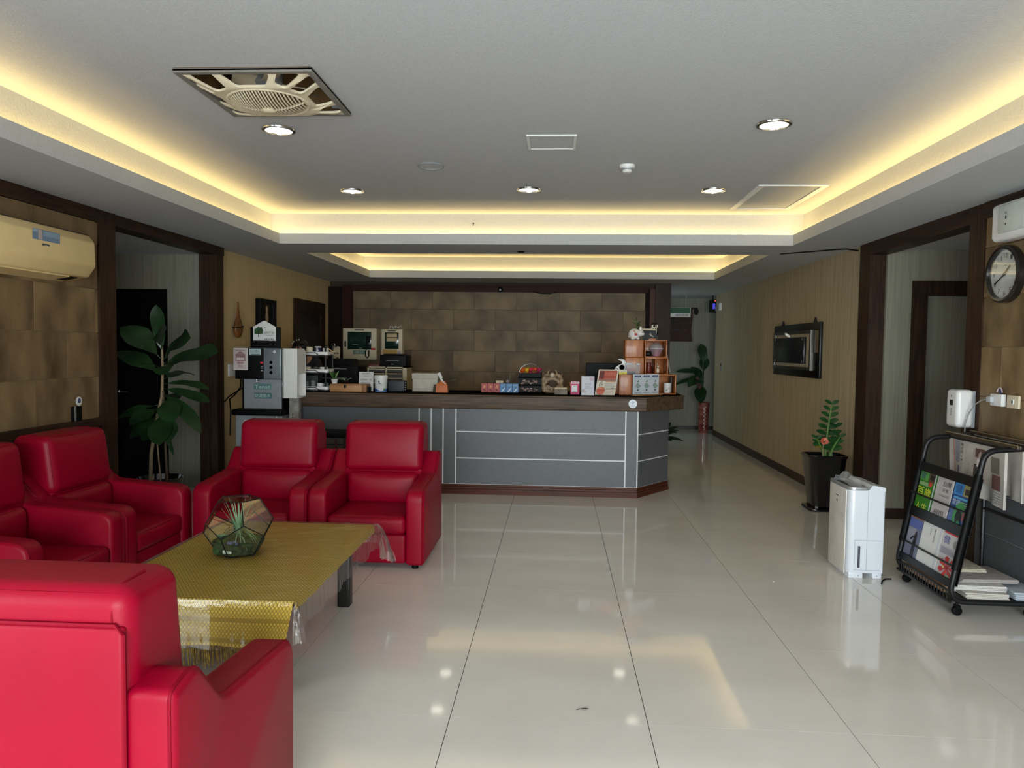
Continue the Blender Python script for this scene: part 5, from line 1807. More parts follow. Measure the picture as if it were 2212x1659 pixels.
# tea bag boxes
for k in range(6):
    x = -.795 + k * .0665
    redq = k < 3
    base = (176, 48, 42) if redq else (62, 124, 178)
    t = thing('tea_box', ('red tea box with orange print, ' if redq else 'blue tea box with white print, ') + ('first', 'second', 'third')[k % 3] + (' red one from the paper bag' if redq else ' blue one from the red boxes'), 'box', (x + .033, 7.9, CT), 'tea boxes in a row on the counter')
    m_ = 'tea_red' if redq else 'tea_blue'
    obj('box', MB().box(x, 7.865, CT, x + .0635, 7.94, CT + .098), bpy.data.materials[m_] if m_ in bpy.data.materials else mat(m_, base, .45), t, False)
    obj('tray_edge', MB().box(x - .0015, 7.86, CT, x + .065, 7.945, CT + .004).box(x + .0632, 7.862, CT, x + .065, 7.94, CT + .105), black_pl, t, False)
    ik = Ink((x, 7.865, CT), (1, 0, 0), (0, 0, 1))
    if redq:
        ik.poly([(.012, .05), (.03, .08), (.05, .07), (.04, .045)], (206, 112, 74)).poly([(.01, .03), (.03, .04), (.055, .02), (.05, .012)], (112, 24, 26)).text('茶', .02, .05, .026, (230, 170, 120))
    else:
        ik.poly([(.012, .012), (.03, .012), (.055, .05), (.048, .052)], (222, 230, 236)).poly([(.01, .06), (.03, .08), (.05, .085), (.035, .062)], (120, 180, 216)).text('茶', .02, .05, .026, (30, 70, 120))
    ik.build('box_print', t)
t = thing('acrylic_stand', 'small clear acrylic stand behind the blue tea boxes', 'stand', (-.58, 8.02, CT))
obj('card', MB().box(-.65, 8.0, CT + .09, -.57, 8.006, CT + .125), mat('cream_print', (214, 190, 160), .6), t, False)
obj('base', MB().box(-.65, 7.99, CT, -.49, 8.05, CT + .006).box(-.655, 8.0, CT, -.65, 8.006, CT + .1), gl2, t, False)
obj('rod', MB().tube([(-.50, 8.02, CT), (-.50, 8.02, CT + .20)], .003, 6).box(-.54, 8.01, CT + .09, -.51, 8.03, CT + .13), gl2, t, False)

# tiered caddy with sweets
t = thing('tiered_caddy', 'black tiered snack caddy with wire handle, its top tier full of bright wrapped sweets', 'caddy', (-.28, 8.02, CT))
for k, (z, w_) in enumerate(((0, .128), (.085, .128), (.165, .12))):
    tr_ = MB()
    slab(tr_, [(-.28 - w_, 7.90), (-.28 + w_, 7.90), (-.28 + w_, 8.14), (-.28 - w_, 8.14)], 'z', CT + z + .002, CT + z + .010, .002)
    slab(tr_, [(-.28 - w_, 7.90), (-.28 + w_, 7.90), (-.28 + w_, 8.14), (-.28 - w_, 8.14)], 'z', CT + z + .002, CT + z + (.075 if k < 2 else .05), .002,
         [[(-.28 - w_ + .007, 7.907), (-.28 + w_ - .007, 7.907), (-.28 + w_ - .007, 8.133), (-.28 - w_ + .007, 8.133)]])
    obj('tray', tr_, black_pl, t)
for sx_ in (-1, 1):
    obj('post', MB().tube([(-.28 + sx_ * .122, 8.02, CT), (-.28 + sx_ * .122, 8.02, CT + .22)], .005, 6), black_mt, t)
obj('handle', MB().tube([(-.28 + .112 * math.cos(a) * 1.05, 8.02, CT + .21 + .10 * math.sin(a)) for a in [PI * i / 14 for i in range(15)]], .0026, 6), steel, t)
rr = random.Random(12)
cs = [(214, 96, 30), (222, 184, 40), (196, 48, 66), (206, 70, 36), (180, 40, 90), (230, 150, 30)]
for i in range(15):
    ci, ri = i % 5, i // 5
    c = cs[(i * 7 + ri) % 6]
    m_ = 'sweet_%d' % ((i * 7 + ri) % 6)
    m_ = bpy.data.materials[m_] if m_ in bpy.data.materials else mat(m_, c, .3)
    b = MB()
    b.m = Matrix.Translation((-.28 - .088 + .044 * ci + (.012 if ri == 2 else 0), (7.945, 8.07, 8.01)[ri], CT + (.20, .205, .246)[ri] + rr.uniform(0, .008))) @ Matrix.Rotation(rr.uniform(-.5, .5) + 1.2, 4, 'Z') @ Matrix.Rotation(rr.uniform(-.5, .5), 4, 'Y')
    b.cushion((0, 0, 0), (.026, .019, .017), .010, 2, 1)
    for s_ in (-1, 1):
        b.add([(s_ * .024, 0, 0), (s_ * .044, -.017, .008), (s_ * .046, 0, -.005), (s_ * .044, .017, .006)], [(0, 1, 2), (0, 2, 3)])
    o = obj('wrapped_sweet', b, m_)
    col_ = ('orange', 'yellow', 'crimson', 'red', 'magenta', 'amber')[(i * 7 + ri) % 6]
    tag(o, col_ + ' wrapped sweet in the caddy, ' + ('front row, ', 'back row, ', 'top layer, ')[ri] + ('left end', 'second from left', 'centre', 'second from right', 'right end')[ci], 'sweet', 'wrapped sweets in the black caddy')
# packets with a printed window on the lower tiers
for k, z in enumerate((.030, .112)):
    ik = Ink((-.40, 7.899, CT + z - .028), (1, 0, 0), (0, 0, 1))
    r2 = random.Random(k)
    for q in range(16):
        a, b = r2.uniform(.03, .2), r2.uniform(.014, .05)
        ik.k = q % 3
        ik.poly([(a - .012, b - .004), (a + .01, b - .006), (a + .014, b + .006), (a - .006, b + .008)], r2.choice(((150, 112, 96), (120, 86, 70), (176, 150, 138), (96, 70, 60))))
    ik.build('tier_print', bpy.data.objects['tiered_caddy'])

# dragon root carving
t = thing('carved_ornament', 'pale carved dragon ornament with a ball between curling horns on the counter', 'ornament', (-.05, 7.92, CT))
cv = mat('carved_root', (176, 152, 122), .6, scale=24, rgb2=(112, 88, 62), bump=.6, bscale=70)
dx, dy_ = -.040, 7.90
b = MB()
b.cushion((dx, dy_ + .02, CT + .045), (.09, .05, .045), .03, 3, 2)
arch = [(dx - .075, dy_, CT + .03), (dx - .09, dy_, CT + .10), (dx - .05, dy_, CT + .15), (dx, dy_ - .005, CT + .162), (dx + .05, dy_, CT + .15), (dx + .09, dy_, CT + .10), (dx + .085, dy_, CT + .03)]
b.tube(arch, .03, 10, taper=(1.1, 1, .9, .8, .9, 1, 1.1))
obj('body', b, cv, t)
dsc = .86
for s_ in (-1, 1):
    obj('dragon', MB().tube([(dx + s_ * dsc * .10, dy_ - .02, CT + .08), (dx + s_ * dsc * .112, dy_ - .02, CT + .14), (dx + s_ * dsc * .09, dy_ - .02, CT + .185), (dx + s_ * dsc * .055, dy_ - .02, CT + .20), (dx + s_ * dsc * .03, dy_ - .02, CT + .185)], .022, 8, taper=(.9, 1, 1, .9, .5))
        .tube([(dx + s_ * dsc * .06, dy_ - .02, CT + .20), (dx + s_ * dsc * .05, dy_ - .02, CT + .235), (dx + s_ * dsc * .035, dy_ - .02, CT + .25)], .009, 6, taper=(1, .8, .4))
        .tube([(dx + s_ * dsc * .10, dy_ - .02, CT + .17), (dx + s_ * dsc * .12, dy_ - .02, CT + .20), (dx + s_ * dsc * .11, dy_ - .02, CT + .225)], .009, 6, taper=(1, .8, .4))
        .ball((dx + s_ * dsc * .075, dy_ - .04, CT + .165), .012, n=8, m=6), cv, t)
obj('ball', MB().ball((dx, dy_ - .02, CT + .195), .027), mat('pale_ball', (206, 192, 168), .4), t)
obj('hollow', MB().ball((dx + .005, dy_ - .038, CT + .105), .045, .012, .036, 14, 10), mat('dark_hollow', (66, 52, 38), .8), t)
for i in range(14):
    a = rr.uniform(0, PI)
    obj('scroll', MB().ball((dx + .10 * math.cos(a) * rr.uniform(.8, 1.05), dy_ - .045, CT + .02 + .06 * rr.random()), rr.uniform(.012, .022), .014, rr.uniform(.01, .018), 8, 6), cv, t)
t = thing('stone_block', 'small rough pale stone block before the carved ornament', 'ornament', (.05, 7.70, CT))
obj('block', MB().cushion((.05, 7.71, CT + .03), (.07, .04, .03), .012, 2, 3, (0, 0, .004, 0, 0, .003)), mat('rough_stone', (150, 140, 126), .85, scale=20, rgb2=(110, 100, 88), bump=.7, bscale=60), t)
obj('top', MB().cushion((.05, 7.71, CT + .066), (.066, .036, .010), .006, 2, 2), mat('cream_stone', (206, 184, 156), .8, scale=20), t)
tag(obj('crumpled_foil', MB().ball((.135, 8.02, CT + .04), .035, .03, .04, 7, 5).ball((.165, 8.03, CT + .09), .028, .02, .03, 6, 5), mat('brass_foil', (150, 116, 56), .35, .7, scale=20), None, False), 'crumpled brassy foil behind the pink code stand', 'foil')

t, ik = standee('payment_stand', 'pink payment card stand with white centre on the counter', 'stand', .152, .245, 7.76, .135, .12, .006, mat('pink_card', (206, 36, 104), .5))
ik.rect(.004, .112, .092, .134, (226, 206, 214)).rect(.006, .02, .078, .1, (214, 40, 108)).rect(.012, .026, .072, .095, (232, 228, 228)).text('掃碼付款', .014, .118, .012, (190, 50, 110), .06).lines(.022, .031, .062, .039, 1, (80, 80, 84)).rect(.03, .083, .056, .087, (120, 120, 124))
ik.build('stand_print', t)
t, ik = standee('acrylic_card', 'upright acrylic stand holding a pale grey floral card', 'stand', .262, .395, 7.66, .195, .04, .006, paper)
ik.rect(0, .02, .133, .195, (206, 208, 218)).rect(0, .006, .133, .014, (236, 238, 240)).disc(.105, .17, .022, (190, 170, 180), 9).disc(.02, .045, .02, (176, 164, 170), 9).disc(.04, .035, .014, (196, 180, 180), 9).text('歡迎光臨', .04, .11, .013, (150, 140, 156), .06).text('Welcome', .045, .09, .010, (160, 150, 166), .05)
for k in range(7):
    ik.k -= 0
    ik.poly([(.02 + .012 * k, .06 + .008 * (k % 3)), (.05 + .012 * k, .075 + .01 * (k % 2)), (.052 + .012 * k, .072 + .01 * (k % 2))], (160, 156, 170))
ik.build('card_print', t)
# tilted poster
t = thing('menu_poster', 'large leaning cream poster with red artwork in front of the black monitor', 'poster', (.52, 7.72, CT))
pz0, pz1 = CT + .002, CT + .278
pb = Matrix.Translation((.508, 7.70, CT + .003)) @ Matrix.Rotation(-.30, 4, 'X')
b = MB()
b.m = pb
b.add([(-.105, 0, 0), (.10, 0, 0), (.10, .008, 0), (-.105, .008, 0), (-.062, 0, .275), (.148, 0, .275), (.148, .008, .275), (-.062, .008, .275)], [(0, 3, 2, 1), (4, 5, 6, 7), (0, 1, 5, 4), (1, 2, 6, 5), (2, 3, 7, 6), (3, 0, 4, 7)])
obj('board', b, mat('cream_poster', (226, 218, 202), .6), t, False)


class ShearInk(Ink):
    def P(s, x, y):
        return pb @ Vector((-.105 + x + .044 * y / .275, -(.0008 + .0003 * s.k), y))


ik = ShearInk((0, 0, 0), (1, 0, 0), (0, 0, 1))
ik.rect(.012, .165, .194, .262, (176, 78, 58)).rect(.016, .175, .062, .255, (104, 50, 46)).text('民宿早餐', .07, .205, .042, (214, 130, 104), .115).rect(.012, .15, .194, .166, (150, 120, 104)).rect(.07, .170, .19, .178, (206, 120, 110))
ik.rect(.088, .140, .190, .147, (206, 126, 70)).lines(.09, .088, .19, .135, 5, (170, 160, 150)).poly([(.03, .092), (.036, .092), (.036, .126), (.062, .140), (.058, .144), (.03, .13)], (40, 38, 38)).text('家', .042, .098, .026, (60, 56, 56))
ik.disc(.052, .045, .045, (206, 116, 84), 24).rect(.012, .048, .092, .056, (176, 62, 44)).rect(.012, .026, .09, .034, (176, 62, 44)).poly([(.02, .065), (.05, .08), (.084, .062), (.06, .07)], (226, 150, 116))
ik.rect(.085, .072, .19, .075, (70, 66, 66)).ring(.17, .078, .007, .010, (70, 66, 66)).rect(.09, .056, .19, .059, (110, 80, 70)).lines(.09, .018, .19, .05, 3, (196, 176, 160))
ik.build('poster_print', t)

# monitor turned away behind the poster
t = thing('monitor', 'black computer monitor behind the leaning poster', 'monitor', (.58, 8.30, .90))
obj('screen', MB().bbox(.33, 8.27, 1.05, .86, 8.30, 1.355, .006), black_pl, t)
obj('stand', MB().box(.57, 8.30, .92, .62, 8.33, 1.15).box(.48, 8.26, .885, .71, 8.42, .90), black_pl, t, False)
t = thing('monitor_desk', 'dark inner desk behind the counter carrying the monitor', 'desk', (.0, 8.5, 0))
obj('desktop', MB().bbox(-.3, 8.24, .85, .53, 8.74, .884, .005), wood_h, t)
obj('panel', MB().box(-.28, 8.3, 0, -.25, 8.7, .85).box(.49, 8.3, 0, .52, 8.7, .85), wood_d, t, False)


# cube shelves at the right end
def cube_shelf(label, x0, x1, y0, y1, z0, z1, divs=(), name='cube_shelf'):
    t = thing(name, label, 'shelf', ((x0 + x1) / 2, (y0 + y1) / 2, z0), 'pine cube shelves stacked on the counter')
    th = .012
    for nm, bx in (('side', (x0, y0, z0, x0 + th, y1, z1)), ('side', (x1 - th, y0, z0, x1, y1, z1)), ('top', (x0 + th, y0, z1 - th, x1 - th, y1, z1)), ('bottom', (x0 + th, y0, z0, x1 - th, y1, z0 + th)), ('back', (x0 + th, y1 - .006, z0 + th, x1 - th, y1, z1 - th))):
        obj(nm, MB().bbox(*bx, .002, 1), wood_or, t)
    for d in divs:
        obj('divider', MB().bbox(d - .005, y0 + .003, z0 + th, d + .005, y1 - .006, z1 - th, .002, 1), wood_or, t)
    return t


# the stack is turned so that a plain side faces the entrance and the openings face the corridor corner
RZ = R(0)
t1 = cube_shelf('pine cube shelf at the bottom of the stack, behind the three column board', .915, 1.285, 8.02, 8.33, CT, CT + .212)
t2 = cube_shelf('pine cube shelf in the middle of the stack with one divider', .945, 1.19, 7.98, 8.27, CT + .212, CT + .395, (1.06,))
t3 = cube_shelf('pine cube shelf at the top of the stack holding the cellophane basket', .938, 1.175, 7.97, 8.25, CT + .395, CT + .582)
for nm, lb, x0, x1, y0, y1, z0, z1 in (('pine_crate', 'plain orange pine crate end standing left of the three column board', 0.66, .80, 7.80, 7.95, CT, CT + .215),
                                       ('pine_crate', 'plain orange pine crate closed side of the middle shelf row', .735, .935, 7.98, 8.2, CT + .212, CT + .395),
                                       ('pine_crate', 'plain orange pine crate at the top left of the stack under the white rabbit', .73, .928, 7.97, 8.2, CT + .395, CT + .582)):
    t = thing(nm, lb, 'crate', ((x0 + x1) / 2, (y0 + y1) / 2, z0), 'plain pine crates on the counter')
    obj('box', MB().bbox(x0, y0, z0, x1, y1, z1, .008 if z0 > CT + .1 else .004), wood_or, t)
    for xe in (x0 + .012, x1 - .016):
        obj('edge_band', MB().box(xe, y0 - .0012, z0 + .006, xe + .004, y0 + .002, z1 - .006), mat('pine_seam', (140, 76, 30), .6) if 'pine_seam' not in bpy.data.materials else bpy.data.materials['pine_seam'], t, False)
tag(obj('crate_support', MB().bbox(.74, 8.03, CT, .90, 8.2, CT + .211, .003, 1), wood_or), 'pine block under the middle row of the shelf stack', 'block')

# rabbit figurine
zz = CT + .583
t = thing('rabbit_figurine', 'fat white porcelain rabbit with a red flower on top of the shelf stack', 'figurine', (.85, 8.08, zz))
por = mat('white_porcelain', (234, 232, 228), .18, coat=.4, var=.02)
b = MB().ball((.838, 8.08, zz + .062), .064, .05, .06, 22, 14).ball((.90, 8.065, zz + .072), .036, .034, .036, 18, 12).ball((.925, 8.06, zz + .062), .02, .02, .018, 12, 8)
b.ball((.872, 8.045, zz + .014), .018, .018, .015, 12, 8).ball((.82, 8.045, zz + .014), .026, .02, .016, 12, 8).ball((.79, 8.09, zz + .04), .02, n=12, m=8)
obj('body', b, por, t)
obj('ear', MB().ball((.0, 0, 0), .014, .010, .034, 12, 8), por, t)
e_ = bpy.data.objects['ear']
e_.data.transform(Matrix.Translation(Vector((.872, 8.08, zz + .122)) - ORG[t.name] + ORG[t.name]) @ Matrix.Rotation(-.9, 4, 'Y'))
e_.data.transform(Matrix.Translation(Vector((0, 0, 0))))
obj('ear', MB().ball((.903, 8.08, zz + .118), .016, .011, .028, 12, 8), por, t)
obj('eye', MB().ball((.915, 8.034, zz + .083), .005, .003, .004, 8, 6), black_gl, t)
obj('nose', MB().ball((.943, 8.052, zz + .066), .004, .003, .003, 8, 6), mat('pink_paint', (200, 110, 110), .4), t)
obj('flower', MB().ball((.848, 8.033, zz + .058), .02, .006, .014, 12, 8), mat('red_paint', (196, 50, 56), .35), t)
obj('twig', MB().tube([(.845, 8.032, zz + .066), (.832, 8.033, zz + .09), (.82, 8.04, zz + .10)], .004, 6).tube([(.832, 8.033, zz + .085), (.842, 8.038, zz + .105)], .003, 6), mat('ochre_paint', (196, 140, 60), .4), t)
# plant behind the rabbit
t = thing('cutting_jar', 'small jar with a green cutting behind the white rabbit', 'plant', (.87, 8.165, zz))
obj('jar', MB().lathe([(.022, 0), (.028, .01), (.028, .06), (.018, .07)], (.87, 8.165, zz), 16), gl2, t)
rr = random.Random(3)
obj('stem', MB().tube([(.87, 8.165, zz + .01), (.875, 8.165, zz + .13), (.868, 8.165, zz + .24)], .003, 5), leaf_l, t)
for i in range(11):
    a = rr.uniform(0, 2 * PI)
    obj('leaf', leaf_mb((.872, 8.165, zz + .09 + .012 * i), (math.cos(a), math.sin(a) * .5, rr.uniform(.2, 1.1)), (0, -.5, .8), rr.uniform(.04, .085), .018, .25), leaf_l if i % 3 == 0 else leaf_z, t)
# picture on the top
t = thing('photo_stand', 'dark landscape photo card with cream edge leaning on top of the shelf stack', 'picture', (1.0, 8.07, zz))
pb2 = Matrix.Translation((1.0, 8.135, zz + .002)) @ Matrix.Rotation(-.2, 4, 'X')
b = MB()
b.m = pb2
b.add([(-.06, 0, 0), (.095, 0, 0), (.095, .006, 0), (-.06, .006, 0), (-.085, 0, .125), (.075, 0, .12), (.075, .006, .12), (-.085, .006, .125)], [(0, 3, 2, 1), (4, 5, 6, 7), (0, 1, 5, 4), (1, 2, 6, 5), (2, 3, 7, 6), (3, 0, 4, 7)])
obj('card', b, mat('dark_photo', (38, 44, 50), .4, scale=14), t, False)
ik = Ink(pb2 @ Vector((-.06, 0, 0)), (1, 0, 0), pb2.to_3x3() @ Vector((0, 0, 1)))
ik.poly([(-.022, .108), (.132, .105), (.134, .122), (-.024, .124)], (206, 194, 164)).poly([(.058, .07), (.075, .06), (.075, .09), (.085, .06), (.12, .03), (.08, .04)], (170, 164, 156)).poly([(.04, .006), (.10, .01), (.12, .024), (.07, .022)], (120, 96, 84)).poly([(-.01, .004), (.03, .006), (.02, .03), (-.012, .04)], (30, 56, 50))
ik.build('photo_print', t)
obj('ledge', MB().bbox(.98, 7.99, zz, 1.06, 8.02, zz + .014, .003, 1), wood_or, t)
t = thing('mini_house', 'tiny white building model standing behind the dark photo card', 'ornament', (1.07, 8.15, zz))
obj('walls', MB().box(1.03, 8.185, zz, 1.10, 8.235, zz + .14).box(1.035, 8.185, zz + .14, 1.05, 8.20, zz + .165).box(1.075, 8.185, zz + .14, 1.085, 8.195, zz + .16).box(1.09, 8.185, zz, 1.102, 8.20, zz + .17), mat('cream_model', (222, 214, 190), .6), t, False)
obj('windows', MB().box(1.045, 8.183, zz + .115, 1.06, 8.187, zz + .13).box(1.068, 8.183, zz + .115, 1.083, 8.187, zz + .13).box(1.10, 8.183, zz + .05, 1.103, 8.201, zz + .1), black_pl, t, False)
obj('roof', MB().tube([(1.03, 8.2, zz + .165), (1.05, 8.2, zz + .19), (1.075, 8.2, zz + .175), (1.09, 8.2, zz + .19)], .006, 6), black_pl, t)
# cellophane basket in the top cube
zt = CT + .395 + .013
t = thing('cellophane_basket', 'pink gift basket wrapped in clear cellophane inside the top cube shelf', 'basket', (1.075, 8.08, zt))
obj('basket', MB().lathe([(.035, 0), (.06, .07), (.062, .075), (.05, .07), (0, .068)], (1.075, 8.08, zt), 10), mat('pink_basket', (196, 84, 120), .5, scale=9, rgb2=(120, 40, 66)), t, False)
obj('wrap', MB().lathe([(.04, .002), (.072, .078), (.074, .085), (.062, .12), (.028, .145), (0, .15)], (1.075, 8.08, zt), 9), bag_pl, t, False)
obj('band', MB().tube([(1.075 + .075 * math.cos(a), 8.08 + .075 * math.sin(a), zt + .082) for a in [2 * PI * i / 18 for i in range(18)]], .004, 5, True), wht, t)
tag(obj('dark_pouch', MB().cushion((.985, 8.06, zt + .026), (.032, .03, .026), .016, 3, 2), black_pl), 'black pouch beside the cellophane basket', 'pouch')
zm = CT + .212 + .013
tag(obj('red_tin', MB().lathe([(.03, 0), (.032, .004), (.032, .075), (.026, .082), (.026, .11), (.02, .115), (0, .115)], (1.0, 8.09, zm), 20), mat('maroon_tin', (104, 34, 26), .4, scale=9)), 'maroon tin in the left half of the middle cube shelf', 'tin')
tag(obj('tiny_figure', MB().ball((1.09, 8.04, zm + .03), .018, .014, .03, 10, 8).ball((1.092, 8.035, zm + .075), .014, n=10, m=8).ball((1.085, 8.035, zm + .10), .008, n=8, m=6), cream), 'tiny cream figure in the right half of the middle cube shelf', 'figurine')
zb_ = CT + .013
t = thing('mug', 'white printed mug in the bottom cube shelf at the counter corner', 'mug', (1.205, 8.11, zb_))
obj('body', MB().lathe([(.034, 0), (.037, .006), (.042, .105), (.040, .107), (.036, .1), (.034, .008), (0, .008)], (1.205, 8.11, zb_), 24), wht, t)
wi = wrap_ink(1.205, 8.11, zb_, .037, .042, .105)
wi.poly([(-.01, .03), (.012, .035), (.018, .06), (.0, .055)], (140, 90, 80)).poly([(-.02, .02), (-.004, .026), (-.012, .04)], (90, 96, 90))
wi.build('mug_print', t)
tag(obj('grey_divider_card', MB().box(1.245, 8.10, zb_, 1.25, 8.3, zb_ + .17), mat('grey_card', (112, 112, 108), .6), None, False), 'grey card standing against the side of the bottom cube shelf', 'card')
tag(obj('leaning_tube', MB().tube([(1.215, 8.25, CT + .42), (1.255, 8.28, CT + .235)], .008, 8), mat('pale_tube', (190, 186, 180), .5)), 'thin pale tube leaning on the right of the shelf stack', 'tube')
# three column board on a wooden base
t = thing('three_card_board', 'white board with three printed plant columns on a thin wooden base', 'board', (.97, 7.80, CT))
zq = CT + .012
bx0, bx1, yq0, yq1 = .795, 1.085, 7.70, 7.90
uu = (Vector((bx1, yq1, 0)) - Vector((bx0, yq0, 0)))
L_ = uu.length
u_ = uu.normalized()
pb3 = Matrix(((u_.x, -u_.y, 0, bx0), (u_.y, u_.x, 0, yq0), (0, 0, 1, zq), (0, 0, 0, 1)))
b = MB()
b.m = pb3
b.box(0, 0, 0, L_, .006, .21)
obj('board', b, paper, t, False)
b = MB()
b.m = pb3
b.bbox(-.005, -.03, -.012, L_ + .03, .03, 0, .003, 1)
obj('base', b, wood_box, t)
ik = Ink(pb3 @ Vector((0, 0, 0)), u_, (0, 0, 1), L_ / .30, 1)
ik.rect(.001, .001, .299, .209, (208, 214, 222))
for k in range(3):
    a = .012 + .098 * k
    ik.rect(a + .006, .182, a + .078, .198, (52, 78, 124)).lines(a + .02, .172, a + .066, .178, 1, (120, 140, 170)).text(('日安', '平安', '心安')[k], a + .025, .184, .011, (190, 204, 224), .032)
    ik.disc(a + .042, .09, .02, (150, 172, 160), 12, .03).poly([(a + .036, .125), (a + .044, .15), (a + .056, .14), (a + .048, .13)], (52, 58, 62))
    ik.poly([(a + .01, .075), (a + .03, .105), (a + .026, .11)], (92, 100, 104)).poly([(a + .056, .105), (a + .076, .085), (a + .07, .08)], (92, 100, 104)).poly([(a + .03, .036), (a + .05, .04), (a + .054, .055), (a + .034, .05)], (60, 66, 70))
    ik.text(('KINMEN', 'PENGHU', 'MATSU')[k], a + .004, .012, .013, (44, 48, 56), .075)
ik.build('board_print', t)
# rabbit shaped clock, acrylic holder, yellow note
tag(obj('display_step', MB().bbox(.60, 7.96, CT, .73, 8.05, CT + .235, .003, 1), wood_or), 'pine step block behind the leaning poster', 'block')
zr = CT + .236
t = thing('rabbit_stand', 'flat white rabbit shaped stand with a round dial behind the poster', 'ornament', (.69, 7.98, zr))
rp = fillet([(.612, zr, .01), (.72, zr, .01), (.735, zr + .02, .01), (.752, zr + .085, .02), (.745, zr + .108, .01), (.725, zr + .132, .02), (.685, zr + .142, .008), (.66, zr + .138, .006), (.662, zr + .128, .006), (.70, zr + .112, .01), (.70, zr + .09, .01), (.66, zr + .07, .02), (.63, zr + .045, .02)], 4)
obj('body', slab(MB(), rp, 'y', 7.972, 7.984, .002), wht, t)
obj('dial', MB().lathe([(0, -.002), (.023, -.002), (.023, 0)], (.70, 7.972, zr + .05), 24, 'y'), mat('brass_dial', (222, 206, 166), .5), t)
obj('rim', MB().tube([(.70 + .026 * math.cos(a), 7.970, zr + .05 + .026 * math.sin(a)) for a in [2 * PI * i / 28 for i in range(28)]], .003, 6, True), black_pl, t)
obj('ear_inner', MB().bbox(.672, 7.9705, zr + .129, .695, 7.9725, zr + .134, .0009, 1), grey_pl, t)
obj('eye', MB().ball((.728, 7.971, zr + .116), .004, .002, .004, 8, 6), black_gl, t)
obj('leg_line', MB().tube([(.63, 7.9705, zr + .035), (.65, 7.9705, zr + .04), (.668, 7.9705, zr + .02)], .003, 5), black_pl, t)
t = thing('acrylic_holder', 'clear acrylic box holder with a red and black card beside the rabbit stand', 'holder', (.79, 7.93, CT + .216))
za = CT + .216
obj('box', MB().box(.735, 7.90, za, .885, 7.904, za + .115).box(.735, 7.90, za, .739, 7.96, za + .115).box(.881, 7.90, za, .885, 7.96, za + .115).box(.735, 7.90, za, .885, 7.96, za + .004), gl2, t, False)
obj('card', MB().box(.742, 7.91, za + .005, .84, 7.93, za + .05), black_pl, t, False)
obj('red_band', MB().box(.742, 7.907, za + .032, .842, 7.911, za + .055), mat('red_card', (196, 56, 48), .5), t, False)
obj('cap', MB().box(.74, 7.905, za + .10, .80, 7.955, za + .116).box(.85, 7.905, za + .10, .884, 7.955, za + .116), mat('clear_white', (200, 204, 210), .3), t, False)
t = thing('yellow_note', 'small white and yellow printed card below the rabbit stand', 'card', (.67, 7.74, CT + .216))
obj('card', MB().box(.655, 7.79, CT + .216, .738, 7.80, CT + .264), mat('yellow_card', (222, 200, 60), .5), t, False)
Ink((.655, 7.79, CT + .216), (1, 0, 0), (0, 0, 1)).rect(.0, .024, .083, .048, (206, 206, 186)).rect(.015, .026, .07, .03, (140, 134, 70)).lines(.012, .008, .06, .016, 1, (150, 130, 40)).build('note_print', t)

# ------------------------------------------------------------------ right corridor wall
t = thing('framed_picture', 'wide black wall panel with a smaller cream mounted dark plate on the striped wall', 'picture', (2.80, 8.92, 1.22))
obj('panel', MB().bbox(2.80, 8.083, 1.22, RX - .002, 9.75, 1.83, .004, 1), mat('black_lacquer', (14, 15, 17), .3), t)
for y in (8.28, 9.42):
    obj('hook', MB().lathe([(.018, 0), (.014, .025), (.007, .055), (0, .06)], (2.813, y, 1.828), 12), black_mt, t)
fr_ = obj('inner_frame', slab(MB(), [(8.27, 1.30), (9.65, 1.30), (9.65, 1.745), (8.27, 1.745)], 'x', 2.762, 2.80, .004, [[(8.31, 1.335), (9.61, 1.335), (9.61, 1.71), (8.31, 1.71)]]), mat('pewter_frame', (96, 94, 90), .3, .7), t)
obj('mount', MB().box(2.785, 8.3, 1.325, 2.80, 9.62, 1.72), mat('cream_mount', (198, 186, 160), .8), fr_, False)
pl_ = obj('plate', MB().bbox(2.755, 8.46, 1.372, 2.782, 9.60, 1.672, .003, 1), mat('blue_black_plate', (24, 30, 38), .25, scale=9), fr_)
for y in (8.52, 9.54):
    for z in (1.395, 1.65):
        obj('stud', MB().lathe([(0, -.004), (.012, -.003), (.014, 0)], (2.755, y, z), 12, 'x'), chrome, pl_)
obj('side_label', MB().box(2.797, 8.14, 1.50, 2.80, 8.24, 1.74), mat('brass_label', (112, 88, 44), .4, .4), t, False)
t = thing('wall_intercom', 'small white alarm box high on the far end of the striped wall', 'box', (2.81, 12.9, 2.2))
obj('box', MB().bbox(2.79, 12.98, 2.205, RX - .002, 13.09, 2.335, .006), wht, t)
t = thing('light_switch', 'small light switch plate at the far end of the striped wall', 'switch', (2.82, 12.9, 1.2))
obj('plate', MB().bbox(2.82, 12.85, 1.17, RX - .001, 12.94, 1.30, .003, 1), grey_pl, t)
obj('rocker', MB().bbox(2.814, 12.87, 1.26, 2.822, 12.92, 1.29, .002, 1), black_pl, t)

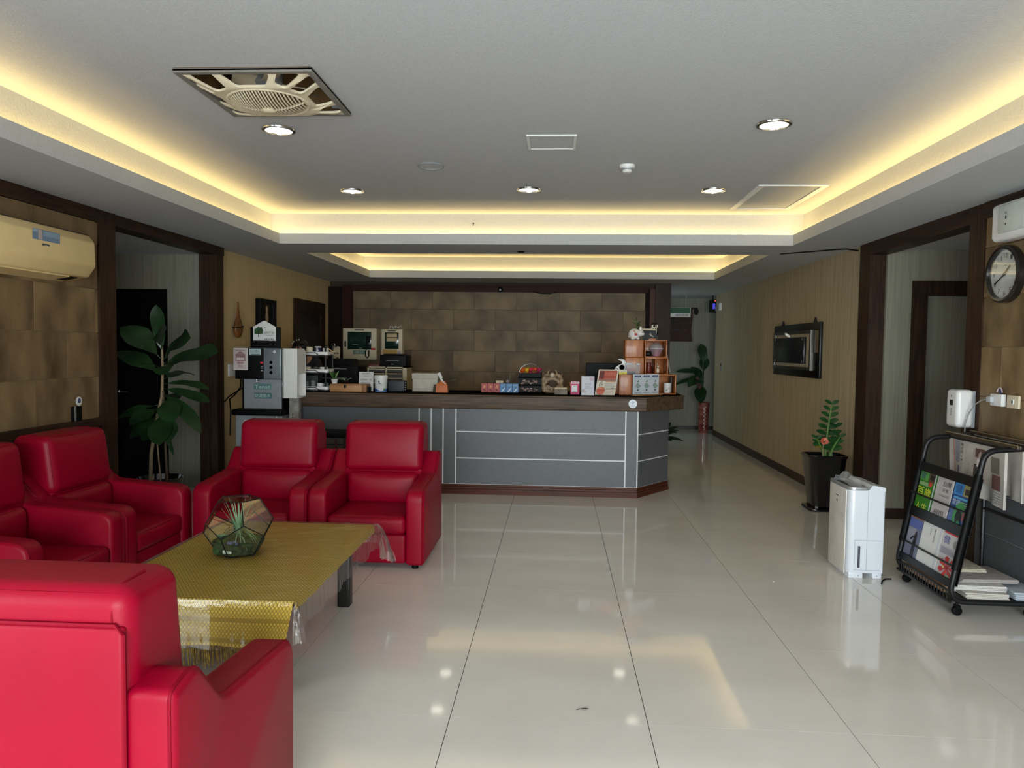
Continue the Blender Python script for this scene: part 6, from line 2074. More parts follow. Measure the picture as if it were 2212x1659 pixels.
# potted ZZ plant
PX, PY = 2.575, 7.22
t = thing('potted_houseplant', 'glossy green potted plant with one red flower in a tall black pot', 'plant', (PX, PY, 0))
for sq in ((.155, .02, .03),):
    obj('saucer', slab(MB(), fillet([(PX - .17, PY - .15, .07), (PX + .17, PY - .15, .07), (PX + .17, PY + .15, .07), (PX - .17, PY + .15, .07)], 5), 'z', 0, .03, .01), black_gl, t)
b = MB()
n = 10
pf = []
for (h_, wx) in ((.03, .128), (.25, .15), (.505, .178), (.515, .186), (.53, .186), (.53, .172), (.49, .165)):
    pf.append((h_, fillet([(-wx, -wx * .86, wx * .42), (wx, -wx * .86, wx * .42), (wx, wx * .86, wx * .42), (-wx, wx * .86, wx * .42)], 5)))
vs, fs = [], []
for h_, q in pf:
    vs += [(PX + a, PY + c, h_) for a, c in q]
k = len(pf[0][1])
for r_ in range(len(pf) - 1):
    for i in range(k):
        fs.append((r_ * k + i, r_ * k + (i + 1) % k, (r_ + 1) * k + (i + 1) % k, (r_ + 1) * k + i))
fs.append(tuple(range(k)))
obj('pot', MB().add(vs, fs), black_gl, t, ang=50)
obj('soil', MB().prism([(PX + a * .97, PY + c * .97) for a, c in pf[-1][1]], 'z', .48, .495), soil, t, False)


def zz_stem(x, y, dx, dy, h, pairs, l0, t, m=leaf_z, start=.25):
    base = Vector((x, y, .49))
    pts = [base + Vector((dx * (q / 8) ** 1.5, dy * (q / 8) ** 1.5, h * q / 8)) for q in range(9)]
    obj('stem', MB().tube(pts, .011, 8, taper=[1.4 - .11 * q for q in range(9)]), leaf_l, t)
    for i in range(pairs):
        q = start + (1 - start) * i / max(1, pairs - 1)
        p = base + Vector((dx * q ** 1.5, dy * q ** 1.5, h * q))
        for s_ in (-1, 1):
            L_ = l0 * (1.1 - .45 * q)
            obj('leaf', leaf_mb(p, (s_ * 1, -.35 * s_ + .1 * (i % 2) - .15, .25 + .6 * q), (0, -.75, .7), L_, L_ * .52, .12, 6, 'oval', .18), m, t, ang=80)


zz_stem(PX + .0, PY - .02, .04, -.02, .52, 8, .125, t, start=.22)
zz_stem(PX + .05, PY + .02, .06, .02, .30, 4, .12, t, start=.3)
zz_stem(PX - .02, PY - .05, -.09, -.05, .20, 3, .10, t, start=.55)
zz_stem(PX + .03, PY - .05, .07, -.06, .22, 3, .11, t, start=.4)
fl = MB()
for i in range(12):
    a = 2 * PI * i / 12
    m_ = leaf_mb((PX - .045, PY - .10, .665), (math.cos(a), -.5, math.sin(a) * .9 + .3), (0, -1, .2), .045, .022, 0, 4, 'oval', .2)
    fl.add(m_.v, m_.f)
fw_ = obj('flower', fl, mat('red_petals', (196, 52, 48), .5, rgb2=(226, 150, 120), scale=60), t)
obj('flower_stalk', MB().tube([(PX - .045, PY - .09, .66), (PX - .035, PY - .06, .5)], .006, 6), stem_p, t)
obj('dry_leaf', leaf_mb((PX - .05, PY - .09, .60), (-1, -.3, .35), (0, -.5, 1), .09, .03, .2, 5), mat('yellow_leaf', (168, 130, 50), .6), t)

# ------------------------------------------------------------------ dehumidifier
DX0, DX1, DYa, DYb = 1.955, 2.19, 5.0, 5.38
t = thing('dehumidifier', 'white upright dehumidifier on the floor in front of the black plant pot', 'dehumidifier', ((DX0 + DX1) / 2, (DYa + DYb) / 2, 0))
outl = fillet([(DX0, DYa, .045), (DX1, DYa, .012), (DX1, DYb, .012), (DX0, DYb, .045)], 6)
wd_ = mat('white_appliance', (214, 219, 226), .28, var=.01, scale=9)
b = MB()
slab(b, outl, 'z', .035, .592, .004)
obj('body', b, wd_, t, ang=50)
b = MB()
for x0, x1 in ((DX0 + .03, DX0 + .115), (DX1 - .07, DX1 - .012)):
    b.bbox(x0, DYa + .002, 0, x1, DYb - .01, .037, .004, 1)
obj('foot', MB().bbox(DX0 + .012, DYa + .004, 0, DX0 + .105, DYb - .012, .04, .004, 1), wd_, t)
obj('foot', MB().bbox(DX1 - .066, DYa + .004, 0, DX1 - .008, DYb - .012, .04, .004, 1), wd_, t)
obj('front_panel', MB().bbox(DX0 - .005, DYa + .045, .02, DX0 + .004, DYb - .045, .585, .004), mat('warm_white_panel', (226, 220, 212), .35), t)
# top: silver rim on the front half, raised rear hump
rimo = fillet([(DX0 - .001, DYa - .001, .046), (DX0 + .125, DYa - .001, .02), (DX0 + .125, DYb + .001, .02), (DX0 - .001, DYb + .001, .046)], 6)
rimi = fillet([(DX0 + .014, DYa + .02, .035), (DX0 + .112, DYa + .02, .015), (DX0 + .112, DYb - .02, .015), (DX0 + .014, DYb - .02, .035)], 6)
obj('silver_rim', slab(MB(), rimo, 'z', .588, .612, .004, [rimi]), mat('silver_plastic', (186, 188, 190), .22, .6), t)
obj('top_well', MB().prism(rimi, 'z', .592, .596), mat('dark_well', (46, 48, 54), .5), t, False)
obj('rear_hood', MB().prism(fillet([(DX0 + .125, .588, 0), (DX1 - .001, .588, 0), (DX1 - .001, .612, .012), (DX0 + .15, .626, .012)], 4), 'y', DYa, DYb), wd_, t)
seam = mat('seam_grey', (150, 160, 172), .6)
obj('seam', MB().box(DX0 + .122, DYa - .0012, .05, DX0 + .124, DYa + .003, .59).box(DX0 + .044, DYa - .0012, .255, DX1 - .012, DYa + .003, .257).box(DX0 + .044, DYa - .0012, .055, DX0 + .046, DYa + .003, .256).box(DX0 + .045, DYa - .0012, .055, DX1 - .02, DYa + .003, .057), seam, t, False)
obj('water_window', MB().cushion((DX0 + .073, DYa - .001, .145), (.0075, .004, .073), .003, 2, 1), mat('smoky_window', (70, 72, 80), .2), t)
ik = Ink((DX0 - .0055, DYb - .16, .50), (0, -1, 0), (0, 0, 1))
ik.rect(0, .02, .05, .026, (60, 60, 62)).rect(.018, -.022, .03, -.004, (60, 60, 62))
ik.build('badge', t)
for x in (DX0 + .075, DX1 - .04):
    obj('screw', MB().lathe([(0, -.002), (.004, -.002), (.004, .002)], (x, DYa + .003, .018), 10, 'y'), grey_pl, t)
b = MB()
rr = random.Random(9)
vs, fs = [], []
for k, (y0_, h_) in enumerate(((DYa + .03, .60), (DYa + .10, .655), (DYa + .2, .665), (DYa + .30, .675), (DYb - .03, .60))):
    for i in range(7):
        x = DX0 + .02 + .09 * i / 6
        vs.append((x, y0_ + rr.uniform(-.01, .01), h_ - .05 * abs(i / 6 - .75) + rr.uniform(-.008, .008) if 0 < k < 4 else .60))
for k in range(4):
    for i in range(6):
        fs.append((k * 7 + i, k * 7 + i + 1, (k + 1) * 7 + i + 1, (k + 1) * 7 + i))
tag(obj('plastic_bag', b.add(vs, fs), bag_pl, None, True, ang=20), 'crumpled clear plastic bag pushed into the top of the white dehumidifier', 'bag')

# ------------------------------------------------------------------ newspaper and magazine rack
RYa, RYb = 4.32, 4.97
t = thing('magazine_rack', 'black tubular newspaper rack on castors by the right stone wall', 'rack', (2.5, (RYa + RYb) / 2, 0))
side_pts = fillet([(2.82, .085, 0), (2.255, .085, .09), (2.43, .955, .09), (2.80, .985, 0)], 8)
for y in (RYa, RYb):
    obj('side_tube', MB().tube([(a, y, c) for a, c in side_pts], .0165, 10), black_mt, t)
    obj('rear_tube', MB().tube([(2.80, y, .985), (2.80, y, .085)], .013, 8), black_mt, t)
    obj('tube_sleeve', MB().tube([(2.29 + .0, y, .27), (2.40, y, .82)], .021, 10), black_pl, t)


def on(zv, off=0.0):
    """x on the leaning front plane at height z"""
    return 2.277 + (zv - .2) * .193 + off


def lip(z0, z1, off=-.006, th=.012, nm='lip'):
    b = MB()
    b.add([(on(z0, off), RYa + .012, z0), (on(z0, off), RYb - .012, z0), (on(z1, off), RYb - .012, z1), (on(z1, off), RYa + .012, z1),
           (on(z0, off) + th, RYa + .012, z0), (on(z0, off) + th, RYb - .012, z0), (on(z1, off) + th, RYb - .012, z1), (on(z1, off) + th, RYa + .012, z1)],
          [(0, 1, 2, 3), (7, 6, 5, 4), (0, 4, 5, 1), (1, 5, 6, 2), (2, 6, 7, 3), (3, 7, 4, 0)])
    return obj(nm, b, black_mt, t, False)


lip(.745, .80, nm='cross_panel')
lip(.455, .515, nm='cross_panel')
lip(.165, .205, nm='cross_panel')
lip(.17, .79, .040, .004, 'back_plate')
for z in (.60, .29):
    obj('retaining_bar', MB().tube([(on(z, -.016), RYa, z), (on(z, -.016), RYb, z)], .0065, 8), black_mt, t)
for z in (.458, .168):
    obj('pocket_floor', MB().box(on(z), RYa + .012, z, on(z) + .045, RYb - .012, z + .006), black_mt, t, False)
# lower newspaper tray with mesh front
for x_, z_, r_ in ((2.265, .145, .007), (2.27, .085, .010), (2.80, .085, .010), (2.80, .5, .010)):
    obj('cross_bar', MB().tube([(x_, RYa, z_), (x_, RYb, z_)], r_, 8), black_mt, t)
obj('tray_floor', MB().box(2.27, RYa, .088, 2.80, RYb, .094), black_mt, t, False)
for i in range(18):
    y = RYa + .03 + (RYb - RYa - .06) * i / 17
    obj('mesh_wire', MB().tube([(2.262, y, .145), (2.266, y, .09)], .0035, 5), black_mt, t)
for z in (.952,):
    for x in (2.56, 2.68, 2.79):
        obj('hanging_rail', MB().tube([(x, RYa, .966 + (x - 2.56) * .1), (x, RYb, .966 + (x - 2.56) * .1)], .007, 8), black_mt, t)
for x in (2.32, 2.72):
    for y in (RYa + .02, RYb - .02):
        obj('castor', MB().lathe([(.012, -.013), (.026, -.011), (.028, 0), (.026, .011), (.012, .013)], (x, y, .028), 18, 'y').cyl((x, y, .045), .008, .035, 8).box(x - .012, y - .018, .04, x + .012, y + .018, .062), black_pl, t)
for y in (RYa, RYb):
    for z in (.48, .19):
        obj('bolt', MB().lathe([(0, -.024), (.007, -.022), (.008, -.018)], (on(z) + .002, y, z), 8, 'y'), chrome, t)


def mag(name, label, cat, ya, yb, z0, z1, off, m, tilt=0.0, grp=None, thick=.006):
    """a magazine leaning in a pocket; its cover faces -x; ya is the edge nearer the camera"""
    g = MB()
    a, c = on(z0, off), on(z1, off)
    g.add([(a, ya, z0), (a, yb, z0), (c, yb + tilt, z1), (c, ya + tilt, z1), (a + thick, ya, z0), (a + thick, yb, z0), (c + thick, yb + tilt, z1), (c + thick, ya + tilt, z1)],
          [(0, 1, 2, 3), (7, 6, 5, 4), (0, 4, 5, 1), (1, 5, 6, 2), (2, 6, 7, 3), (3, 7, 4, 0)])
    o = obj(name, g, m, None, False)
    tag(o, label, cat, grp)
    ik = Ink((a, yb, z0), (0, -1, 0), (c - a, -tilt * 0, z1 - z0), yb - ya, math.hypot(c - a, z1 - z0))
    return o, ik


GR = 'magazines in the rack pockets'
ua = (RYb - RYa) / 3
o, k = mag('magazine', 'green magazine with yellow Chinese title in the upper pocket of the rack', 'magazine', RYb - .22, RYb - .016, .472, .757, .012, mat('green_cover', (62, 136, 44), .3), 0, GR)
k.rect(0, .955, 1, 1, (206, 54, 60)).rect(0, .76, .52, .95, (92, 160, 78)).text('健', .06, .78, .15, (44, 66, 110), .3).rect(.56, .74, .96, .94, (96, 74, 56)).rect(.62, .80, .9, .9, (40, 32, 30)).disc(.72, .70, .1, (196, 60, 56), 14, .05).rect(.05, .64, .6, .72, (140, 176, 120))
k.text('百歲', .04, .42, .19, (232, 232, 60), .82).text('人生', .1, .10, .16, (226, 228, 80), .7).rect(.93, 0, 1, .95, (196, 204, 206))
k.build('cover_print', o)
o, k = mag('newsletter', 'pale grey printed newsletter in the middle of the upper rack pocket', 'magazine', RYa + .235, RYb - .232, .474, .752, .010, mat('grey_cover', (196, 190, 190), .5), 0, GR)
k.text('台灣', .4, .78, .12, (52, 52, 56), .5).text('好報', .45, .66, .08, (70, 70, 76), .35).rect(.3, .56, .9, .575, (130, 126, 126)).rect(.3, .59, .9, .60, (130, 126, 126)).disc(.62, .82, .12, (150, 146, 148), 8, .05)
for q in range(6):
    k.poly([(.1 + .14 * q, .0), (.14 + .14 * q, .0), (.3 + .1 * q, .26), (.27 + .1 * q, .26)], (76, 60, 58))
k.build('cover_print', o)
o, k = mag('magazine', 'blue magazine with a green apple motif in the upper rack pocket nearest the camera', 'magazine', RYa + .02, RYa + .222, .474, .757, .012, mat('blue_cover', (52, 86, 150), .3), 0, GR)
k.rect(0, .955, 1, 1, (206, 54, 64)).rect(.02, .70, .5, .95, (64, 136, 198)).text('健', .1, .74, .17, (36, 52, 120), .34).rect(.52, .70, .98, .94, (150, 146, 96)).rect(.6, .74, .85, .86, (60, 56, 44)).rect(.1, .62, .9, .66, (92, 168, 216)).text('常識', .08, .48, .13, (200, 216, 240), .4).lines(.5, .48, .9, .6, 3, (150, 190, 120))
k.ring(.55, .27, .16, .30, (70, 150, 90), .4, 5.2, 22).disc(.55, .27, .15, (24, 36, 34), 16).poly([(.75, .2), (.95, .3), (.9, .42), (.72, .38)], (160, 90, 92)).rect(0, 0, 1, .13, (40, 56, 92)).ring(.6, .06, .08, .14, (60, 130, 90), .2, 3, 10)
k.build('cover_print', o)
o, k = mag('magazine', 'grey blue magazine with a walking figure in the lower rack pocket, farthest from the camera', 'magazine', RYb - .20, RYb - .018, .180, .462, .012, mat('slate_cover', (120, 124, 150), .35), 0, GR)
k.rect(0, .93, 1, 1, (176, 104, 62)).rect(.04, .72, .9, .9, (92, 106, 170)).rect(.05, .3, .6, .7, (150, 150, 166)).disc(.62, .62, .05, (40, 34, 36), 12, .03).poly([(.5, .38), (.72, .38), (.70, .6), (.55, .6)], (32, 30, 40)).poly([(.5, .02), (.57, .02), (.62, .38), (.52, .38)], (28, 26, 36)).poly([(.64, .02), (.71, .02), (.70, .38), (.62, .38)], (28, 26, 36)).poly([(.3, .46), (.5, .55), (.52, .5), (.34, .42)], (36, 34, 44))
k.build('cover_print', o)
o, k = mag('envelope', 'blank white paper sheaf with vertical Chinese headline in the lower rack pocket', 'paper', RYa + .222, RYb - .195, .180, .47, .010, paper, 0, GR)
k.text('醫生的話', .62, .80, .065, (44, 44, 48), vert=True).text('健康報', .42, .80, .045, (130, 140, 160), vert=True).rect(.9, 0, .93, 1, (206, 214, 230))
k.build('cover_print', o)
o, k = mag('magazine', 'white magazine with a big red flower in the lower rack pocket nearest the camera', 'magazine', RYa + .02, RYa + .215, .180, .468, .010, mat('white_cover', (206, 202, 204), .35), 0, GR)
k.rect(.05, .90, .8, .94, (214, 60, 66)).text('健', .1, .70, .16, (62, 82, 160), .34).disc(.8, .74, .18, (150, 150, 146), 10, .09).rect(.0, .48, .9, .64, (176, 174, 184)).lines(.08, .5, .8, .62, 4, (120, 122, 134))
for q in range(7):
    a = 2 * PI * q / 7
    k.poly([(.6, .25), (.6 + .42 * math.cos(a - .3), .25 + .20 * math.sin(a - .3)), (.6 + .5 * math.cos(a), .25 + .23 * math.sin(a)), (.6 + .42 * math.cos(a + .3), .25 + .20 * math.sin(a + .3))], (206, 58, 56) if q % 2 else (186, 44, 46))
k.disc(.6, .25, .09, (150, 36, 38), 10, .04).disc(.42, .24, .06, (214, 190, 120), 10, .03).disc(.72, .07, .16, (130, 150, 130), 10, .07)
k.build('cover_print', o)

# newspapers on sticks along the top rails


def newspaper(label, x, ya, yb, ztop, drop, lean, pr=True, stick=(0.0, 0.0)):
    t = thing('newspaper', label, 'newspaper', (x, (ya + yb) / 2, ztop - drop), 'newspapers hanging on wooden sticks')
    for s_ in (0, 1):
        obj('stick', MB().bbox(x - .012 + s_ * .013, ya - .12, ztop - .002, x - .001 + s_ * .013, yb + .04, ztop + .020, .003, 1), mat('newspaper_stick', (74, 62, 48), .35) if 'newspaper_stick' not in bpy.data.materials else bpy.data.materials['newspaper_stick'], t)
    obj('stick_edge', MB().box(x - .014, ya - .12, ztop + .018, x - .011, yb + .04, ztop + .022), mat('brass_edge', (190, 170, 120), .3, .6) if 'brass_edge' not in bpy.data.materials else bpy.data.materials['brass_edge'], t, False)
    rr = random.Random(int(x * 100))
    nx, nz = 22, 12

    def surf(u, v, o_=0):
        y = yb + (ya - yb) * u
        fl = .018 * math.sin(u * 9 + 1) * v + .012 * math.sin(u * 21) * v * v
        yy = y + (.03 * (u - .5)) * v * v - .03 * v * u
        return (x - .008 - lean * v * drop + fl + o_, yy, ztop - drop * v * (1 + .16 * u) + .004)
    vs, fs = [], []
    for o_ in (0, .016):
        for j in range(nz + 1):
            for i in range(nx + 1):
                vs.append(surf(i / nx, j / nz, o_))
    k = (nx + 1) * (nz + 1)
    for o_ in (0, k):
        for j in range(nz):
            for i in range(nx):
                a = o_ + j * (nx + 1) + i
                q = (a, a + 1, a + nx + 2, a + nx + 1)
                fs.append(q if o_ == 0 else q[::-1])
    edge = [j * (nx + 1) for j in range(nz + 1)] + [nz * (nx + 1) + i for i in range(1, nx + 1)] + [j * (nx + 1) + nx for j in range(nz - 1, -1, -1)]
    for a, c in zip(edge[:-1], edge[1:]):
        fs.append((a, c, c + k, a + k))
    obj('sheets', MB().add(vs, fs), newsprint, t, ang=80)
    if pr:
        class SInk(Ink):
            def P(s, u, v):
                p = surf(u, v)
                return Vector(p) + Vector((-.0012 - .0004 * s.k, 0, 0))
        ik = SInk((0, 0, 0), (1, 0, 0), (0, 0, 1))

        def R_(x0, y0, x1, y1, c, n=5):
            for i in range(n):
                kk = ik.k
                a, b_ = x0 + (x1 - x0) * i / n, x0 + (x1 - x0) * (i + 1) / n
                m_ = 3
                for j in range(m_):
                    p, q = y0 + (y1 - y0) * j / m_, y0 + (y1 - y0) * (j + 1) / m_
                    ik.poly([(a, q), (b_, q), (b_, p), (a, p)], c)
                    ik.k = kk
            ik.k += 1
        R_(.09, .08, .105, .95, (206, 110, 104), 1)
        R_(.13, .08, .23, .5, (150, 150, 160), 2)
        for q, ch in enumerate('11年4月好報大'):
            # headline set sideways down the fold
            V, F = text_mesh(ch)
            if not V:
                continue
            b0 = len(ik.vs)
            for p in V:
                ik.vs.append(ik.P(.25 + p[1] * .055, .60 - q * .072 + .0 - p[0] * .06))
            for f in F:
                ik.fs.append(tuple(i_ + b0 for i_ in f))
                ik.cs.append(lin((56, 56, 64)))
        ik.k += 1
        R_(.20, .55, .235, .93, (120, 120, 150), 1)
        R_(.36, .1, .362, .9, (120, 114, 110), 1)
        R_(.42, .42, .424, .92, (90, 84, 82), 1)
        R_(.50, .15, .70, .72, (176, 162, 152), 3)
        R_(.53, .14, .68, .30, (96, 70, 66), 2)
        R_(.52, .42, .64, .66, (66, 60, 58), 3)
        R_(.56, .32, .66, .46, (206, 196, 190), 2)
        R_(.78, .22, .92, .48, (120, 116, 104), 3)
        R_(.80, .5, .94, .74, (112, 80, 76), 3)
        for q in range(5):
            R_(.76, .78 + q * .04, .95, .795 + q * .04, (150, 150, 154), 1)
        ik.build('page_print', t)
    return t


newspaper('printed newspaper draped on the stick at the front of the rack top', 2.575, 4.37, 4.975, .975, .315, .02)
newspaper('second newspaper, mostly hidden behind the front hanging one', 2.69, 4.40, 4.90, .99, .30, .02, False)
# loose papers in the bottom tray
rr = random.Random(14)
cols = [(206, 200, 190), (196, 190, 184), (214, 210, 206), (188, 196, 206), (176, 168, 164), (206, 196, 176)]
pm = [mat('tray_paper_%d' % i, c, .8, scale=30, stretch=(1, 1, 20), var=.12) for i, c in enumerate(cols)]
lb_ = ['cream newspaper bundle flat at the bottom of the rack tray', 'folded newspapers lying over the cream bundle in the rack tray', 'pale newspaper pile at the middle of the rack tray', 'blue edged newspaper stack at the right end of the rack tray', 'grey newspaper fanned on top of the pile in the rack tray', 'topmost crumpled newspaper leaning on the pile in the rack tray']
pos = [(2.50, 4.47, .095, .24, .26, .034), (2.52, 4.62, .096, .42, .30, .030), (2.48, 4.55, .131, .30, .34, .030), (2.72, 4.45, .096, .15, .24, .045), (2.55, 4.58, .163, .34, .30, .022), (2.48, 4.68, .187, .26, .24, .022)]
for i, (x, y, z, wx, wy, h) in enumerate(pos):
    b = MB()
    a = rr.uniform(-.08, .08)
    for q in range(4):
        b.m = Matrix.Translation((x, y, z + h * q / 4)) @ Matrix.Rotation(a + rr.uniform(-.05, .05), 4, 'Z')
        b.cushion((0, 0, h / 8), (wx / 2 * rr.uniform(.94, 1), wy / 2 * rr.uniform(.94, 1), h / 8), h / 9, 2, 1)
    tag(obj('newspaper_bundle', b, pm[i]), lb_[i], 'newspaper', 'newspapers in the rack tray')
tag(obj('loose_leaflet', MB().cushion((2.30, 4.66, .125), (.02, .24, .02), .006, 2, 2), mat('tan_leaflet', (176, 140, 112), .7, scale=9)), 'tan folded leaflets behind the mesh front of the rack tray', 'leaflet')
tag(obj('floor_cable', MB().tube([(2.24, 4.99, .006), (2.20, 4.985, .006), (2.16, 4.94, .006), (2.13, 4.88, .006)], .005, 6), black_pl), 'short black cable end on the floor beside the rack castor', 'cable')

# ------------------------------------------------------------------ things on the right stone wall
SX = RX - .016
t = thing('wall_clock', 'round wall clock with a dark rim and white face on the right stone wall', 'clock', (SX - .03, 4.84, 2.0))
cc = Vector((SX, 4.84, 2.005))
obj('rim', MB().lathe([(.150, -.02), (.156, -.045), (.168, -.048), (.180, -.038), (.182, 0), (.15, 0)], cc, 48, 'x', cap=False), mat('dark_bronze_rim', (36, 32, 30), .2, .3, coat=.4), t)
obj('dial', MB().lathe([(0, -.018), (.152, -.018), (.152, -.002)], cc, 40, 'x'), mat('clock_face', (226, 226, 224), .5), t)
ik = Ink(cc + Vector((-.0185, 0, 0)), (0, -1, 0), (0, 0, 1))
for h_ in range(1, 13):
    a = PI / 2 - h_ * PI / 6
    w_ = .034 if h_ > 9 else .019
    ik.k = 0
    ik.text(str(h_), .118 * math.cos(a) - w_ / 2, .118 * math.sin(a) - .015, .030, (60, 58, 60), w_)
ik.k = 1
for q in range(60):
    a = q * PI / 30
    ik.k = 1
    ik.poly([(.142 * math.cos(a - .008), .142 * math.sin(a - .008)), (.147 * math.cos(a - .008), .147 * math.sin(a - .008)), (.147 * math.cos(a + .008), .147 * math.sin(a + .008)), (.142 * math.cos(a + .008), .142 * math.sin(a + .008))], (90, 90, 92))
ik.rect(-.02, .052, .02, .056, (120, 118, 118))
ik.build('numerals', t)
for nm, a, l_, w_ in (('hour_hand', PI / 2 - 1.67 * PI / 6, .075, .006), ('minute_hand', PI / 2 - 40 * PI / 30, .115, .004)):
    b = MB()
    b.m = Matrix.Translation(cc + Vector((-.024, 0, 0))) @ Matrix(((1, 0, 0, 0), (0, -math.cos(a), math.sin(a), 0), (0, math.sin(a), math.cos(a), 0), (0, 0, 0, 1)))
    b.box(-.0012, -.02, -w_, .0012, l_, w_)
    obj(nm, b, black_pl, t, False)
obj('hub', MB().lathe([(0, -.03), (.008, -.028), (.008, -.018)], cc, 12, 'x'), black_pl, t)
obj('glass', MB().lathe([(0, -.036), (.09, -.0355), (.152, -.034)], cc, 40, 'x', cap=False), glass, t)
t = thing('wall_heater', 'white translucent wall box with black printed marks, cut by the right frame edge', 'box', (SX - .06, 4.68, 2.2))
obj('casing', MB().cushion((SX - .055, 4.66, 2.315), (.054, .20, .115), .03, 4, 2), wht, t)
obj('front_cover', MB().cushion((SX - .112, 4.63, 2.325), (.008, .13, .085), .007, 2, 2), mat('pale_green_cover', (206, 214, 208), .25), t)
ik = Ink((SX - .1215, 4.69, 2.30), (0, -1, 0), (0, 0, 1))
ik.text('CE', 0, .05, .014, (40, 40, 42), .02).rect(.006, .02, .018, .04, (40, 40, 42)).disc(.012, -.01, .006, (40, 40, 42))
ik.build('mark', t)
t = thing('soap_dispenser', 'white wall mounted automatic sanitizer dispenser on the right door post', 'dispenser', (RX - .08, 5.2, 1.0))
obj('back_plate', MB().bbox(RX - .046, 5.125, 1.005, RX - .021, 5.265, 1.255, .006), grey_pl, t)
obj('shell', MB().cushion((RX - .092, 5.19, 1.135), (.055, .075, .128), .028, 4, 3), wht, t)
ik = Ink((RX - .1475, 5.24, 1.02), (0, -1, 0), (0, 0, 1))
ik.rect(.032, .135, .072, .172, (16, 20, 16)).disc(.05, .198, .008, (150, 140, 120))
ik.text('洗手液', .045, .10, .016, (70, 70, 74), vert=True)
ik.build('front_print', t)
t = thing('wall_outlet', 'white double wall outlet with a clear hook above it on the right stone wall', 'outlet', (SX - .02, 4.86, 1.17))
obj('plate', MB().bbox(SX - .03, 4.80, 1.175, SX, 4.925, 1.252, .005), wht, t)
pg = obj('adapter', MB().bbox(SX - .055, 4.875, 1.195, SX - .03, 4.925, 1.235, .006), mat('clear_grey_adapter', (190, 194, 200), .3), t)
obj('cord', MB().tube([(SX - .045, 4.92, 1.215), (SX - .05, 4.98, 1.205), (SX - .06, 5.04, 1.17), (SX - .075, 5.075, 1.11), (SX - .09, 5.085, 1.04), (SX - .10, 5.07, .985)], .0045, 6), mat('pale_cord', (150, 156, 156), .4), pg)
obj('hook_ring', MB().tube([(SX - .008, 4.86 + .026 * math.cos(a), 1.262 + .03 * math.sin(a)) for a in [PI * i / 12 for i in range(13)]], .004, 6), mat('clear_pink', (206, 190, 196), .3), t)
obj('hook_badge', MB().lathe([(0, -.006), (.016, -.005), (.017, 0)], (SX, 4.86, 1.268), 16, 'x', sy=1), mat('blue_badge', (70, 76, 120), .4), t)
t = thing('blank_socket', 'cream single wall socket right of the white outlet', 'outlet', (SX - .01, 4.72, 1.17))
obj('plate', MB().bbox(SX - .014, 4.655, 1.172, SX, 4.775, 1.252, .004), cream, t)
obj('port', MB().bbox(SX - .018, 4.70, 1.198, SX - .012, 4.725, 1.228, .002, 1), wht, t)
obj('port_slot', MB().box(SX - .0195, 4.708, 1.202, SX - .0175, 4.716, 1.222), black_pl, t, False)

# ------------------------------------------------------------------ far corridor
t = thing('calligraphy_banner', 'dark brown cloth banner with one black Chinese character on the far corridor wall', 'banner', (2.3, 14.27, 1.66))
bb_ = mat('brown_banner_cloth', (74, 50, 40), .9, scale=30, bump=.3, bscale=200)
vs, fs = [], []
for j in range(9):
    for i in range(9):
        vs.append((1.98 + .58 * i / 8 + .012 * math.sin(j * .9) * (i / 8), 14.275 + .008 * math.sin(i * 1.1 + j * .4), 2.30 - .62 * j / 8))
for j in range(8):
    for i in range(8):
        fs.append((j * 9 + i, j * 9 + i + 1, (j + 1) * 9 + i + 1, (j + 1) * 9 + i))
n_ = len(vs)
vs += [(a, b_ + .006, c) for a, b_, c in vs]
fs += [tuple(q + n_ for q in f)[::-1] for f in fs]
obj('cloth', MB().add(vs, fs), bb_, t)
obj('rod', MB().tube([(1.95, 14.27, 2.305), (2.62, 14.27, 2.305)], .012, 8), wood_d, t)
obj('knot', MB().ball((2.63, 14.26, 2.25), .045, .03, .07, 10, 8), mat('dark_tassel', (40, 26, 24), .9), t)
ik = Ink((1.98, 14.262, 1.68), (1, 0, 0), (0, 0, 1))
ik.text('近', .08, .20, .32, (14, 12, 12), .30).text('悅', .43, .36, .06, (30, 24, 22)).text('來', .43, .28, .06, (30, 24, 22)).rect(.44, .2, .47, .23, (70, 30, 26))
ik.build('calligraphy', t)
t = thing('hanging_sign', 'green and white corridor sign hanging in front of the brown banner', 'sign', (2.0, 12.4, 2.05))
obj('board', MB().bbox(1.80, 12.40, 2.055, 2.20, 12.42, 2.215, .008), wht, t)
obj('hanger', MB().tube([(1.88, 12.41, 2.21), (1.88, 12.41, 2.5)], .004, 6).tube([(2.12, 12.41, 2.21), (2.12, 12.41, 2.5)], .004, 6), chrome, t)
ik = Ink((1.80, 12.3995, 2.055), (1, 0, 0), (0, 0, 1))
ik.rect(.01, .062, .39, .152, (30, 92, 58)).text('K', .03, .075, .05, (150, 190, 120), .04).text('請勿吸菸', .15, .014, .038, (40, 40, 40), .21)
ik.build('sign_print', t)
VX, VY = 2.715, 13.76
t = thing('tall_vase_plant', 'broad leaved plant in a tall red and white patterned vase at the corridor end', 'plant', (VX, VY, 0))
obj('vase', MB().lathe([(.085, 0), (.09, .02), (.095, .45), (.105, .555), (.10, .56), (.09, .54), (.08, .5), (0, .5)], (VX, VY, 0), 24), mat('red_glaze_vase', (150, 96, 84), .15, scale=5, stretch=(1, 1, 2), rgb2=(112, 30, 30), coat=.4), t)
wi = wrap_ink(VX, VY, 0, .0925, .0975, .5)
rr = random.Random(5)
for i in range(26):
    z = .06 + .018 * i
    wi.k = 0
    u = .0 + .012 * math.sin(i * 1.7)
    wi.poly([(u - .012, z), (u + .010, z + .003), (u + .012, z + .012), (u - .010, z + .010)], (226, 220, 212))
wi.build('vase_print', t)
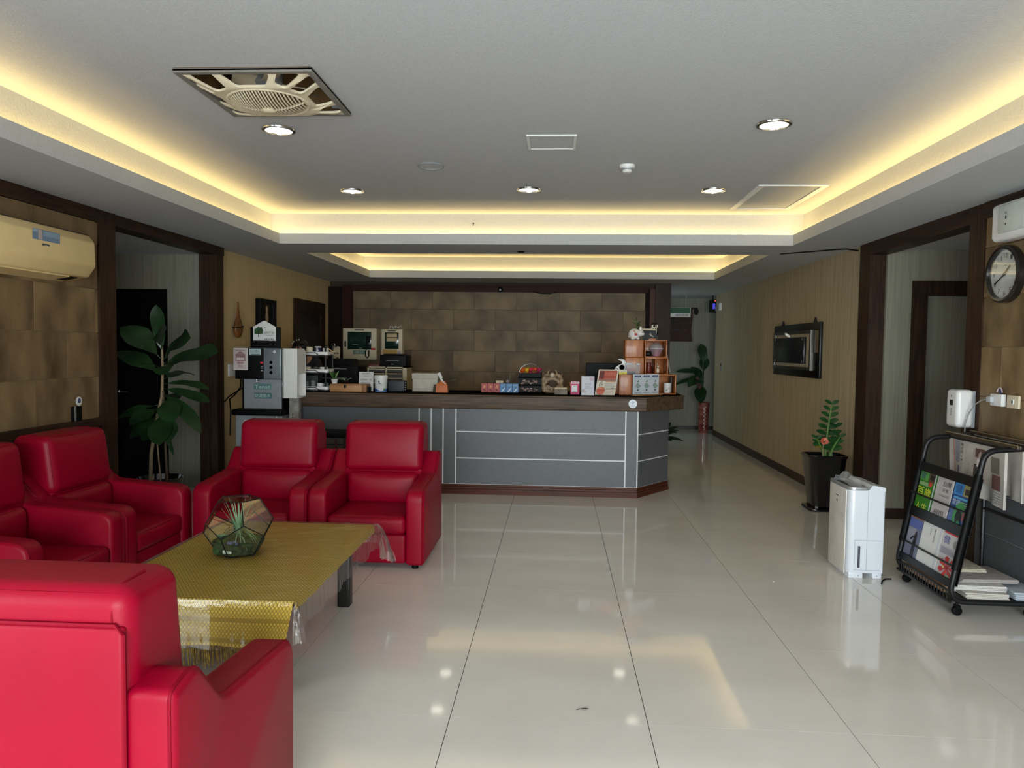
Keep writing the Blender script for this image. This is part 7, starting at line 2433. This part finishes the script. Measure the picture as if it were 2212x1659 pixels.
for z, d, ln, wd in ((1.38, (-.2, -.3, 1), .34, .17), (1.10, (-1, -.2, .25), .46, .13), (1.0, (-1, -.35, -.05), .50, .10), (1.05, (-.7, -.5, -.35), .34, .2), (1.3, (-.05, -.15, .9), .3, .15), (.95, (-.35, -.6, .1), .34, .2), (.85, (-.3, -.7, -.5), .34, .22), (1.15, (.1, .3, .8), .34, .18), (1.0, (-.3, .3, .5), .36, .18), (.78, (-.2, -.5, -.5), .26, .16)):
    b0 = Vector((VX - .03, VY - .02, .52))
    b1 = Vector((VX - .02 + d[0] * .08, VY + d[1] * .06, z))
    obj('leaf', leaf_mb(b1, d, (0, -.6, .8) if abs(d[2]) < .9 else (0, -1, 0), ln, wd, .2, 8, 'oval', .15).tube([b0, (b0 + b1) / 2 + Vector((0, 0, .05)), b1], .008, 6), leaf_d, t, ang=80)
obj('dry_flower', MB().tube([(VX - .08, VY - .08, .52), (VX - .10, VY - .1, .8)], .004, 5).ball((VX - .14, VY - .1, .96), .05, .03, .08, 9, 7).ball((VX - .10, VY - .1, .86), .04, .03, .05, 8, 6), mat('dried_bloom', (120, 84, 70), .9, scale=30, rgb2=(70, 40, 34)), t)
t = thing('low_plant', 'low dark green leaves peeping out behind the counter corner', 'plant', (1.62, 10.6, 0))
obj('pot', MB().lathe([(.09, 0), (.12, .2), (.125, .22), (.11, .22), (0, .2)], (1.45, 10.6, 0), 20), black_gl, t)
for k in range(10):
    a = -1.2 + k * .42
    obj('leaf', leaf_mb((1.45, 10.6, .22), (math.cos(a), math.sin(a) * .6 - .2, .4 + .45 * (k % 3)), (0, -.3, 1), .40 + .04 * (k % 3), .13, .35, 7, 'oval', .15).tube([(1.45, 10.6, .19), (1.45, 10.6, .22)], .01, 6), leaf_d, t, ang=80)
t = thing('exit_lamp', 'small dark box with faint violet light at the top of the corridor end', 'lamp', (2.86, 13.6, 2.2))
obj('box', MB().bbox(2.74, 13.56, 2.20, 2.86, 13.62, 2.42, .006), black_pl, t)
obj('tube', MB().box(2.79, 13.552, 2.26, 2.835, 13.558, 2.36), mat('violet_tube', (70, 70, 200), .4, emit=(70, 70, 220), estr=.6), t, False)
obj('red_led', MB().ball((2.83, 13.553, 2.405), .010, n=8, m=6), mat('red_led', (220, 80, 60), .4, emit=(255, 90, 60), estr=1.5), t)
obj('reflector', MB().box(2.842, 13.552, 2.22, 2.852, 13.558, 2.30), wht, t, False)
obj('bracket', MB().box(2.78, 13.56, 2.42, 2.80, 13.58, 2.5), black_pl, t, False)

# bits on the floor
b = MB()
lf_ = leaf_mb((.12, 3.035, .003), (1, .1, .03), (0, 0, 1), .04, .010, .02, 6, 'oval', .3)
b.add(lf_.v, lf_.f)
b.tube([(.12, 3.035, .003), (.105, 3.028, .003)], .0012, 5)
tag(obj('dry_leaf', b, mat('withered_leaf', (44, 40, 36), .8)), 'tiny withered dark leaf lying on the floor tiles in the foreground', 'leaf')
t_ = MB().lathe([(0, 0), (.006, .001), (.004, .004), (0, .005)], (1.44, 4.87, 0), 10)
tag(obj('paper_scrap', t_, paper), 'tiny white speck on the floor left of the dehumidifier', 'scrap')
